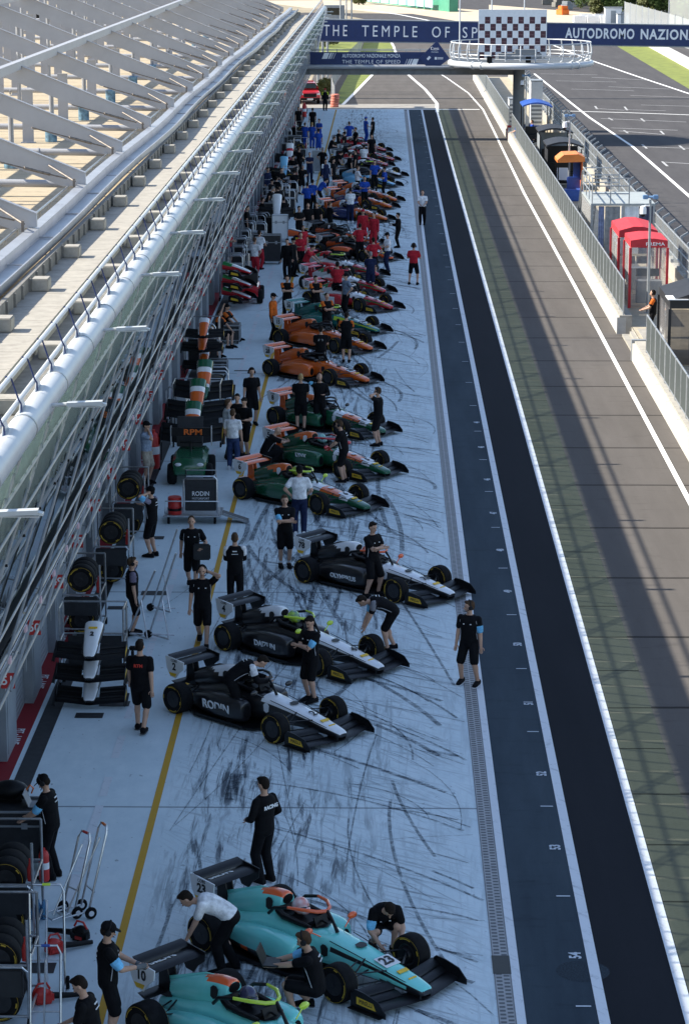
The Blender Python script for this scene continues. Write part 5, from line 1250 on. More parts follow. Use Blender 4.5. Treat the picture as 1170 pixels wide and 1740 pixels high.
    for i, (sa, el, ha) in enumerate(arms):
        q = 1 if i == 0 else -1; d = (ha-el).normalized(); sd = d.cross(Vector((1, 0, .2)) if abs(d.x) < .8 else Vector((0, 0, 1))).normalized(); pn = sd.cross(d).normalized()
        if pn.x*(-1) > .2: pn = -pn
        w0 = ha+d*.085
        for k, ln in enumerate((.066, .074, .070, .056)):
            o_ = sd*(-.027+.018*k); a = w0+o_-d*.03; m_ = w0+o_+d*ln*.55; e = m_+(d*.7+pn*.7).normalized()*ln*.5; fg.tube([a, m_, e], [.0095, .0088, .0068], 6)
        a = ha+d*.03-sd*.028; fg.tube([a, a-sd*.035+d*.025+pn*.01, a-sd*.042+d*.06+pn*.02], [.012, .0105, .008], 6)
    bo['_f'] = 0; del bo['_f']; _fing.append((bo, fg))
    # ---- clothes
    b = MB(); torso(b, .014, 0 if pitch < 60 else -.05)
    for sa, el, ha in arms:
        if sleeve == 'short': b.capsule(sa, sa.lerp(el, .60), .076, .074)
        else: b.capsule(sa, el, .074, .062); b.capsule(el, el.lerp(ha, .93), .062, .048)
    st = b.build('shirt', fm(top), t); _q.append((st, vox))
    b = MB(); 
    b.ell(P+Vector((0, 0, -.01)), .142, .190, .13, 14, 8)
    torso(b, .008, -.12, .26)
    for a, k, n_ in lg:
        if legs == 'shorts': b.capsule(a, a.lerp(k, .88), .110, .096)
        else: b.capsule(a, k, .108, .088); b.capsule(k, k.lerp(n_, .5), .088, .082); b.capsule(k.lerp(n_, .5), k.lerp(n_, .97), .082, .068)
    bt = b.build('shorts' if legs == 'shorts' else 'trousers', fm(bottom), t); _q.append((bt, vox))
    for i, (a, k, n_) in enumerate(lg):
        f = Vector(fx[i]); b = MB(); up = 1 if pose not in ('squat', 'kneel') else 1
        R_ = []
        for x, w, hh, e in ((-.115, .040, .09, 0), (-.10, .052, .125, 0), (-.03, .056, .125, 0), (.04, .056, .105, 0), (.10, .058, .085, 0), (.165, .052, .065, 0), (.20, .03, .045, 0)):
            R_.append([f+Vector((x, (w)*math.cos(2*PI*j/10), hh/2+.004+hh/2*math.sin(2*PI*j/10))) for j in range(10)])
        b.loft(R_); so_ = b.build('shoe', fm(shoe), t, smooth=True)
        if near:
            b = MB(); R2 = [[f+Vector((x, w*math.cos(2*PI*j/10), .010+.010*math.sin(2*PI*j/10))) for j in range(10)] for x, w in ((-.12, .036), (-.105, .054), (0, .058), (.10, .060), (.17, .053), (.205, .025))]
            b.loft(R2); b.build('sole', fm(WH if (px+py) % 3 < 1 or shoe == WH else (.1, .1, .1)), so_)
        if sock: b = MB(); b.capsule(n_, n_.lerp(k, .22), .043, .046); b.build('sock', fm(sock), t, smooth=True)
    if hair and not cap:
        b = MB(); b.ell(hc+hu*.040-hf*.018, .100, .084, .098, 14, 8, base); b.ell(hc-hf*.045+hu*.0, .068, .078, .085, 12, 8, base)
        if hair in ('brown', 'dark', 'blond') and (px % 2 == 0): b.ell(hc+hf*.05+hu*.105, .05, .065, .03, 10, 6, base)
        ho = b.build('hair', fm(HR[hair], 'hair'), t); _q.append((ho, min(vox, .02)))
    if cap:
        b = MB(); b.ell(hc+hu*.045-hf*.006, .112, .092, .088, 14, 8, base); R_ = []
        for x, w in ((.07, .075), (.12, .07), (.17, .045)): R_.append([hc+hf*x+hu*(.052-.12*(x-.07))+hl*w*math.cos(a)+hu*.008*math.sin(a) for a in [2*PI*j/8 for j in range(8)]])
        b.loft(R_); b.build('cap', fm(cap), t, smooth=True)
        if hair: b = MB(); b.ell(hc-hf*.035-hu*.01, .07, .079, .08, 12, 8, base); b.build('hair', fm(HR[hair], 'hair'), t, smooth=True)
    if headset:
        b = MB(); b.tube([hc+hl*.102*math.cos(a)+hu*(.005+.135*math.sin(a))-hf*.005 for a in [PI*j/10 for j in range(11)]], .011, 6)
        for q in (1, -1): 
            c0 = hc+hl*q*.092-hu*.012; b.tube([c0, c0+hl*q*.030], [.046, .036], 12, up=hf)
        b.tube([hc+hl*.105-hu*.02, hc+hf*.08+hl*.075-hu*.07, hc+hf*.125+hl*.03-hu*.08], .006, 5); b.build('headset', fm((.02, .02, .022)), t, smooth=True)
    if near:
        for q in (1, -1): b = MB(); b.ell(hc+hf*.091+hl*q*.033+hu*.012, .010, .016, .009, 8, 6, base); b.build('eye', fm((.02, .016, .014), 'eye'), t, smooth=True)
        b = MB(); b.ell(hc+hf*.092-hu*.066, .008, .026, .007, 8, 6, base); b.build('mouth', fm((.25, .09, .08), 'lips'), t, smooth=True)
    if band:
        sa, el, ha = arms[0 if band is True else 1]; b = MB(); b.capsule(sa.lerp(el, .56), sa.lerp(el, .80), .079, .070); b.build('armband', fm((.18, .50, .78)), t, smooth=True)
    if glove is not None:
        for sa, el, ha in arms: d = (ha-el).normalized(); b = MB(); b.capsule(ha-d*.02, ha+d*.10, .038, .040); b.build('glove', fm(glove), t, smooth=True)
    if trim:          # side panels / contrasting shoulders
        b = MB()
        for sa, el, ha in arms: b.capsule(sa+top_d*.012, sa.lerp(el, .45)+Vector((0, 0, .006)), .079, .078)
        b.build('shoulder_panel', fm(trim), st, smooth=True)
    if near and top == K_ and not shirt_text:
        q_ = sp[6]; f_ = fr[6]; v_ = Vector((f_.z, 0, -f_.x)); b = MB()
        b.obox(q_+v_*.148+Vector((0, .075, 0)), (0, .016, 0), f_*.008, v_*.006); b.obox(q_+v_*.150-Vector((0, .07, 0)), (0, .011, 0), f_*.010, v_*.006); b.build('chest_print', M['lwhite'], st)
        b = MB(); b.obox(sp[7]-v_*.140, (0, .05, 0), f_*.010, v_*.006); b.obox(sp[6]-v_*.150, (0, .075, 0), f_*.006, v_*.005); b.build('back_print', M['lwhite'], st)
        b = MB()
        for q in (1, -1): b.tube([sp[1]+Vector((0, q*.178, 0))+v_*.03, sp[3]+Vector((0, q*.172, 0))+v_*.05, sp[5]+Vector((0, q*.185, 0))+v_*.06, sp[7]+Vector((0, q*.17, 0))+v_*.085], .006, 5)
        b.build('piping', fm((.45, .46, .48)), st)
    if shirt_text:
        tx, cm, bgc = shirt_text; c0 = sp[6]-Vector((fr[6].z, 0, -fr[6].x))*.142
        if bgc: b = MB(); b.obox(c0+Vector((.004, 0, 0)), (0, .085, 0), (0, 0, .035), (.004, 0, 0)); b.build('print_patch', bgc, st)
        text(tx, .085, st, (c0.x-.006, 0, c0.z), (0, -1, 0), (fr[6].x, 0, fr[6].z), cm, .003, depth=.004)
    return t
_fing = []
def fuse():
    vl = bpy.context.view_layer
    for o, v in _q:
        m = o.modifiers.new('fuse', 'REMESH'); m.mode = 'VOXEL'; m.voxel_size = v; m.use_smooth_shade = True
        m = o.modifiers.new('smooth', 'SMOOTH'); m.factor = .5; m.iterations = 2
    vl.update(); dg = bpy.context.evaluated_depsgraph_get(); new = []
    for o, v in _q: new.append(bpy.data.meshes.new_from_object(o.evaluated_get(dg)))
    for (o, v), me in zip(_q, new):
        o.modifiers.clear(); old = o.data; mm = old.materials[0]; o.data = me
        if not me.materials: me.materials.append(mm)
        bpy.data.meshes.remove(old)
    for o, f in _fing:
        bm = bmesh.new(); bm.from_mesh(o.data); vs = [bm.verts.new(p) for p in f.v]
        for q in f.f:
            fc = bm.faces.new([vs[i] for i in q]); fc.smooth = True
        bm.to_mesh(o.data); bm.free()
CROSS_L = (.25, -.10, 1.20, (.1, 1, -.6)); CROSS_R = (.24, .11, 1.17, (.1, -1, -.6))
PHONE = None
# ---- nearest people
person('man in black with cap and headset typing at a laptop on the flight case', 90, 1492, 168, legs='trousers', L=(.42, .12, 1.02), R=(.42, -.10, 1.02), cap=K_, headset=True, band=True, head=(0, 32), pitch=8, shoe=K_)
person('man in black tee, cap and work gloves standing behind the lower turquoise car', 186, 1775, 10, L=(.42, .10, 1.10), R=(.40, -.14, 1.16), cap=K_, headset=True, band=2, head=(0, 22), glove=(.12, .13, 0.14), h=1.82)
person('bearded man in black tee at the bottom edge, looking down to the left', 160, 1872, 170, hair='dark', head=(0, 25), pitch=12, L='front', R='front', h=1.78)
person('man in white shirt bending at the rear wheel of turquoise car 23 with a cloth', 380, 1652, 178, top=WH, legs='trousers', pose='lean', pitch=72, L=(.56, .10, .48), R=(.50, -.14, .55), head=(0, -15), band=2, trim=None)
person('mechanic in black with headset crouching with a laptop between the turquoise cars', 512, 1722, 172, pose='squat', L=(.42, .10, .74), R=(.42, -.10, .74), headset=True, hair='brown', pitch=14, head=(0, 8), band=2)
person('mechanic in black crouching behind the nose of turquoise car 23', 650, 1618, -75, pose='squat', pitch=58, L=(.40, .16, .30), R=(.40, -.16, .30), hair='dark', head=(0, 10), band=2)
person('young driver in black racing suit with red collar standing alone on the concrete', 450, 1500, 140, shirt_text=('RACING', M['lwhite'], None), trim=None, sock=None, legs='trousers', sleeve='long', L=(.24, .14, 1.05), R=(.18, -.22, 1.0), hair='dark', head=(0, 15), h=1.80)
person('man in black shirt lettered RTM in red walking away along the garages', 240, 1243, 82, L='swing', R='swingb', pose='stride', hair='dark', h=1.84, shirt_text=('RTM', M['lred'], None))
person('crew member with hand on headset facing the tyre racks', 226, 1078, 12, L='ear', R='down', hair='brown', headset=True, h=1.74, trim=(.16, .14, .20))
person('crew member in cap leaning on the tyre rack and holding the headset', 259, 946, 160, L='ear', R=(.36, -.2, 1.25), cap=K_, h=1.78, band=True, trim=(.20, .18, .24))
person('man in black polo walking towards the camera carrying a dark case', 327, 1002, -88, pose='walk', L=(.26, .22, 1.05), R='swingb', hair='brown', h=1.80)
person('bearded man in sunglasses and black polo walking with a hand on his headset', 345, 1097, -88, pose='walk', L='ear', R='down', headset=True, hair='dark', h=1.82)
person('driver in black and white racing suit seen from behind beside car 4', 400, 1034, 92, legs='trousers', sleeve='long', L='front', R='front', hair='brown', trim=WH, h=1.76)
person('man in black with folded arms and orange leg tattoos behind car 78', 484, 964, -80, L=CROSS_L, R=CROSS_R, hair='brown', sock=WH, h=1.80, band=2)
person('man in white polo and dark trousers seen from behind near the green cars', 509, 910, 95, top=WH, bottom=NV, legs='trousers', L='hip', R=(.2, -.2, 1.0), cap=K_, shoe=WH, h=1.83)
person('dark haired man in black standing with folded arms beside car 78', 632, 1014, -45, L=CROSS_L, R=CROSS_R, hair='dark', pose='wide', h=1.80, head=(0, 10))
person('mechanic in black bending to hold the front wheel of car 4', 658, 1106, 186, pose='lean', pitch=74, L=(.52, .14, .52), R=(.52, -.14, .50), hair='dark', head=(0, -5), band=2, trim=(.20, .2, .22))
person('man in black with folded arms looking down in front of car 4', 528, 1192, 225, L=CROSS_L, R=CROSS_R, hair='dark', head=(0, 30), band=True, h=1.78)
person('driver in black and white suit bending into the cockpit of car 2', 402, 1228, 12, pose='lean', pitch=66, legs='trousers', sleeve='long', L=(.60, .12, .86), R=(.60, -.10, .84), hair='dark', trim=WH, head=(0, 0))
person('man in black with headset and blue armband standing on the drain grate', 796, 1163, -112, L='down', R='down', headset=True, hair='brown', band=True, h=1.80, pose='wide', head=(-55, 4))
# ---- middle
person('crew man with hand at his ear standing in front of the far green car', 642, 758, 165, L='ear', R='down', headset=True, hair='brown', h=1.78)
person('bald man in black jacket and trousers facing the camera with headset', 543, 731, -85, legs='trousers', sleeve='long', L='hold', R='ear', headset=True, hair=None, h=1.78, band=2)
person('fair haired crew man seen from behind beside the far green car', 511, 733, 92, L='front', R='front', hair='blond', h=1.80)
person('crew man in black tee and headset standing behind the laptop holder', 428, 722, -70, L='down', R='down', headset=True, h=1.80)
person('crew man in black tee holding an open laptop beside the yellow line', 416, 776, -120, L='hold', R='hold', hair='dark', h=1.76, head=(0, 25))
person('person in pale grey top talking beside the carts', 388, 780, 20, top=(.5, .52, .52), bottom=(.05, .06, .06), legs='trousers', L='front', R='down', hair='brown')
person('man in white tee and jeans seen from behind near the carts', 396, 798, 80, top=WH, bottom=JE, legs='trousers', hair='brown', L='down', R='down', shoe=WH, h=1.76)
person('man in dark top half hidden between the two visitors in pale tops', 404, 770, -100, hair='dark', legs='trousers', L='front', R='down')
person('mechanic in black with yellow straps crouching at the rear wheel of a green car', 462, 792, 20, pose='squat', pitch=35, L='low', R='low', hair=None, legs='trousers')
person('mechanic in black with red gloves leaning at the cockpit of the middle green car', 584, 820, 170, L=(.40, .12, 1.0), R=(.42, -.12, .95), pitch=10, hair='brown', headset=True, glove=(.45, .04, .04))
person('man in cap, pale blue tee and beige shorts at the garages, hand on mouth', 250, 822, -25, top=(.28, .34, .44), bottom=BE, L='hip', R='mouth', cap=K_, h=1.78, hair='dark')
person('man in black shirt with white TWG print on the back beside an orange car', 545, 642, 88, L='front', R='front', hair='dark', h=1.80, shirt_text=('TWG', M['lblack'], M['white']))
person('man in black with orange print seen from behind at the second orange car', 588, 616, 88, L='front', R='front', hair='dark', h=1.80, trim=OR)
person('crew man in black and orange shirt standing with folded arms by the teal car', 555, 578, -60, L=CROSS_L, R=CROSS_R, hair='dark', trim=OR, legs='shorts')
person('crew man in black and orange folding arms in front of the red and white cars', 536, 545, -70, L=CROSS_L, R=CROSS_R, hair='dark', trim=OR, legs='trousers')
person('man in bright orange jacket and dark cap beside the orange car wing', 464, 578, -20, top=OR, sleeve='long', legs='trousers', cap=K_, hair='dark', head=(0, 15))
person('crew man with folded arms in black and orange by the yellow line', 488, 544, -85, L=CROSS_L, R=CROSS_R, hair='dark', trim=OR, headset=True, legs='trousers')
person('man in grey tee and cap standing by the nearest red and white car', 588, 540, -150, top=GY, legs='trousers', cap=K_, hair='dark', L='hip', R='down')
person('man in red tee and black shorts seen from behind at the red and white cars', 573, 520, 92, top=RD, L='front', R='front', hair='dark', h=1.82)
person('man in navy tee seen from behind at the red and white car nose', 629, 499, 95, top=NV, L='front', R='front', hair='grey', bottom=NV)
person('man in red tee behind the navy shirted man', 634, 472, 100, top=RD, L='hip', R='hip', hair='dark')
person('man in red tee reaching over the rear of the middle red and white car', 523, 480, -20, top=RD, pitch=30, L=(.5, .15, .95), R=(.5, -.15, .95), pose='lean', hair='dark')
person('man in red polo at the back of the red and white cars', 511, 462, -80, top=RD, hair='brown', L='down', R='hold')
person('woman in red polo behind the crew at the red and white cars', 515, 444, -60, top=RD, hair='brown', h=1.66)
person('man in black trousers and black vest walking along the yellow line', 488, 474, -95, legs='trousers', hair='dark', sleeve='long', L='swing', R='down')
person('man in red polo seen from behind beside the black and orange car', 611, 445, 95, top=RD, legs='trousers', L='hip', R='hip', hair='dark')
person('man in white shirt, cap and dark trousers reading notes by the black and orange car', 658, 462, 200, top=WH, bottom=NV, legs='trousers', cap=K_, L='hold', R='hold', hair='dark', head=(0, 25))
person('long haired person in black holding a laptop at the black and orange nose', 676, 421, 190, legs='trousers', sleeve='long', L='hold', R='hold', hair='dark', h=1.68)
person('crew man in red polo and black shorts standing apart on the lane line', 702, 484, 80, top=RD, headset=True, hair='dark', L='hold', R='hold', pose='wide', h=1.82)
person('man in white shirt and black trousers walking alone on the white line', 717, 382, -92, top=WH, legs='trousers', L='front', R='front', hair='brown', h=1.80)
person('helper in white top and red trousers by the black case', 441, 458, 60, top=WH, bottom=RD, legs='trousers', L='front', R='front', hair='dark')
person('helper in white tee working at the red and green cart', 433, 472, 60, top=WH, bottom=RD, legs='trousers', L='front', R='hip', hair='brown')
person('man in red tee leaning against the garages beside tube carts', 389, 454, -10, top=RD, bottom=NV, L=CROSS_L, R=CROSS_R, hair='dark')
person('man in black and orange tee sitting on a box, hand on chin', 376, 590, -25, pose='sit', L='knee', R='mouth', trim=OR, hair='brown')
person('man in black and orange tee sitting beside his colleague on a box', 388, 578, -20, pose='sit', L='knee', R='knee', trim=OR, cap=K_, hair='dark')
person('fair haired child in orange and blue sitting next to the seated crew', 362, 606, -30, pose='sit', top=OR, bottom=BL, L='knee', R='knee', hair='blond', h=1.45)
person('dark haired person in black, leftmost of the group behind the black and orange car', 508, 412, -60, hair='dark', L='hold', R='hold', legs='trousers')
person('tall person in black in the middle of the group behind the black and orange car', 523, 408, -80, hair='dark', legs='trousers', h=1.84)
person('person in black, rightmost of the group behind the black and orange car', 538, 405, -100, hair='brown', legs='trousers')
person('man in black shirt with white print on his back near the tube carts', 482, 394, 90, hair='dark', L='front', R='front')
person('driver in red suit standing beyond the black and orange car', 616, 418, -80, top=RD, bottom=RD, sleeve='long', legs='trousers', cap=RD, hair=None)
person('second driver in red suit next to the black and orange cockpit', 635, 424, -120, top=RD, bottom=RD, sleeve='long', legs='trousers', hair='dark')
# ---- far group
person('man in royal blue shirt and black trousers by the yellow line', 522, 368, 92, top=BL, legs='trousers', L='hold', R='hold', hair='dark', h=1.82)
person('man in royal blue shirt half hidden behind a colleague by the yellow line', 531, 361, 70, top=BL, legs='trousers', hair='dark')
person('man in white shirt and navy trousers at the nearest navy car', 595, 379, 100, top=WH, bottom=NV, legs='trousers', L='front', R='front', shoe=WH, hair='dark', h=1.84)
person('man in royal blue shirt facing the camera at the nearest navy car', 619, 355, -80, top=BL, legs='trousers', L='hold', R='hold', hair='dark')
person('man in royal blue shirt bowing his head at the navy car noses', 653, 337, 185, top=BL, legs='trousers', hair='dark', head=(0, 25), L='hold', R='hold')
person('man in royal blue shirt standing behind the sky blue car', 636, 324, -90, top=BL, legs='trousers', hair='dark', L='hip', R='down')
person('man in white tee at the cockpit of the farthest navy car', 607, 335, 20, top=WH, legs='trousers', L='front', R='front', hair='brown')
person('man in white tee seen from behind at the white nosed black car', 618, 294, 95, top=WH, legs='trousers', hair='dark', L='front', R='front')
person('man in black facing the camera between the far red cars', 631, 275, -85, hair='dark', legs='trousers')
person('man in blue overalls at the rear of the last red car', 593, 250, 90, top=BL, bottom=BL, legs='trousers', hair='brown', L='hip', R='hip')
person('man in blue overalls with cap talking at the last red car', 621, 241, 30, top=BL, bottom=BL, legs='trousers', cap=BL, L='front', R='hip', hair='dark')
person('man in black polo talking with a man in blue overalls at the last red car', 633, 242, 160, legs='trousers', hair='dark', L='hip', R='down')
person('man in black seen from behind at the far tyre stacks', 531, 225, 92, hair='dark', h=1.82, legs='trousers')
person('man in dark clothes at the far end of the garages', 507, 222, -80, hair='dark', legs='trousers')
for i, (a, b_, f) in enumerate(((542, 245, -120), (530, 252, 80), (518, 252, 60), (541, 264, 100))):
    person(('man in blue overalls standing at the back of the group by the far tyres', 'man in blue overalls in the middle of the group by the far tyres', 'man in blue overalls nearest the garages in the group by the far tyres', 'man in blue shirt and shorts at the front of the group by the far tyres')[i], a, b_, f, top=BL, bottom=BL, legs='trousers' if i < 3 else 'shorts', hair=('dark', 'blond', 'brown', 'dark')[i], L='hold', R='down')
person('man in navy clothes standing beside the silver case', 526, 310, -90, top=NV, bottom=NV, legs='trousers', hair='grey', L=CROSS_L, R=CROSS_R, h=1.82)
person('man in navy vest and white sleeves at the rear of the sky blue car', 553, 322, -60, top=NV, bottom=NV, legs='trousers', sleeve='long', trim=WH, hair='dark')
person('man in dark jacket standing at the garage wall by the red cabinet', 455, 338, -40, top=NV, bottom=NV, legs='trousers', sleeve='long', hair='brown', head=(0, 20))
for i, (a, b_, f, kw) in enumerate(((594, 310, 20, {}), (604, 304, 180, {}), (583, 287, 10, dict(pitch=50, pose='lean', L='low', R='low')), (571, 300, 30, dict(pitch=45, pose='lean', L='low', R='low')), (545, 352, 20, dict(top=BL, pitch=40, pose='lean', L='low', R='low')))):
    person(('mechanic in black standing at the sky blue car cockpit', 'mechanic in black facing another one across the sky blue car', 'mechanic in black bending over the white nosed black car', 'mechanic in black bending at the rear of the white nosed black car', 'mechanic in blue bending at the rear wheel of a navy car')[i], a, b_, f, legs='trousers', hair='dark', **kw)
person('fire marshal in black gear with yellow bands and red helmet beside the red pickup', 552, 188, -80, sleeve='long', legs='trousers', cap=RD, hair=None, h=1.85, sock=(.6, .7, .05), trim=(.6, .7, .05))
for i, (a, b_, f) in enumerate(((470, 352, 60), (462, 358, -40), (455, 372, 10), (446, 396, 20), (478, 336, -60), (488, 316, 30), (498, 312, -90), (508, 300, 40), (575, 262, 20), (585, 268, 170), (560, 276, 10), (548, 300, 60), (566, 318, -30), (500, 340, 90), (512, 330, -70), (420, 412, 0), (560, 400, 30), (498, 470, -30), (476, 372, 120), (604, 262, 200))):
    person('crew member in black half hidden in the crowd at the far cars and carts', a, b_, f, legs='trousers' if i % 2 else 'shorts', hair=('dark', 'brown', 'grey')[i % 3], cap=K_ if i % 4 == 1 else None, L=('hold', 'down', 'front', 'hip')[i % 4], R=('down', 'front', 'hip')[i % 3], pitch=(0, 0, 25, 0)[i % 4], h=1.68+.04*(i % 4), group='crew half hidden in the far crowd')
# ---- right side
person('person in blue leaning on the far pit wall fence', 877, 251, 180, top=BL, bottom=BL, L='front', R='front', hair='dark', z=0)
person('person in blue overalls standing in the blue roofed stand', 903, 248, 180, top=BL, bottom=BL, legs='trousers', hair='brown', z=.26)
for i, (a, b_) in enumerate(((914, 270), (921, 276), (917, 264))): person(('person in black nearest the fence beside the dark stands', 'person in black at the dark stand roof edge', 'person in black farthest back beside the dark stands')[i], a, b_, 170, sleeve='long', legs='trousers', hair='dark', z=.26, L='front', R='down')
person('person in dark clothes standing beside the grey raised platform', 995, 412, 180, legs='trousers', sleeve='long', hair='brown', z=.26, top=(.10, .10, .10), L='front', R='front')
person('crew man in black and orange with headset leaning on the fence by the red tents', 1107, 574, 175, sleeve='short', trim=OR, headset=True, hair='dark', L='front', R='front', z=.26, legs='trousers')
# ---- drivers seated in the cars
def driver(i, hel, label, suit=K_):
    (x, y), h = cars[i]; t = thing('person', label, 'person', (x, y, 0), h, 'drivers seated in the cars'); b = MB()
    b.loft([sec(-.30, .15, .40, .62), sec(-.22, .19, .42, .72), sec(-.12, .17, .42, .70)]); b.capsule((-.22, .16, .66), (.02, .2, .55), .055, .045); b.capsule((-.22, -.16, .66), (.02, -.2, .55), .055, .045)
    b.capsule((.02, .2, .55), (.24, .10, .70), .045, .035); b.capsule((.02, -.2, .55), (.24, -.10, .70), .045, .035); b.capsule((-.2, 0, .70), (-.17, 0, .78), .06, .055); o = b.build('body', fm(suit), t); _q.append((o, .016))
    b = MB(); b.ell((-.15, 0, .835), .145, .125, .135, 18, 12); b.ell((-.06, 0, .79), .09, .09, .08, 14, 8); hm = b.build('helmet', hel, t); _q.append((hm, .014))
    b = MB(); b.ell((-.085, 0, .835), .092, .105, .045, 16, 8); b.build('visor', BM['glass'], hm, smooth=True)
def hmat(name, c1, c2): return mat(name, c1, .25, var=.1, scale=7, col2=c2, coat=.6, detail=1)
driver(0, hmat('helmet_orange_white', (.8, .75, .75), (.70, .10, .04)), 'driver with orange and white helmet seated in turquoise car 23')
driver(1, hmat('helmet_dark_blue', (.02, .02, .05), (.05, .05, .12)), 'driver with dark blue helmet seated in the lower turquoise car')
driver(3, hmat('helmet_lime_blue', (.5, .75, .05), (.02, .08, .25)), 'driver with lime and blue helmet seated in car 4')
driver(4, hmat('helmet_red_white', (.75, .12, .06), (.7, .7, .7)), 'driver with red and white helmet seated in car 78')
driver(6, hmat('helmet_pale_green', (.4, .7, .75), (.05, .3, .15)), 'driver with pale green helmet seated in the middle green car')
driver(2, hmat('helmet_white_cap', (.05, .05, .05), (.02, .02, .02)), 'driver in black seated in car number 2')
driver(11, hmat('helmet_red', (.6, .03, .03), (.5, .02, .02)), 'driver with red helmet seated in the nearest red and white car')
driver(5, hmat('helmet_yellow_dark', (.5, .6, .05), (.02, .03, .02)), 'driver with yellow helmet seated in the nearest green car')
# ================================================================== EQUIPMENT
def clone(kind, label, cat, build, loc, rz=0, group=None, sc=1):
    t = thing(kind, label, cat, loc, rz, group); t.scale = (sc, sc, sc); build(t); return t
_pm = {}
def pmesh(key, fn, mats, smooth=False):
    if key not in _pm: b = MB(); fn(b); _pm[key] = b.mesh(key.split(':')[-1], mats, smooth)
    return _pm[key]
M['tubing'] = mat('chromed_tubing', (.55, .56, .58), .28, .9, var=.15, scale=12)
M['case'] = mat('flight_case_laminate', (.018, .019, .022), .5, var=.3, scale=5)
def tyre(label, loc, group, axis='y', front=False):
    W_ = WF if front else WR; o = bpy.data.objects.new('tyre', W_[0]); COL.objects.link(o); o.location = loc
    if axis == 'z': o.rotation_euler = (PI/2, 0, 0)
    elif axis == 'x': o.rotation_euler = (0, 0, PI/2)
    else: o.rotation_euler = (0, rnd.uniform(0, 6), 0)
    r = part('rim', W_[1], o); part('sidewall_print', W_[2], o); return tag(o, label, 'tyre', group)
def tyre_rack(px, py, where, n=4, z=1.28, tiers=(.36, 1.28)):
    p = g(px, py, z); x, y = p.x, p.y
    t = thing('tyre_rack', 'steel tube tyre rack '+where, 'tyre rack', (x, y, 0), 0, None); L = n*.345
    def fr(b):
        for s in (-.42, .42):
            for yy in (-.2, L-.15):
                b.tube([(s, yy, .10), (s, yy, 1.62)], .022, 8)
            for zz in (.18, .95): b.tube([(s, -.2, zz), (s, L-.15, zz)], .02, 6)
        for zz in (.18, .95):
            for yy in (-.2, L-.15): b.tube([(-.42, yy, zz), (.42, yy, zz)], .02, 6)
        b.tube([(-.42, -.2, .7), (-.42, -.32, .9), (-.36, -.34, .98), (.36, -.34, .98), (.42, -.32, .9), (.42, -.2, .7)], .02, 8)
        b.tube([(-.42, L-.15, 1.62), (.42, L-.15, 1.62)], .02, 6)
    part('frame', pmesh('rack%d:frame' % n, fr, M['tubing'], True), t)
    part('kit_box', pmesh('rack:kit_box', lambda b: b.bbox(-.36, .36, -.30, -.22, .50, .92, .02), M['case']), t)
    part('spray_bottle', pmesh('rack:spray_bottle', lambda b: b.lathe([(.02, 0), (.05, .01), (.05, .2), (.02, .3), (.02, .36)], (.38, -.12, .98), n=10), M['red'], True), t)
    def ca(b):
        for s in (-.42, .42):
            for yy in (-.2, L-.15): b.lathe([(.03, -.02), (.08, -.022), (.08, .022), (.03, .02)], (s, yy, .08), 'x', 14)
    part('castors', pmesh('rack%d:castors' % n, ca, M['rubber'], True), t)['kind'] = 'stuff'
    for k, zz in enumerate(tiers):
        for i in range(n):
            tyre('black slick tyre in %s row of rack %s' % (('lower', 'upper')[k], where), (x, y+i*.315, zz), 'slick tyres in the rack '+where)
    return t
tyre_rack(12, 1490, 'at the lower left edge', 3, 1.0, (.36, 1.0))
tyre_rack(0, 1625, 'in the bottom left corner', 3, 1.0, (.36, 1.0))
tyre_rack(139, 982, 'behind the stacked white noses', 3)
tyre_rack(190, 902, 'second along the garages', 3)
tyre_rack(219, 828, 'third along the garages', 3)
tyre_rack(510, 252, 'among the far group in blue', 3, 1.0, (.36, 1.0))
tyre_rack(513, 222, 'nearest the far end of the garages', 2, 1.0, (.36, 1.0))
tyre_rack(493, 303, 'beside the sky blue spare nose', 3, 1.0, (.36, 1.0))
# spare noses with front wings, stacked on racks
def nose_mesh():
    K = [(2.42, .09, .17, .235), (2.36, .135, .15, .275), (2.15, .17, .15, .33), (1.75, .20, .16, .42), (1.39, .23, .155, .485), (1.12, .245, .14, .53)]
    b = MB(); b.loft([sec(x, w, zb, zt, 2.9) for x, w, zb, zt in spline(K, 4)]); return b
NB = nose_mesh(); _nm = {}
def spare_nose(label, loc, rz, kind, group, wing='carbon', tilt=0.0, pattern=None, scale=1.0, num=None):
    k = (kind, pattern is None)
    if kind not in _nm:
        cols, fn = LIV[kind]; me = NB.mesh('nose', [LM[c] for c in cols], smooth=True)
        for p_ in me.polygons: p_.material_index = (pattern or fn)(p_.center, p_.normal, 'body')
        _nm[kind] = me
    t = thing('spare_nose', label, 'nose cone', loc, rz, group); t.rotation_euler = (0, tilt, rz); t.scale = (scale,)*3
    b = part('nose', _nm[kind], t, (-2.2, 0, -.2)); f = part('front_wing', FWM, t, (-2.2, 0, -.2), mats=[LM[wing] if wing != 'carbon' else M['carbon']])
    for s in 'lr': part('endplate', CM['endplate_'+s], f, mats=[M['carbon']]); part('tyre_panel', CM['tyre_panel_'+s], f, mats=[M['yellow']])
    if num: text(num, .2, b, (1.66, 0, .455), (0, 1, 0), (-1, 0, .22), M['lblack'], .006, depth=.006); b2 = MB(); b2.obox((1.42, 0, .497), (.035, 0, -.008), (0, .11, 0), (0, 0, .004)); b2.build('supplier_sticker', M['yellow'], b)
    return t
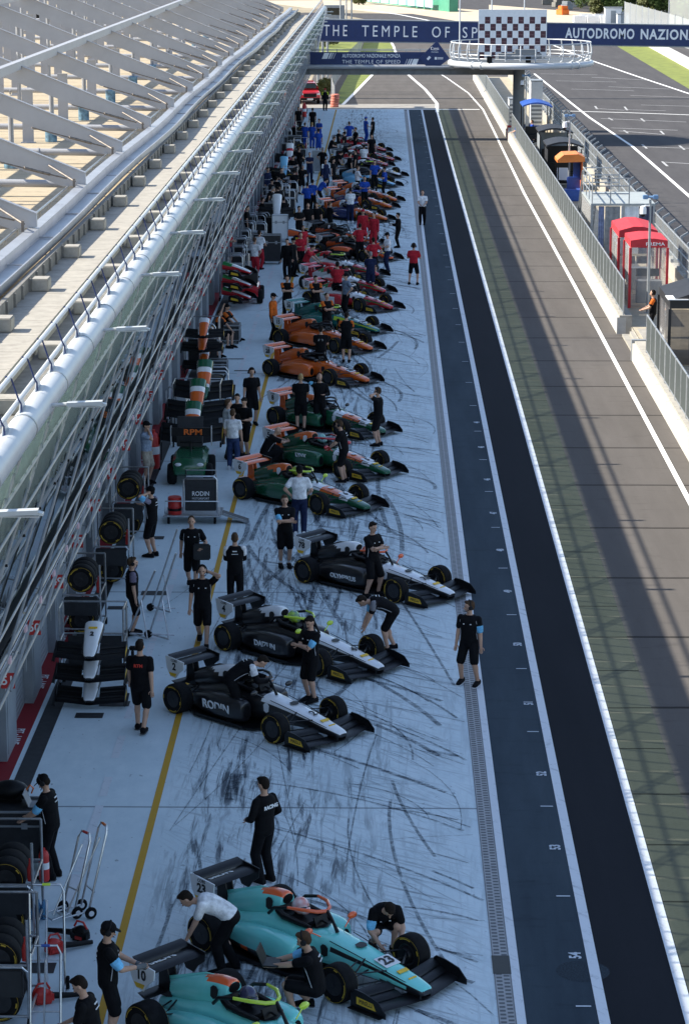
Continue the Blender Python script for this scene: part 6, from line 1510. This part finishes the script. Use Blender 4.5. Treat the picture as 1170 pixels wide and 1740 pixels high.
def nose_rack(label, px, py, w=1.3, h=1.7, d=.6):
    t = thing('nose_rack', label, 'rack', g(px, py)); b = MB()
    for s in (-w/2, w/2):
        for yy in (0, d): b.tube([(s, yy, .08), (s, yy, h)], .022, 8)
        for zz in (.2, h*.6, h): b.tube([(s, 0, zz), (s, d, zz)], .02, 6)
    for zz in (.2, h*.6, h): b.tube([(-w/2, d, zz), (w/2, d, zz)], .02, 6)
    b.build('frame', M['tubing'], t, smooth=True)
    for s in (-w/2, w/2):
        for yy in (0, d): b = MB(); b.lathe([(.03, -.02), (.08, -.022), (.08, .022), (.03, .02)], (s, yy, .08), 'x', 14); b.build('castor', M['rubber'], t, smooth=True)
    b = MB(); b.box(-w/2+.1, w/2-.1, d-.04, d-.02, .25, h*.58); b.build('back_panel', M['case'], t); return t
nose_rack('steel rack holding three white noses at the lower left', 158, 1172)
wp = lambda c, n, p: 1 if n.z > .35 else 0
for i, (a, b_, z_) in enumerate(((153, 1185, .22), (153, 1147, .68), (153, 1110, 1.14))):
    spare_nose(('white spare nose with black front wing at the bottom of the stack', 'white spare nose with black front wing in the middle of the stack', 'white spare nose with black number 2 at the top of the stack')[i], g(a, b_, z_), math.radians(-91), 'rodin', 'spare noses in the black and white stack', num='2' if i == 2 else None, tilt=math.radians(13), pattern=wp, scale=.8)
gp = lambda c, n, p: 1 if 1.55 < c.x < 1.95 and n.z > .2 else (2 if (1.95 <= c.x < 2.05 or 1.42 < c.x <= 1.55) and n.z > .2 else 0)
nose_rack('steel rack holding three green and orange noses by the garages', 335, 760, 1.4, 1.9, 1.0)
for i, (a, b_, z_) in enumerate(((325, 742, 1.0), (333, 702, 1.3), (345, 668, 1.55))):
    spare_nose(('green and orange spare nose at the front of its stack', 'green and orange spare nose in the middle of its stack', 'green and orange spare nose at the back of its stack')[i], g(a, b_, z_), math.radians(-92), 'green', 'spare noses in the green stack', tilt=math.radians(38), pattern=gp)
nose_rack('steel rack holding three orange noses beside the seated crew', 343, 634, 1.2, 1.9, .6)
for i, (a, b_, z_) in enumerate(((345, 622, .35), (343, 592, .95), (345, 568, 1.5))):
    spare_nose(('orange spare nose at the bottom of its rack', 'orange spare nose in the middle of its rack', 'orange spare nose on top of its rack')[i], g(a, b_, z_), math.radians(-90), 'orange', 'spare noses in the orange rack', tilt=math.radians(14), pattern=lambda c, n, p: 2 if c.x < 1.5 and n.z > .3 else (1 if n.z < .1 else 0), scale=.8)
t = bpy.data.objects['nose_rack.002']; b = MB(); b.box(-.62, .62, -.12, -.09, .78, 1.12); q = b.build('team_board', M['case'], t); text_fit('MP MOTORSPORT', q, (0, -.123, .95), (1, 0, 0), (0, 0, 1), M['lwhite'], 1.1, .13, .01)
nose_rack('steel rack holding red and green noses beside the red tractor', 398, 512, 1.2, 1.9, .6)
for i, (a, b_, z_) in enumerate(((418, 505, .45), (418, 484, .95), (418, 462, 1.45))):
    spare_nose(('red, white and green spare nose, lowest on its rack', 'red, white and green spare nose, middle of its rack', 'red, white and green spare nose, top of its rack')[i], g(a, b_, z_), math.radians(-20), 'prema', 'spare noses in the red and green rack', tilt=math.radians(6), pattern=lambda c, n, p: 2 if c.x < 1.6 and n.z > 0 else (1 if n.z > .5 else 0), scale=.9)
for i, (a, b_, z_) in enumerate(((528, 402, .9), (526, 425, .3))):
    spare_nose(('black spare nose with fluorescent orange flanks, upper one behind the crew in black', 'black spare nose with fluorescent orange flanks, lower one behind the crew in black')[i], g(a, b_, z_), math.radians(-25), 'blackorange', 'spare noses of the black and orange cars')
spare_nose('sky blue spare nose standing tilted among the far carts', g(482, 296, .8), math.radians(-90), 'sky', None, tilt=math.radians(48), pattern=lambda c, n, p: 0)
spare_nose('white spare nose with red tip among the far carts', g(492, 272, .9), math.radians(-90), 'redwhite', None, tilt=math.radians(48), pattern=lambda c, n, p: 0 if c.x > 2.1 or 1.5 < c.x < 1.7 else 1)
spare_nose('white spare nose on the cart beside the orange wing', g(470, 365, 1.0), math.radians(-90), 'whiteblack', None, tilt=math.radians(45), pattern=lambda c, n, p: 1)
# flight cases
def flight_case(label, loc, w, d, h, rz=0, mm='case', group=None, castors=True):
    t = thing('flight_case', label, 'case', loc, rz, group); z0 = .14 if castors else .0
    b = MB(); b.bbox(-w/2, w/2, -d/2, d/2, z0, z0+h, .01); b.build('body', M[mm], t)
    b = MB(); e = .018
    for sx in (-1, 1):
        for sy in (-1, 1): b.box(sx*w/2-e, sx*w/2+e, sy*d/2-e, sy*d/2+e, z0-.004, z0+h+.004)
        for zz in (z0, z0+h, z0+h*.72): b.box(sx*w/2-e*.9, sx*w/2+e*.9, -d/2+e, d/2-e, zz-e*.9, zz+e*.9); b.box(-w/2+e, w/2-e, sx*d/2-e*.9, sx*d/2+e*.9, zz-e*.9, zz+e*.9)
    b.build('edge_trim', M['galv'], t)
    b = MB()
    for x in (-w*.25, w*.25): b.box(x-.05, x+.05, -d/2-.012, -d/2-.002, z0+h*.66, z0+h*.78)
    b.build('latch', M['galv'], t)
    if castors:
        for sx in (-1, 1):
            for sy in (-1, 1): b = MB(); b.lathe([(.02, -.018), (.06, -.02), (.06, .02), (.02, .018)], (sx*(w/2-.08), sy*(d/2-.08), .062), 'x', 12); b.box(sx*(w/2-.08)-.03, sx*(w/2-.08)+.03, sy*(d/2-.08)-.03, sy*(d/2-.08)+.03, .10, .138); b.build('castor', M['rubber'], t)
    return t
p = g(75, 1480); flight_case('large black flight case with silver edges at the lower left, laptop on top', (p.x-.62, p.y+.42, 0), 1.25, .75, .86)
def laptop(label, loc, rz, c='panel'):
    t = thing('laptop', label, 'laptop', loc, rz); b = MB(); b.bbox(-.12, .12, -.17, .17, 0, .018, .004); b.build('keyboard', BM['panel'] if c == 'panel' else M['black'], t)
    b = MB(); b.obox((.15, 0, .12), (.008, 0, .004), (0, .17, 0), (.045, 0, .11)); b.build('lid', BM['panel'] if c == 'panel' else M['black'], t); return t
laptop('open silver laptop on the large black flight case', (p.x-.15, p.y+.40, 1.005), math.radians(180))
bg_ = thing('kit_bag', 'black bag with orange strap on the large flight case', 'bag', (p.x-.62, p.y+.65, 1.004)); b = MB(); b.ell((0, 0, .17), .32, .2, .17, 16, 10); b.bbox(-.26, .26, -.15, .15, .005, .25, .05); b.build('body', M['black'], bg_, smooth=True); b = MB(); b.tube([(.28, -.1, .2), (.36, -.12, .3), (.40, -.05, .22), (.36, 0, .12)], .014, 6); b.build('strap', M['orange'], bg_)
flight_case('black box that the two seated crew men sit beside', g(392, 582), .7, .8, .55)
flight_case('small black case under the fair haired child', g(360, 606)+Vector((-.1, .35, 0)), .6, .5, .33)
flight_case('tall black flight case by the red shirted helpers', g(462, 448), .85, .6, 1.2)
flight_case('white topped case near the nearest tube carts', g(476, 410), .75, .6, 1.15, mm='white')
flight_case('silver case standing beside the man in navy', g(540, 294), .7, .6, 1.25, mm='galv')
flight_case('black case among the farthest carts', g(470, 376), .8, .6, .9)
flight_case('low black case in front of the orange nose rack', g(372, 640), .6, .5, .45)
flight_case('black case beyond the sky blue spare nose', g(500, 262), .9, .6, 1.1)
# trolleys made of bent tube
def tube_trolley(label, px, py, rz, h=1.35, w=.42, wheels=True, tip='lime', group='bent tube trolleys'):
    t = thing('tube_trolley', label, 'trolley', g(px, py), math.radians(rz), group); b = MB()
    b.tube([(-w/2, 0, .12), (-w/2, .32, h-.1), (-w/2+.05, .35, h), (w/2-.05, .35, h), (w/2, .32, h-.1), (w/2, 0, .12)], .018, 8)
    b.tube([(-w/2, 0, .12), (-w/2, -.42, .08), (w/2, -.42, .08), (w/2, 0, .12)], .016, 8); b.tube([(-w/2, .1, .42), (w/2, .1, .42)], .014, 6); b.tube([(0, .28, h*.86), (0, -.3, .1)], .014, 6)
    b.build('frame', M['tubing'], t, smooth=True)
    for s in (-1, 1):
        b = MB(); b.lathe([(.02, -.02), (.05, -.025), (.09, -.025), (.10, 0), (.09, .025), (.05, .025), (.02, .02)], (s*(w/2+.04), .02, .10), 'x', 16); q = b.build('wheel', M['rubber'], t, smooth=True)
        b = MB(); b.lathe([(.01, -.03), (.045, -.03), (.045, .03), (.01, .03)], (s*(w/2+.04), .02, .10), 'x', 12); b.build('hub', M['white'], q)
    b = MB(); b.tube([(-.06, .35, h), (.06, .35, h)], .022, 8); b.build('grip', M[tip], t); return t
tube_trolley('tall steel tube trolley with orange grip nearest the flight case', 145, 1555, -62, 1.45, .32, tip='orange')
tube_trolley('steel tube trolley with red mark leaning left of the taller one', 118, 1556, -48, 1.3, .3, tip='red')
tube_trolley('upright steel tube trolley with lime grip by the leaf blowers', 82, 1682, 5, 1.5, .5, tip='lime')
tube_trolley('steel tube trolley with blue grip at the bottom left', 78, 1772, 2, 1.3, .42, tip='blue')
def stand_trolley(label, px, py, h=1.75):
    t = thing('jack_stand', label, 'stand', g(px, py), math.radians(-20), 'tall leaning jack stands'); b = MB()
    b.tube([(-.25, 0, .10), (.30, .25, h)], .022, 8); b.tube([(-.25, 0, .10), (.28, -.15, .06)], .02, 8); b.tube([(.28, -.15, .06), (.02, .10, .85)], .016, 8); b.tube([(-.25, 0, .1), (.25, .2, .06)], .016, 6)
    b.build('frame', M['tubing'], t, smooth=True); b = MB(); b.lathe([(.02, -.03), (.085, -.03), (.085, .03), (.02, .03)], (-.28, 0, .09), 'y', 14); b.build('wheel', M['rubber'], t, smooth=True)
stand_trolley('tall leaning steel jack stand, nearer of the two in the open', 272, 1086, 1.9); stand_trolley('tall leaning steel jack stand, farther of the two in the open', 275, 1040, 1.9)
stand_trolley('steel jack stand beside the stacked white noses', 236, 1085, 1.5)
# leaf blowers, drill, bottles
def blower(label, px, py, rz, c='black'):
    t = thing('leaf_blower', label, 'leaf blower', g(px, py), math.radians(rz), 'leaf blowers lying on the concrete'); t.scale = (.85,)*3; b = MB(); b.bbox(-.16, .2, -.11, .11, .0, .22, .05); b.ell((-.02, 0, .17), .16, .11, .12, 14, 8); b.build('motor', M[c], t, smooth=True)
    b = MB(); b.tube([(.18, 0, .12), (.45, .0, .09), (.75, .02, .06)], [.06, .05, .04], 12); b.build('nozzle', M['black'], t, smooth=True); b = MB(); b.tube([(-.14, 0, .24), (-.06, 0, .36), (.08, 0, .36), (.14, 0, .25)], .02, 8); b.build('handle', M['red'], t, smooth=True)
    b = MB(); b.bbox(-.10, .06, -.12, .12, .05, .12, .01); b.build('red_cover', M['red'], t)
blower('black leaf blower with red cover beside the tall trolleys', 138, 1598, 150); blower('red leaf blower lying next to the upright trolley', 92, 1620, 30, 'red'); blower('red and black blower near the bottom left trolley', 72, 1705, 20, 'red')
t = thing('bottle_pack', 'pack of blue water bottles on the ground by the tyre racks', 'bottles', g(66, 1562)); bm_ = clear('blue_bottle_plastic', (.25, .55, .80), .35, .1)
for i in range(3):
    for j in range(2): b = MB(); b.lathe([(.03, 0), (.042, .01), (.042, .2), (.018, .26), (.018, .29)], (-.1+i*.09, j*.09, 0), n=12); b.build('bottle', bm_, t, smooth=True)
t = thing('power_drill', 'black and red power drill hanging at the white nose stack', 'drill', g(228, 1105, .95)); b = MB(); b.bbox(-.1, .16, -.04, .04, 0, .09, .02); b.bbox(-.06, 0, -.035, .035, -.18, .0, .015); b.build('body', M['black'], t); b = MB(); b.bbox(-.09, .03, -.045, .045, -.26, -.18, .015); b.build('battery', M['red'], t)
# cart with black team panel
t = thing('team_cart', 'steel tube cart with black panel lettered RODIN MOTORSPORT', 'cart', g(326, 890)); b = MB()
w = .66
b.tube([(-.2, -.02, .3), (-.2, .0, 1.18), (-.12, .0, 1.26), (w-.08, .0, 1.26), (w, 0, 1.18), (w, -.02, .3)], .022, 8)
b.tube([(-.16, .3, .3), (-.16, .3, 1.36), (w-.04, .3, 1.36), (w-.04, .3, .3)], .02, 8)
b.tube([(-.72, -.1, .22), (w+.1, -.1, .22), (w+.1, .9, .22), (-.72, .9, .22)], .025, 8, True); b.tube([(-.68, -.1, .22), (-.68, -.1, .62), (w+.06, -.1, .62), (w+.06, -.1, .22)], .018, 8)
b.build('frame', M['tubing'], t, smooth=True)
b = MB(); b.bbox(-.17, w-.03, .02, .28, .34, 1.16, .015); q = b.build('panel_box', M['case'], t); text_fit('RODIN', q, (.24, .012, .80), (1, 0, 0), (0, 0, 1), M['lwhite'], .44, .12, .012); text_fit('MOTORSPORT', q, (.24, .012, .67), (1, 0, 0), (0, 0, 1), M['lwhite'], .44, .05, .0)
b = MB(); b.box(-.7, w+.08, -.08, .88, .205, .218); b.build('deck', M['galv'], t)
for s in (-.6, .6):
    for yy in (0, .8): b = MB(); b.lathe([(.03, -.025), (.095, -.028), (.095, .028), (.03, .025)], (s, yy, .097), 'x', 14); b.build('castor', M['rubber'], t, smooth=True)
for i, zz in enumerate((.24,)):
    o = thing('fuel_drum', 'red drum standing on the tube cart left of the black panel', 'drum', g(326, 890)+Vector((-.45, .2, .22))); b = MB(); b.lathe([(.17, 0), (.18, .01), (.18, .2), (.185, .21), (.18, .22), (.18, .44), (.16, .46), (.02, .46)], n=20); b.build('body', M['red'], o, smooth=True); b = MB(); b.lathe([(.182, .1), (.183, .1), (.183, .17), (.182, .17)], n=20); b.build('band', M['black'], o, smooth=True)
t = thing('loading_ramp', 'dark loading ramp plate lowered from the team cart', 'ramp', g(400, 886)); b = MB(); b.obox((0, 0, .13), (.34, -.02, -.11), (0, .22, 0), (.006, 0, .016)); b.build('plate', M['case'], t); b = MB(); b.obox((0, -.225, .14), (.34, -.02, -.11), (0, .01, 0), (.006, 0, .03)); b.build('side_rail', M['galv'], t)
# small tractors
def tractor(label, px, py, c, rz=-90, box=True):
    t = thing('pit_tractor', label, 'tractor', g(px, py), math.radians(rz)); b = MB()
    b.loft([[(x, -w, z0), (x, w, z0), (x, w, z1-.1), (x, w*.8, z1), (x, -w*.8, z1), (x, -w, z1-.1)] for x, w, z0, z1 in ((.95, .38, .35, .62), (.85, .46, .28, .78), (.3, .48, .25, .86), (0, .46, .25, .88), (-.9, .44, .3, .8))]); b.build('body', c, t, smooth=True)
    for s in (-1, 1): b = MB(); b.ell((.92, s*.30, .62), .06, .10, .05, 12, 8); b.build('headlight', M['white'], t, smooth=True)
    for x in (.6, -.6):
        for s in (-1, 1): b = MB(); b.lathe([(.12, -.11), (.26, -.12), (.30, -.07), (.30, .07), (.26, .12), (.12, .11)], (x, s*.50, .30), 'y', 20); q = b.build('wheel', M['rubber'], t, smooth=True); b = MB(); b.lathe([(.02, -.1), (.12, -.1), (.12, .1), (.02, .1)], (x, s*.50, .30), 'y', 14); b.build('rim', M['galv'], q, smooth=True)
    b = MB(); b.tube([(.25, 0, .85), (.15, 0, 1.1)], .03, 8); b.tube([(.15, -.3, 1.1), (.2, 0, 1.12), (.15, .3, 1.1)], .018, 8); b.build('handlebar', M['black'], t)
    if box: b = MB(); b.bbox(-.85, -.05, -.42, .42, .82, 1.35, .03); b.build('cargo_box', M['case'], t)
    return t
tractor('dark green pit tractor with headlights behind the team cart', 326, 815, LM['green'], -90, False)
t = thing('tool_chest', 'open black tool chest with tilted lid on the green tractor', 'tool chest', g(322, 815)+Vector((0, .3, .90))); b = MB(); b.bbox(-.36, .36, -.1, .3, 0, .32, .02); b.build('chest', M['case'], t); b = MB(); b.obox((0, .34, .55), (.36, 0, 0), (0, .02, 0), (0, .08, .22)); b.build('lid', M['case'], t)
t = thing('spare_rear_wing', 'spare rear wing with orange RPM lettering on the green nose rack', 'rear wing', g(325, 735, 1.45)); b = MB(); b.bbox(-.55, .55, -.02, .02, -.10, .14, .008); b.build('main_plane', M['carbon'], t); text_fit('RPM', t, (.05, -.025, .02), (1, 0, 0), (0, 0, 1), M['orange'], .5, .16, .02); b = MB(); b.box(-.57, -.55, -.12, .12, -.35, .18); b.box(.55, .57, -.12, .12, -.35, .18); b.build('endplate', M['galv'], t)
tractor('red pit tractor with black rear box beside the red and green noses', 422, 512, LM['red'], 90)
tractor('dark pit tractor far along the garages near the white case', 455, 392, LM['navy'], -90)
# tube frame carts along the garages
def tube_cart(label, px, py, group='tube frame carts along the garages', h=1.15, w=.62):
    t = thing('tube_cart', label, 'cart', g(px, py), rnd.uniform(-.1, .1), group)
    def f(b):
        for yy in (0, .75):
            b.tube([(-w/2, yy, .16), (-w/2, yy, h-.12), (-w/2+.1, yy, h), (w/2-.1, yy, h), (w/2, yy, h-.12), (w/2, yy, .16)], .02, 8)
        for s in (-w/2, w/2): b.tube([(s, 0, .2), (s, .75, .2)], .018, 6); b.tube([(s, 0, .7), (s, .75, .7)], .018, 6)
    part('frame', pmesh('cart:frame', f, M['tubing'], True), t)
    part('box', pmesh('cart:box', lambda b: b.bbox(-.26, .26, .08, .70, .22, .66, .02), M['case']), t)
    part('tray', pmesh('cart:tray', lambda b: b.bbox(-.29, .29, .03, .73, .68, .72, .01), M['galv']), t)
    for i, (s, yy) in enumerate(((-1, .05), (1, .05), (-1, .7), (1, .7))): part('castor', pmesh('cart:castor', lambda b: b.lathe([(.03, -.02), (.075, -.022), (.075, .022), (.03, .02)], (0, 0, .077), 'x', 12), M['rubber'], True), t, (s*.3, yy, 0))
    return t
for i, (a, b_) in enumerate(((400, 478), (404, 462), (408, 446), (412, 432), (420, 418), (426, 404), (448, 400), (444, 385), (452, 372), (456, 360), (462, 350), (470, 345), (482, 350), (488, 338), (470, 330), (430, 392), (440, 420), (300, 720), (372, 690), (350, 610))):
    tube_cart('steel tube cart with dark box in the line of carts by the garages' if i < 17 else ('steel tube cart left of the green noses', 'dark framed tube cart right of the green noses', 'steel tube cart behind the orange nose rack')[i-17], a, b_, 'tube frame carts along the garages' if i < 17 else None)
def wheel_stack(px, py, n, label):
    for i in range(n): tyre(label, g(px, py)+Vector((rnd.uniform(-.03, .03), rnd.uniform(-.03, .03), .17+i*.335)), 'tyre pile: '+label, 'z')
wheel_stack(457, 403, 3, 'black tyre lying flat in the pile beside the white topped case'); wheel_stack(476, 355, 3, 'black tyre lying flat in the pile behind the far carts'); wheel_stack(505, 283, 3, 'black tyre lying flat in the pile near the silver case'); wheel_stack(368, 672, 2, 'black tyre lying flat beside the dark tube cart')
for i, (a, b_) in enumerate(((440, 405), (436, 440), (424, 452), (455, 340), (463, 328), (470, 312), (478, 312), (484, 322), (490, 318), (480, 375), (492, 360), (496, 345), (466, 395), (497, 330), (500, 300), (503, 268), (486, 262), (488, 248), (496, 240))):
    tube_cart('tube cart or kit trolley packed into the crowded row along the far garages', a, b_, 'kit packed along the far garages', h=.9+.3*((i*5) % 4)/3)
wheel_stack(470, 330, 4, 'black tyre lying flat in the tall pile by the far red extinguisher'); wheel_stack(495, 290, 3, 'black tyre lying flat in the pile behind the sky blue nose'); wheel_stack(503, 240, 3, 'black tyre lying flat in the pile at the far garages'); wheel_stack(448, 432, 2, 'black tyre lying flat beside the tall black case')
# extinguishers
for px, py, l in ((262, 800, 'large red wheeled fire extinguisher against the garages'), (517, 200, 'red wheeled fire extinguisher at the far end of the garages'), (468, 318, 'red wheeled fire extinguisher by the far carts'), (76, 1500, 'small red extinguisher beside the large flight case')):
    s = .5 if px == 76 else 1; t = thing('fire_extinguisher', l, 'extinguisher', g(px, py)); t.scale = (s, s, s); b = MB(); b.lathe([(.02, .06), (.15, .08), (.17, .14), (.17, .95), (.12, 1.08), (.05, 1.12), (.05, 1.2)], n=18); b.build('cylinder', M['red'], t, smooth=True); b = MB(); b.tube([(.1, .05, 1.1), (.22, .05, .8), (.2, .1, .3)], .018, 6); b.build('hose', M['black'], t, smooth=True); b = MB(); b.lathe([(.172, .5), (.173, .5), (.173, .72), (.172, .72)], n=18); b.build('label_band', M['white'], t, smooth=True)
    for q in (-.15, .15): b = MB(); b.lathe([(.02, -.025), (.11, -.025), (.11, .025), (.02, .025)], (q, .12, .11), 'x', 14); b.build('wheel', M['rubber'], t, smooth=True)
# things held
laptop('open dark laptop held by the man at the yellow line', g(416, 776)+Vector((-.17, -.32, 1.16)), math.radians(-120), 'black')
laptop('laptop on the knees of the mechanic between the turquoise cars', g(512, 1722)+Vector((-.42, .03, .76)), math.radians(172), 'black')
laptop('dark laptop held by the long haired person', g(676, 421)+Vector((-.32, -.05, 1.17)), math.radians(190), 'black')
p = g(327, 1002); b = MB(); b.bbox(-.2, .2, -.06, .06, -.22, .16, .03); b.tube([(-.08, 0, .16), (-.08, 0, .22), (.08, 0, .22), (.08, 0, .16)], .012, 6); o = b.build('carry_case', M['case']); o.location = p+Vector((.25, -.24, 1.0)); tag(o, 'dark case carried by the man walking towards the camera', 'case')
p = g(380, 1652); b = MB(); r_ = random.Random(2)
b.ell((0, 0, 0), .12, .09, .10, 12, 8); b.v = [(x+r_.uniform(-.03, .03), y+r_.uniform(-.03, .03), z+r_.uniform(-.03, .03)-.04) for x, y, z in b.v]; o = b.build('cloth', M['white'], smooth=True); o.location = p+Vector((-.60, .02, .44)); tag(o, 'crumpled white cloth in the hand of the bending man in white', 'cloth')
fuse()
